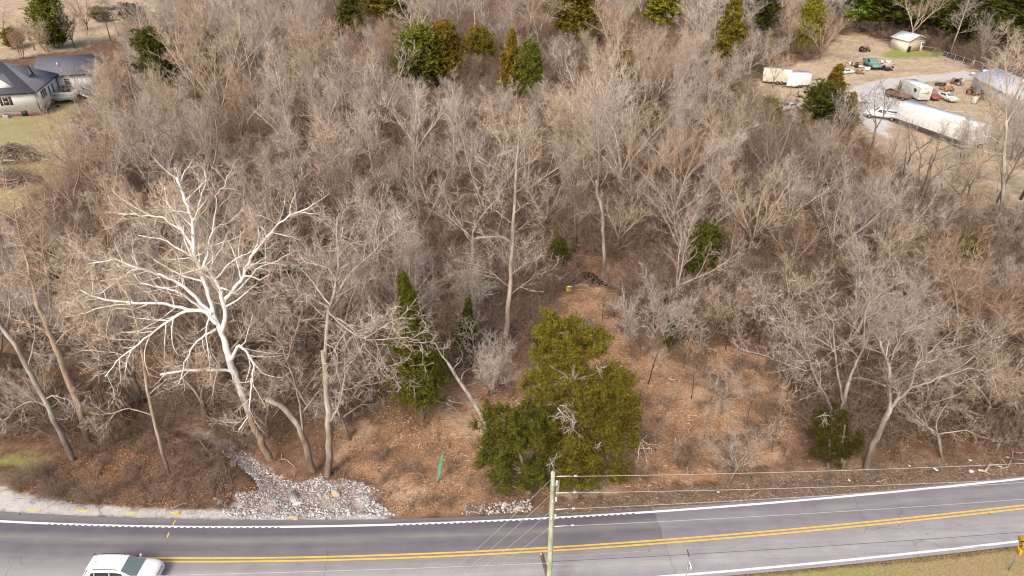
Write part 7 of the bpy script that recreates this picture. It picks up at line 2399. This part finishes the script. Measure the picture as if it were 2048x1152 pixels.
# front gable dormer and the small side dormer
def dormer(cx_, cy_, zb, w, hgt, depth, facing, win=False):
    rz = facing
    cs, sn = math.cos(rz), math.sin(rz)
    T = lambda x, y, z: (cx_ + x * cs - y * sn, cy_ + x * sn + y * cs, z)
    p = Part(); p.poly([T(-w / 2, 0, zb), T(w / 2, 0, zb), T(0, 0, zb + hgt)], 0.08)
    fc = p.out('gable_face', M_WHITE, rf)
    q = Part()
    q.poly([T(-w / 2 - .25, -.25, zb - .12), T(0, -.25, zb + hgt + .1), T(0, depth, zb + hgt + .1), T(-w / 2 - .25, depth, zb - .12)], 0.08, (0, 0, 1))
    q.poly([T(0, -.25, zb + hgt + .1), T(w / 2 + .25, -.25, zb - .12), T(w / 2 + .25, depth, zb - .12), T(0, depth, zb + hgt + .1)], 0.08, (0, 0, 1))
    q.out('dormer_roof', M_SHINGLE, rf)
    if win:
        Part().box(T(0, -0.03, zb + hgt * 0.38), (0.5, 0.06, 0.5), rz).out('vent', M_STEEL, rf)
dormer(-5.2, 0.9, EV + 0.55, 5.0, 2.0, 5.0, 0)
dormer(-1.9, HD * 0.48, EV + 1.35, 2.4, 1.9, 4.0, math.pi / 2, True)
for q_ in ((-8.2, 8.2, EV + 2.9),):
    Part().cyl(q_, (q_[0], q_[1], q_[2] + 0.7), 0.09).out('vent_pipe', M_WHITE, rf)
def window(x, y, z, w, hgt, rz=0.0, rows=2, cols=2, shut=False, par=None):
    par = par or ho
    cs, sn = math.cos(rz), math.sin(rz)
    f = Part().box((x, y, z), (w, 0.08, hgt), rz).out('window', M_WHITE, par)
    gx, gz_ = (w - 0.12) / cols, (hgt - 0.12) / rows
    for i in range(cols):
        for j in range(rows):
            u, v = -w / 2 + 0.06 + gx * (i + .5), -hgt / 2 + 0.06 + gz_ * (j + .5)
            Part().box((x + u * cs + 0.045 * sn, y + u * sn - 0.045 * cs, z + v), (gx - 0.05, 0.03, gz_ - 0.05), rz).out('pane', M_GLASS, f)
    if shut:
        for s_ in (-1, 1):
            u = s_ * (w / 2 + 0.26)
            Part().box((x + u * cs, y + u * sn, z), (0.42, 0.06, hgt), rz).out('shutter', worn('plum_shutter', (0.10, 0.025, 0.045), None, 2.0), par)
window(-4.8, -0.02, 2.9, 1.0, 1.5, 0, 2, 1, True)
window(-12.0, -0.02, 2.9, 1.0, 1.5, 0, 2, 1, True)
for k in range(3):
    window(0.02, 3.0 + k * 0.95, 2.9, 0.8, 1.5, math.pi / 2, 2, 1)
for y_ in (7.0, 9.0):
    dr_ = Part().box((0.03, y_, 2.45), (0.95, 0.08, 2.2), math.pi / 2).out('door', M_WHITE, ho)
    Part().box((0.075, y_, 2.55), (0.6, 0.03, 1.6), math.pi / 2).out('pane', M_GLASS, dr_)
Part().box((-2.6, -0.04, 0.55), (0.95, 0.08, 0.9)).out('crawl_door', M_BLACK, ho)
for q_ in ((0.06, -0.06),):
    Part().box((q_[0], q_[1], EV / 2), (0.11, 0.11, EV)).out('downspout', M_BLACK, ho)
Part().box((0.06, HD - 0.4, 2.7), (0.11, 0.11, 2.9)).out('downspout', M_BLACK, ho)
# side wing
wx0, wx1, wy0, wy1, WE = -3.6, 6.1, HD + 0.5, HD + 8.4, 3.9
Part().box(((wx0 + wx1) / 2, (wy0 + wy1) / 2, 0.3), (wx1 - wx0 - .06, wy1 - wy0 - .06, 0.6)).out('wing_base', M_BRICKW, ho)
Part().box(((wx0 + wx1) / 2, (wy0 + wy1) / 2, 0.6 + (WE - .6) / 2), (wx1 - wx0, wy1 - wy0, WE - 0.6)).out('wing_wall', M_SIDING, ho)
p = Part(); ym = (wy0 + wy1) / 2
p.poly([(wx0 - .3, wy0 - .5, WE), (wx1 + .4, wy0 - .5, WE), (wx1 + .4, ym, WE + 2.7), (wx0 - .3, ym, WE + 2.7)], 0.1, (0, 0, 1))
p.poly([(wx1 + .4, wy1 + .5, WE), (wx0 - .3, wy1 + .5, WE), (wx0 - .3, ym, WE + 2.7), (wx1 + .4, ym, WE + 2.7)], 0.1, (0, 0, 1))
wr_ = p.out('wing_roof', M_SHINGLE, ho)
p = Part(); p.poly([(wx1, wy0, WE), (wx1, wy1, WE), (wx1, ym, WE + 2.65)], 0.06, (1, 0, 0)); p.poly([(wx0, wy1, WE), (wx0, wy0, WE), (wx0, ym, WE + 2.65)], 0.06, (-1, 0, 0)); p.out('wing_gable', M_SIDING, ho)
p = Part(); p.box(((wx0 + wx1) / 2, wy0 - .52, WE - .02), (wx1 - wx0 + .8, 0.12, 0.14)); p.out('wing_gutter', M_BLACK, ho)
Part().cyl((0.2, wy0 + 1.6, WE + 1.4), (0.2, wy0 + 1.6, WE + 2.0), 0.09).out('vent_pipe', M_WHITE, wr_)
window(1.5, wy0 - 0.02, 2.45, 1.0, 1.7, 0, 4, 2)
Part().box((wx1 - 0.05, wy0 - 0.06, WE / 2), (0.11, 0.11, WE)).out('downspout', M_BLACK, ho)
Part().box((wx1 - 3.2, wy0 - 0.06, WE / 2), (0.11, 0.11, WE)).out('downspout', M_WHITE, ho)
Part().box((5.2, wy0 - 0.75, 0.12), (5.2, 1.3, 0.24)).out('concrete_step', M_BOULDER, ho)
# deck in the corner: each board its own
dk_ = []
DW, DY0, DY1, DZ = 3.9, 6.2, HD + 0.4, 1.25
bm_ = mesh_from('board', *(lambda P_: (np.vstack(P_.v), np.vstack(P_.q)))(Part().box((0, 0, 0), (DW, 0.27, 0.05))), None, M_DECK)
y_ = DY0 + 0.14
while y_ < DY1:
    o = add('deck_board', bm_, ho); o.location = (DW / 2, y_, DZ); y_ += 0.295
for (c_, s_) in (((DW / 2, DY0 - 0.03, DZ - 0.2), (DW + .1, 0.07, 0.42)), ((DW + 0.03, (DY0 + DY1) / 2, DZ - 0.2), (0.07, DY1 - DY0, 0.42))):
    Part().box(c_, s_).out('fascia', M_TEAL, ho)
for c_ in ((0.3, DY0 + .1), (DW - .1, DY0 + .1), (DW - .1, DY0 + 3)):
    Part().box((c_[0], c_[1], DZ / 2 - 0.1), (0.14, 0.14, DZ + 0.1)).out('deck_post', M_WOOD, ho)
for k, (xa, ya, xb, yb) in enumerate(((0.1, DY0, DW, DY0), (DW, DY0, DW, DY0 + 3.2))):
    p = Part(); L_ = math.hypot(xb - xa, yb - ya); rz_ = math.atan2(yb - ya, xb - xa)
    p.box(((xa + xb) / 2, (ya + yb) / 2, DZ + 0.98), (L_, 0.10, 0.06), rz_); p.box(((xa + xb) / 2, (ya + yb) / 2, DZ + 0.18), (L_, 0.06, 0.05), rz_)
    rl = p.out('railing', M_WHITE, ho)
    n_ = int(L_ / 0.16)
    bq = Part()
    for j in range(n_):
        bq.box((xa + (xb - xa) * (j + .5) / n_, ya + (yb - ya) * (j + .5) / n_, DZ + 0.57), (0.035, 0.035, 0.76))
    bq.out('balusters', M_WHITE, rl)['kind'] = 'stuff'
    for q_ in ((xa, ya), (xb, yb)):
        Part().box((q_[0], q_[1], DZ + 0.5), (0.11, 0.11, 1.05)).out('rail_post', M_WHITE, rl)
for k in range(6):
    Part().box((DW + 0.25 + k * 0.30, DY0 + 4.4, DZ - 0.10 - k * 0.2), (0.32, 1.7, 0.05)).out('stair_tread', M_DECK, ho)
for y_ in (DY0 + 3.5, DY0 + 5.3):
    p = Part(); p.poly([(DW, y_, DZ - 0.45), (DW + 1.9, y_, -0.05), (DW + 1.9, y_, 0.2), (DW, y_, DZ)], 0.06); p.poly([(DW, y_, DZ + 0.95), (DW + 1.9, y_, 0.95), (DW + 1.9, y_, 1.03), (DW, y_, DZ + 1.03)], 0.08)
    p.out('stair_rail', M_WHITE, ho)

def local(x, y):
    c_, s_ = math.cos(math.radians(14)), math.sin(math.radians(14))
    return C1[0] + x * c_ - y * s_, C1[1] + x * s_ + y * c_
x_, y_ = local(1.6, 10.6)
gl = thing('grill', 'black covered barbecue grill standing on the house deck', 'grill', (x_, y_, DZ + 0.025), 0.3)
Part().box((0, 0, 0.5), (1.25, 0.65, 1.0), taper=0.92).out('cover', M_BLACK, gl, bevel=0.08)
g = Part(); g.box((0, 0, 1.12), (0.95, 0.5, 0.3), taper=0.6); g.out('hood', M_BLACK, gl, bevel=0.08)
x_, y_ = local(0.7, 8.6)
tb = thing('patio_table', 'small pale patio table by the house door on the deck', 'table', (x_, y_, DZ + 0.025))
Part().cyl((0, 0, 0.68), (0, 0, 0.72), 0.42, 0.42, 16).out('table_top', M_STEEL, tb)
for k in range(3):
    a_ = k * 2.09
    Part().cyl((0.3 * math.cos(a_), 0.3 * math.sin(a_), 0), (0.15 * math.cos(a_), 0.15 * math.sin(a_), 0.68), 0.02).out('leg', M_STEEL, tb)
for k, (lx, lab) in enumerate(((-5.2, 'grey air-conditioner cabinet against the house front, right of its neighbour'), (-7.3, 'grey air-conditioner cabinet against the house front, nearest the left edge'))):
    x_, y_ = local(lx, -1.0)
    ac = thing('air_conditioner', lab, 'air conditioner', (x_, y_, 0), math.radians(14))
    Part().box((0, 0, 0.05), (1.3, 1.2, 0.1)).out('concrete_pad', M_BOULDER, ac)
    Part().box((0, 0, 0.5), (0.85, 0.85, 0.8)).out('cabinet', M_STEEL, ac, bevel=0.05)
    Part().cyl((0, 0, 0.9), (0, 0, 0.93), 0.33, 0.33, 16).out('fan_grille', M_BLACK, ac)
x_, y_ = local(1.3, 5.0)
hr = thing('garden_hose', 'coiled dark hose on the grass beside the house corner', 'hose', (x_, y_, 0.06))
for k in range(3):
    add('coil', torus_mesh(0.42 - 0.06 * k, 0.05, 'coil', M_BLACK), hr, (0, 0, 0.07 * k))

# brush piles on the lawn
def brush_pile(px, w, d, hgt, label, seed):
    rng = np.random.default_rng(seed)
    p_ = G(*px)
    r = thing('brush_pile', label, 'brush pile', (p_[0], p_[1], 0), 0.15)
    for k in range(38):
        c_ = np.array([rng.normal(0, .26) * w, rng.normal(-0.15, .22) * d, 0])
        c_[2] = hgt * max(0.08, 0.62 * (1 - (c_[0] / w * 1.9) ** 2) * rng.uniform(.2, 1))
        d_ = unit(np.array([rng.normal(0, 1), rng.normal(0, .55), rng.normal(0, .3)])) * rng.uniform(.35, 0.85)
        g = Geo(); rr = rng.uniform(.06, .15)
        g.tube([c_ - d_, c_ + rng.normal(0, .06, 3), c_ + d_], [rr, rr * .9, rr * .7], 6)
        add('log', g.mesh('log', M_LOG if k % 3 else M_DEADWOOD, True), r)
    g = Geo()
    n_ = 1500
    c_ = np.c_[rng.normal(0, .24, n_) * w, rng.normal(0.05, .24, n_) * d, np.zeros(n_)]
    c_[:, 2] = hgt * np.maximum(0.05, (1 - (c_[:, 0] / w * 1.8) ** 2)) * rng.uniform(0.05, 1.0, n_)
    d_ = unit(np.c_[rng.normal(0, 1, n_), rng.normal(0, .8, n_), rng.normal(0.15, .45, n_)])
    g.spikes(c_ - d_ * 0.6, c_ + d_ * rng.uniform(.4, 1.1, n_)[:, None], 0.03)
    o = add('branches', g.mesh('branches', twig_mat('pile_sticks', (0.07, 0.05, 0.04), (0.19, 0.14, 0.115), (0.42, 0.36, 0.31), False)), r)
    o['kind'] = 'stuff'
brush_pile((30, 322), 8.5, 4.0, 2.4, 'upper heap of logs and grey branches on the lawn', 7)
brush_pile((20, 366), 8.0, 3.8, 1.6, 'lower flatter heap of grey branches on the lawn', 8)
rp_ = G(146, 257)
rb_ = thing('rubble_heap', 'small pale heap of broken rubble at the edge of the lawn', 'rubble', (rp_[0], rp_[1], 0))
for k in range(16):
    boulder_me = mesh_from('block', *stones(np.zeros((1, 2)), 0.3, 0.6), None, M_STONE if k % 2 else M_WHITE)
    o = add('block', boulder_me, rb_); o.location = (RNG.normal(0, .9), RNG.normal(0, .5), 0.1 + RNG.uniform(0, .25) - gz(0, 0))
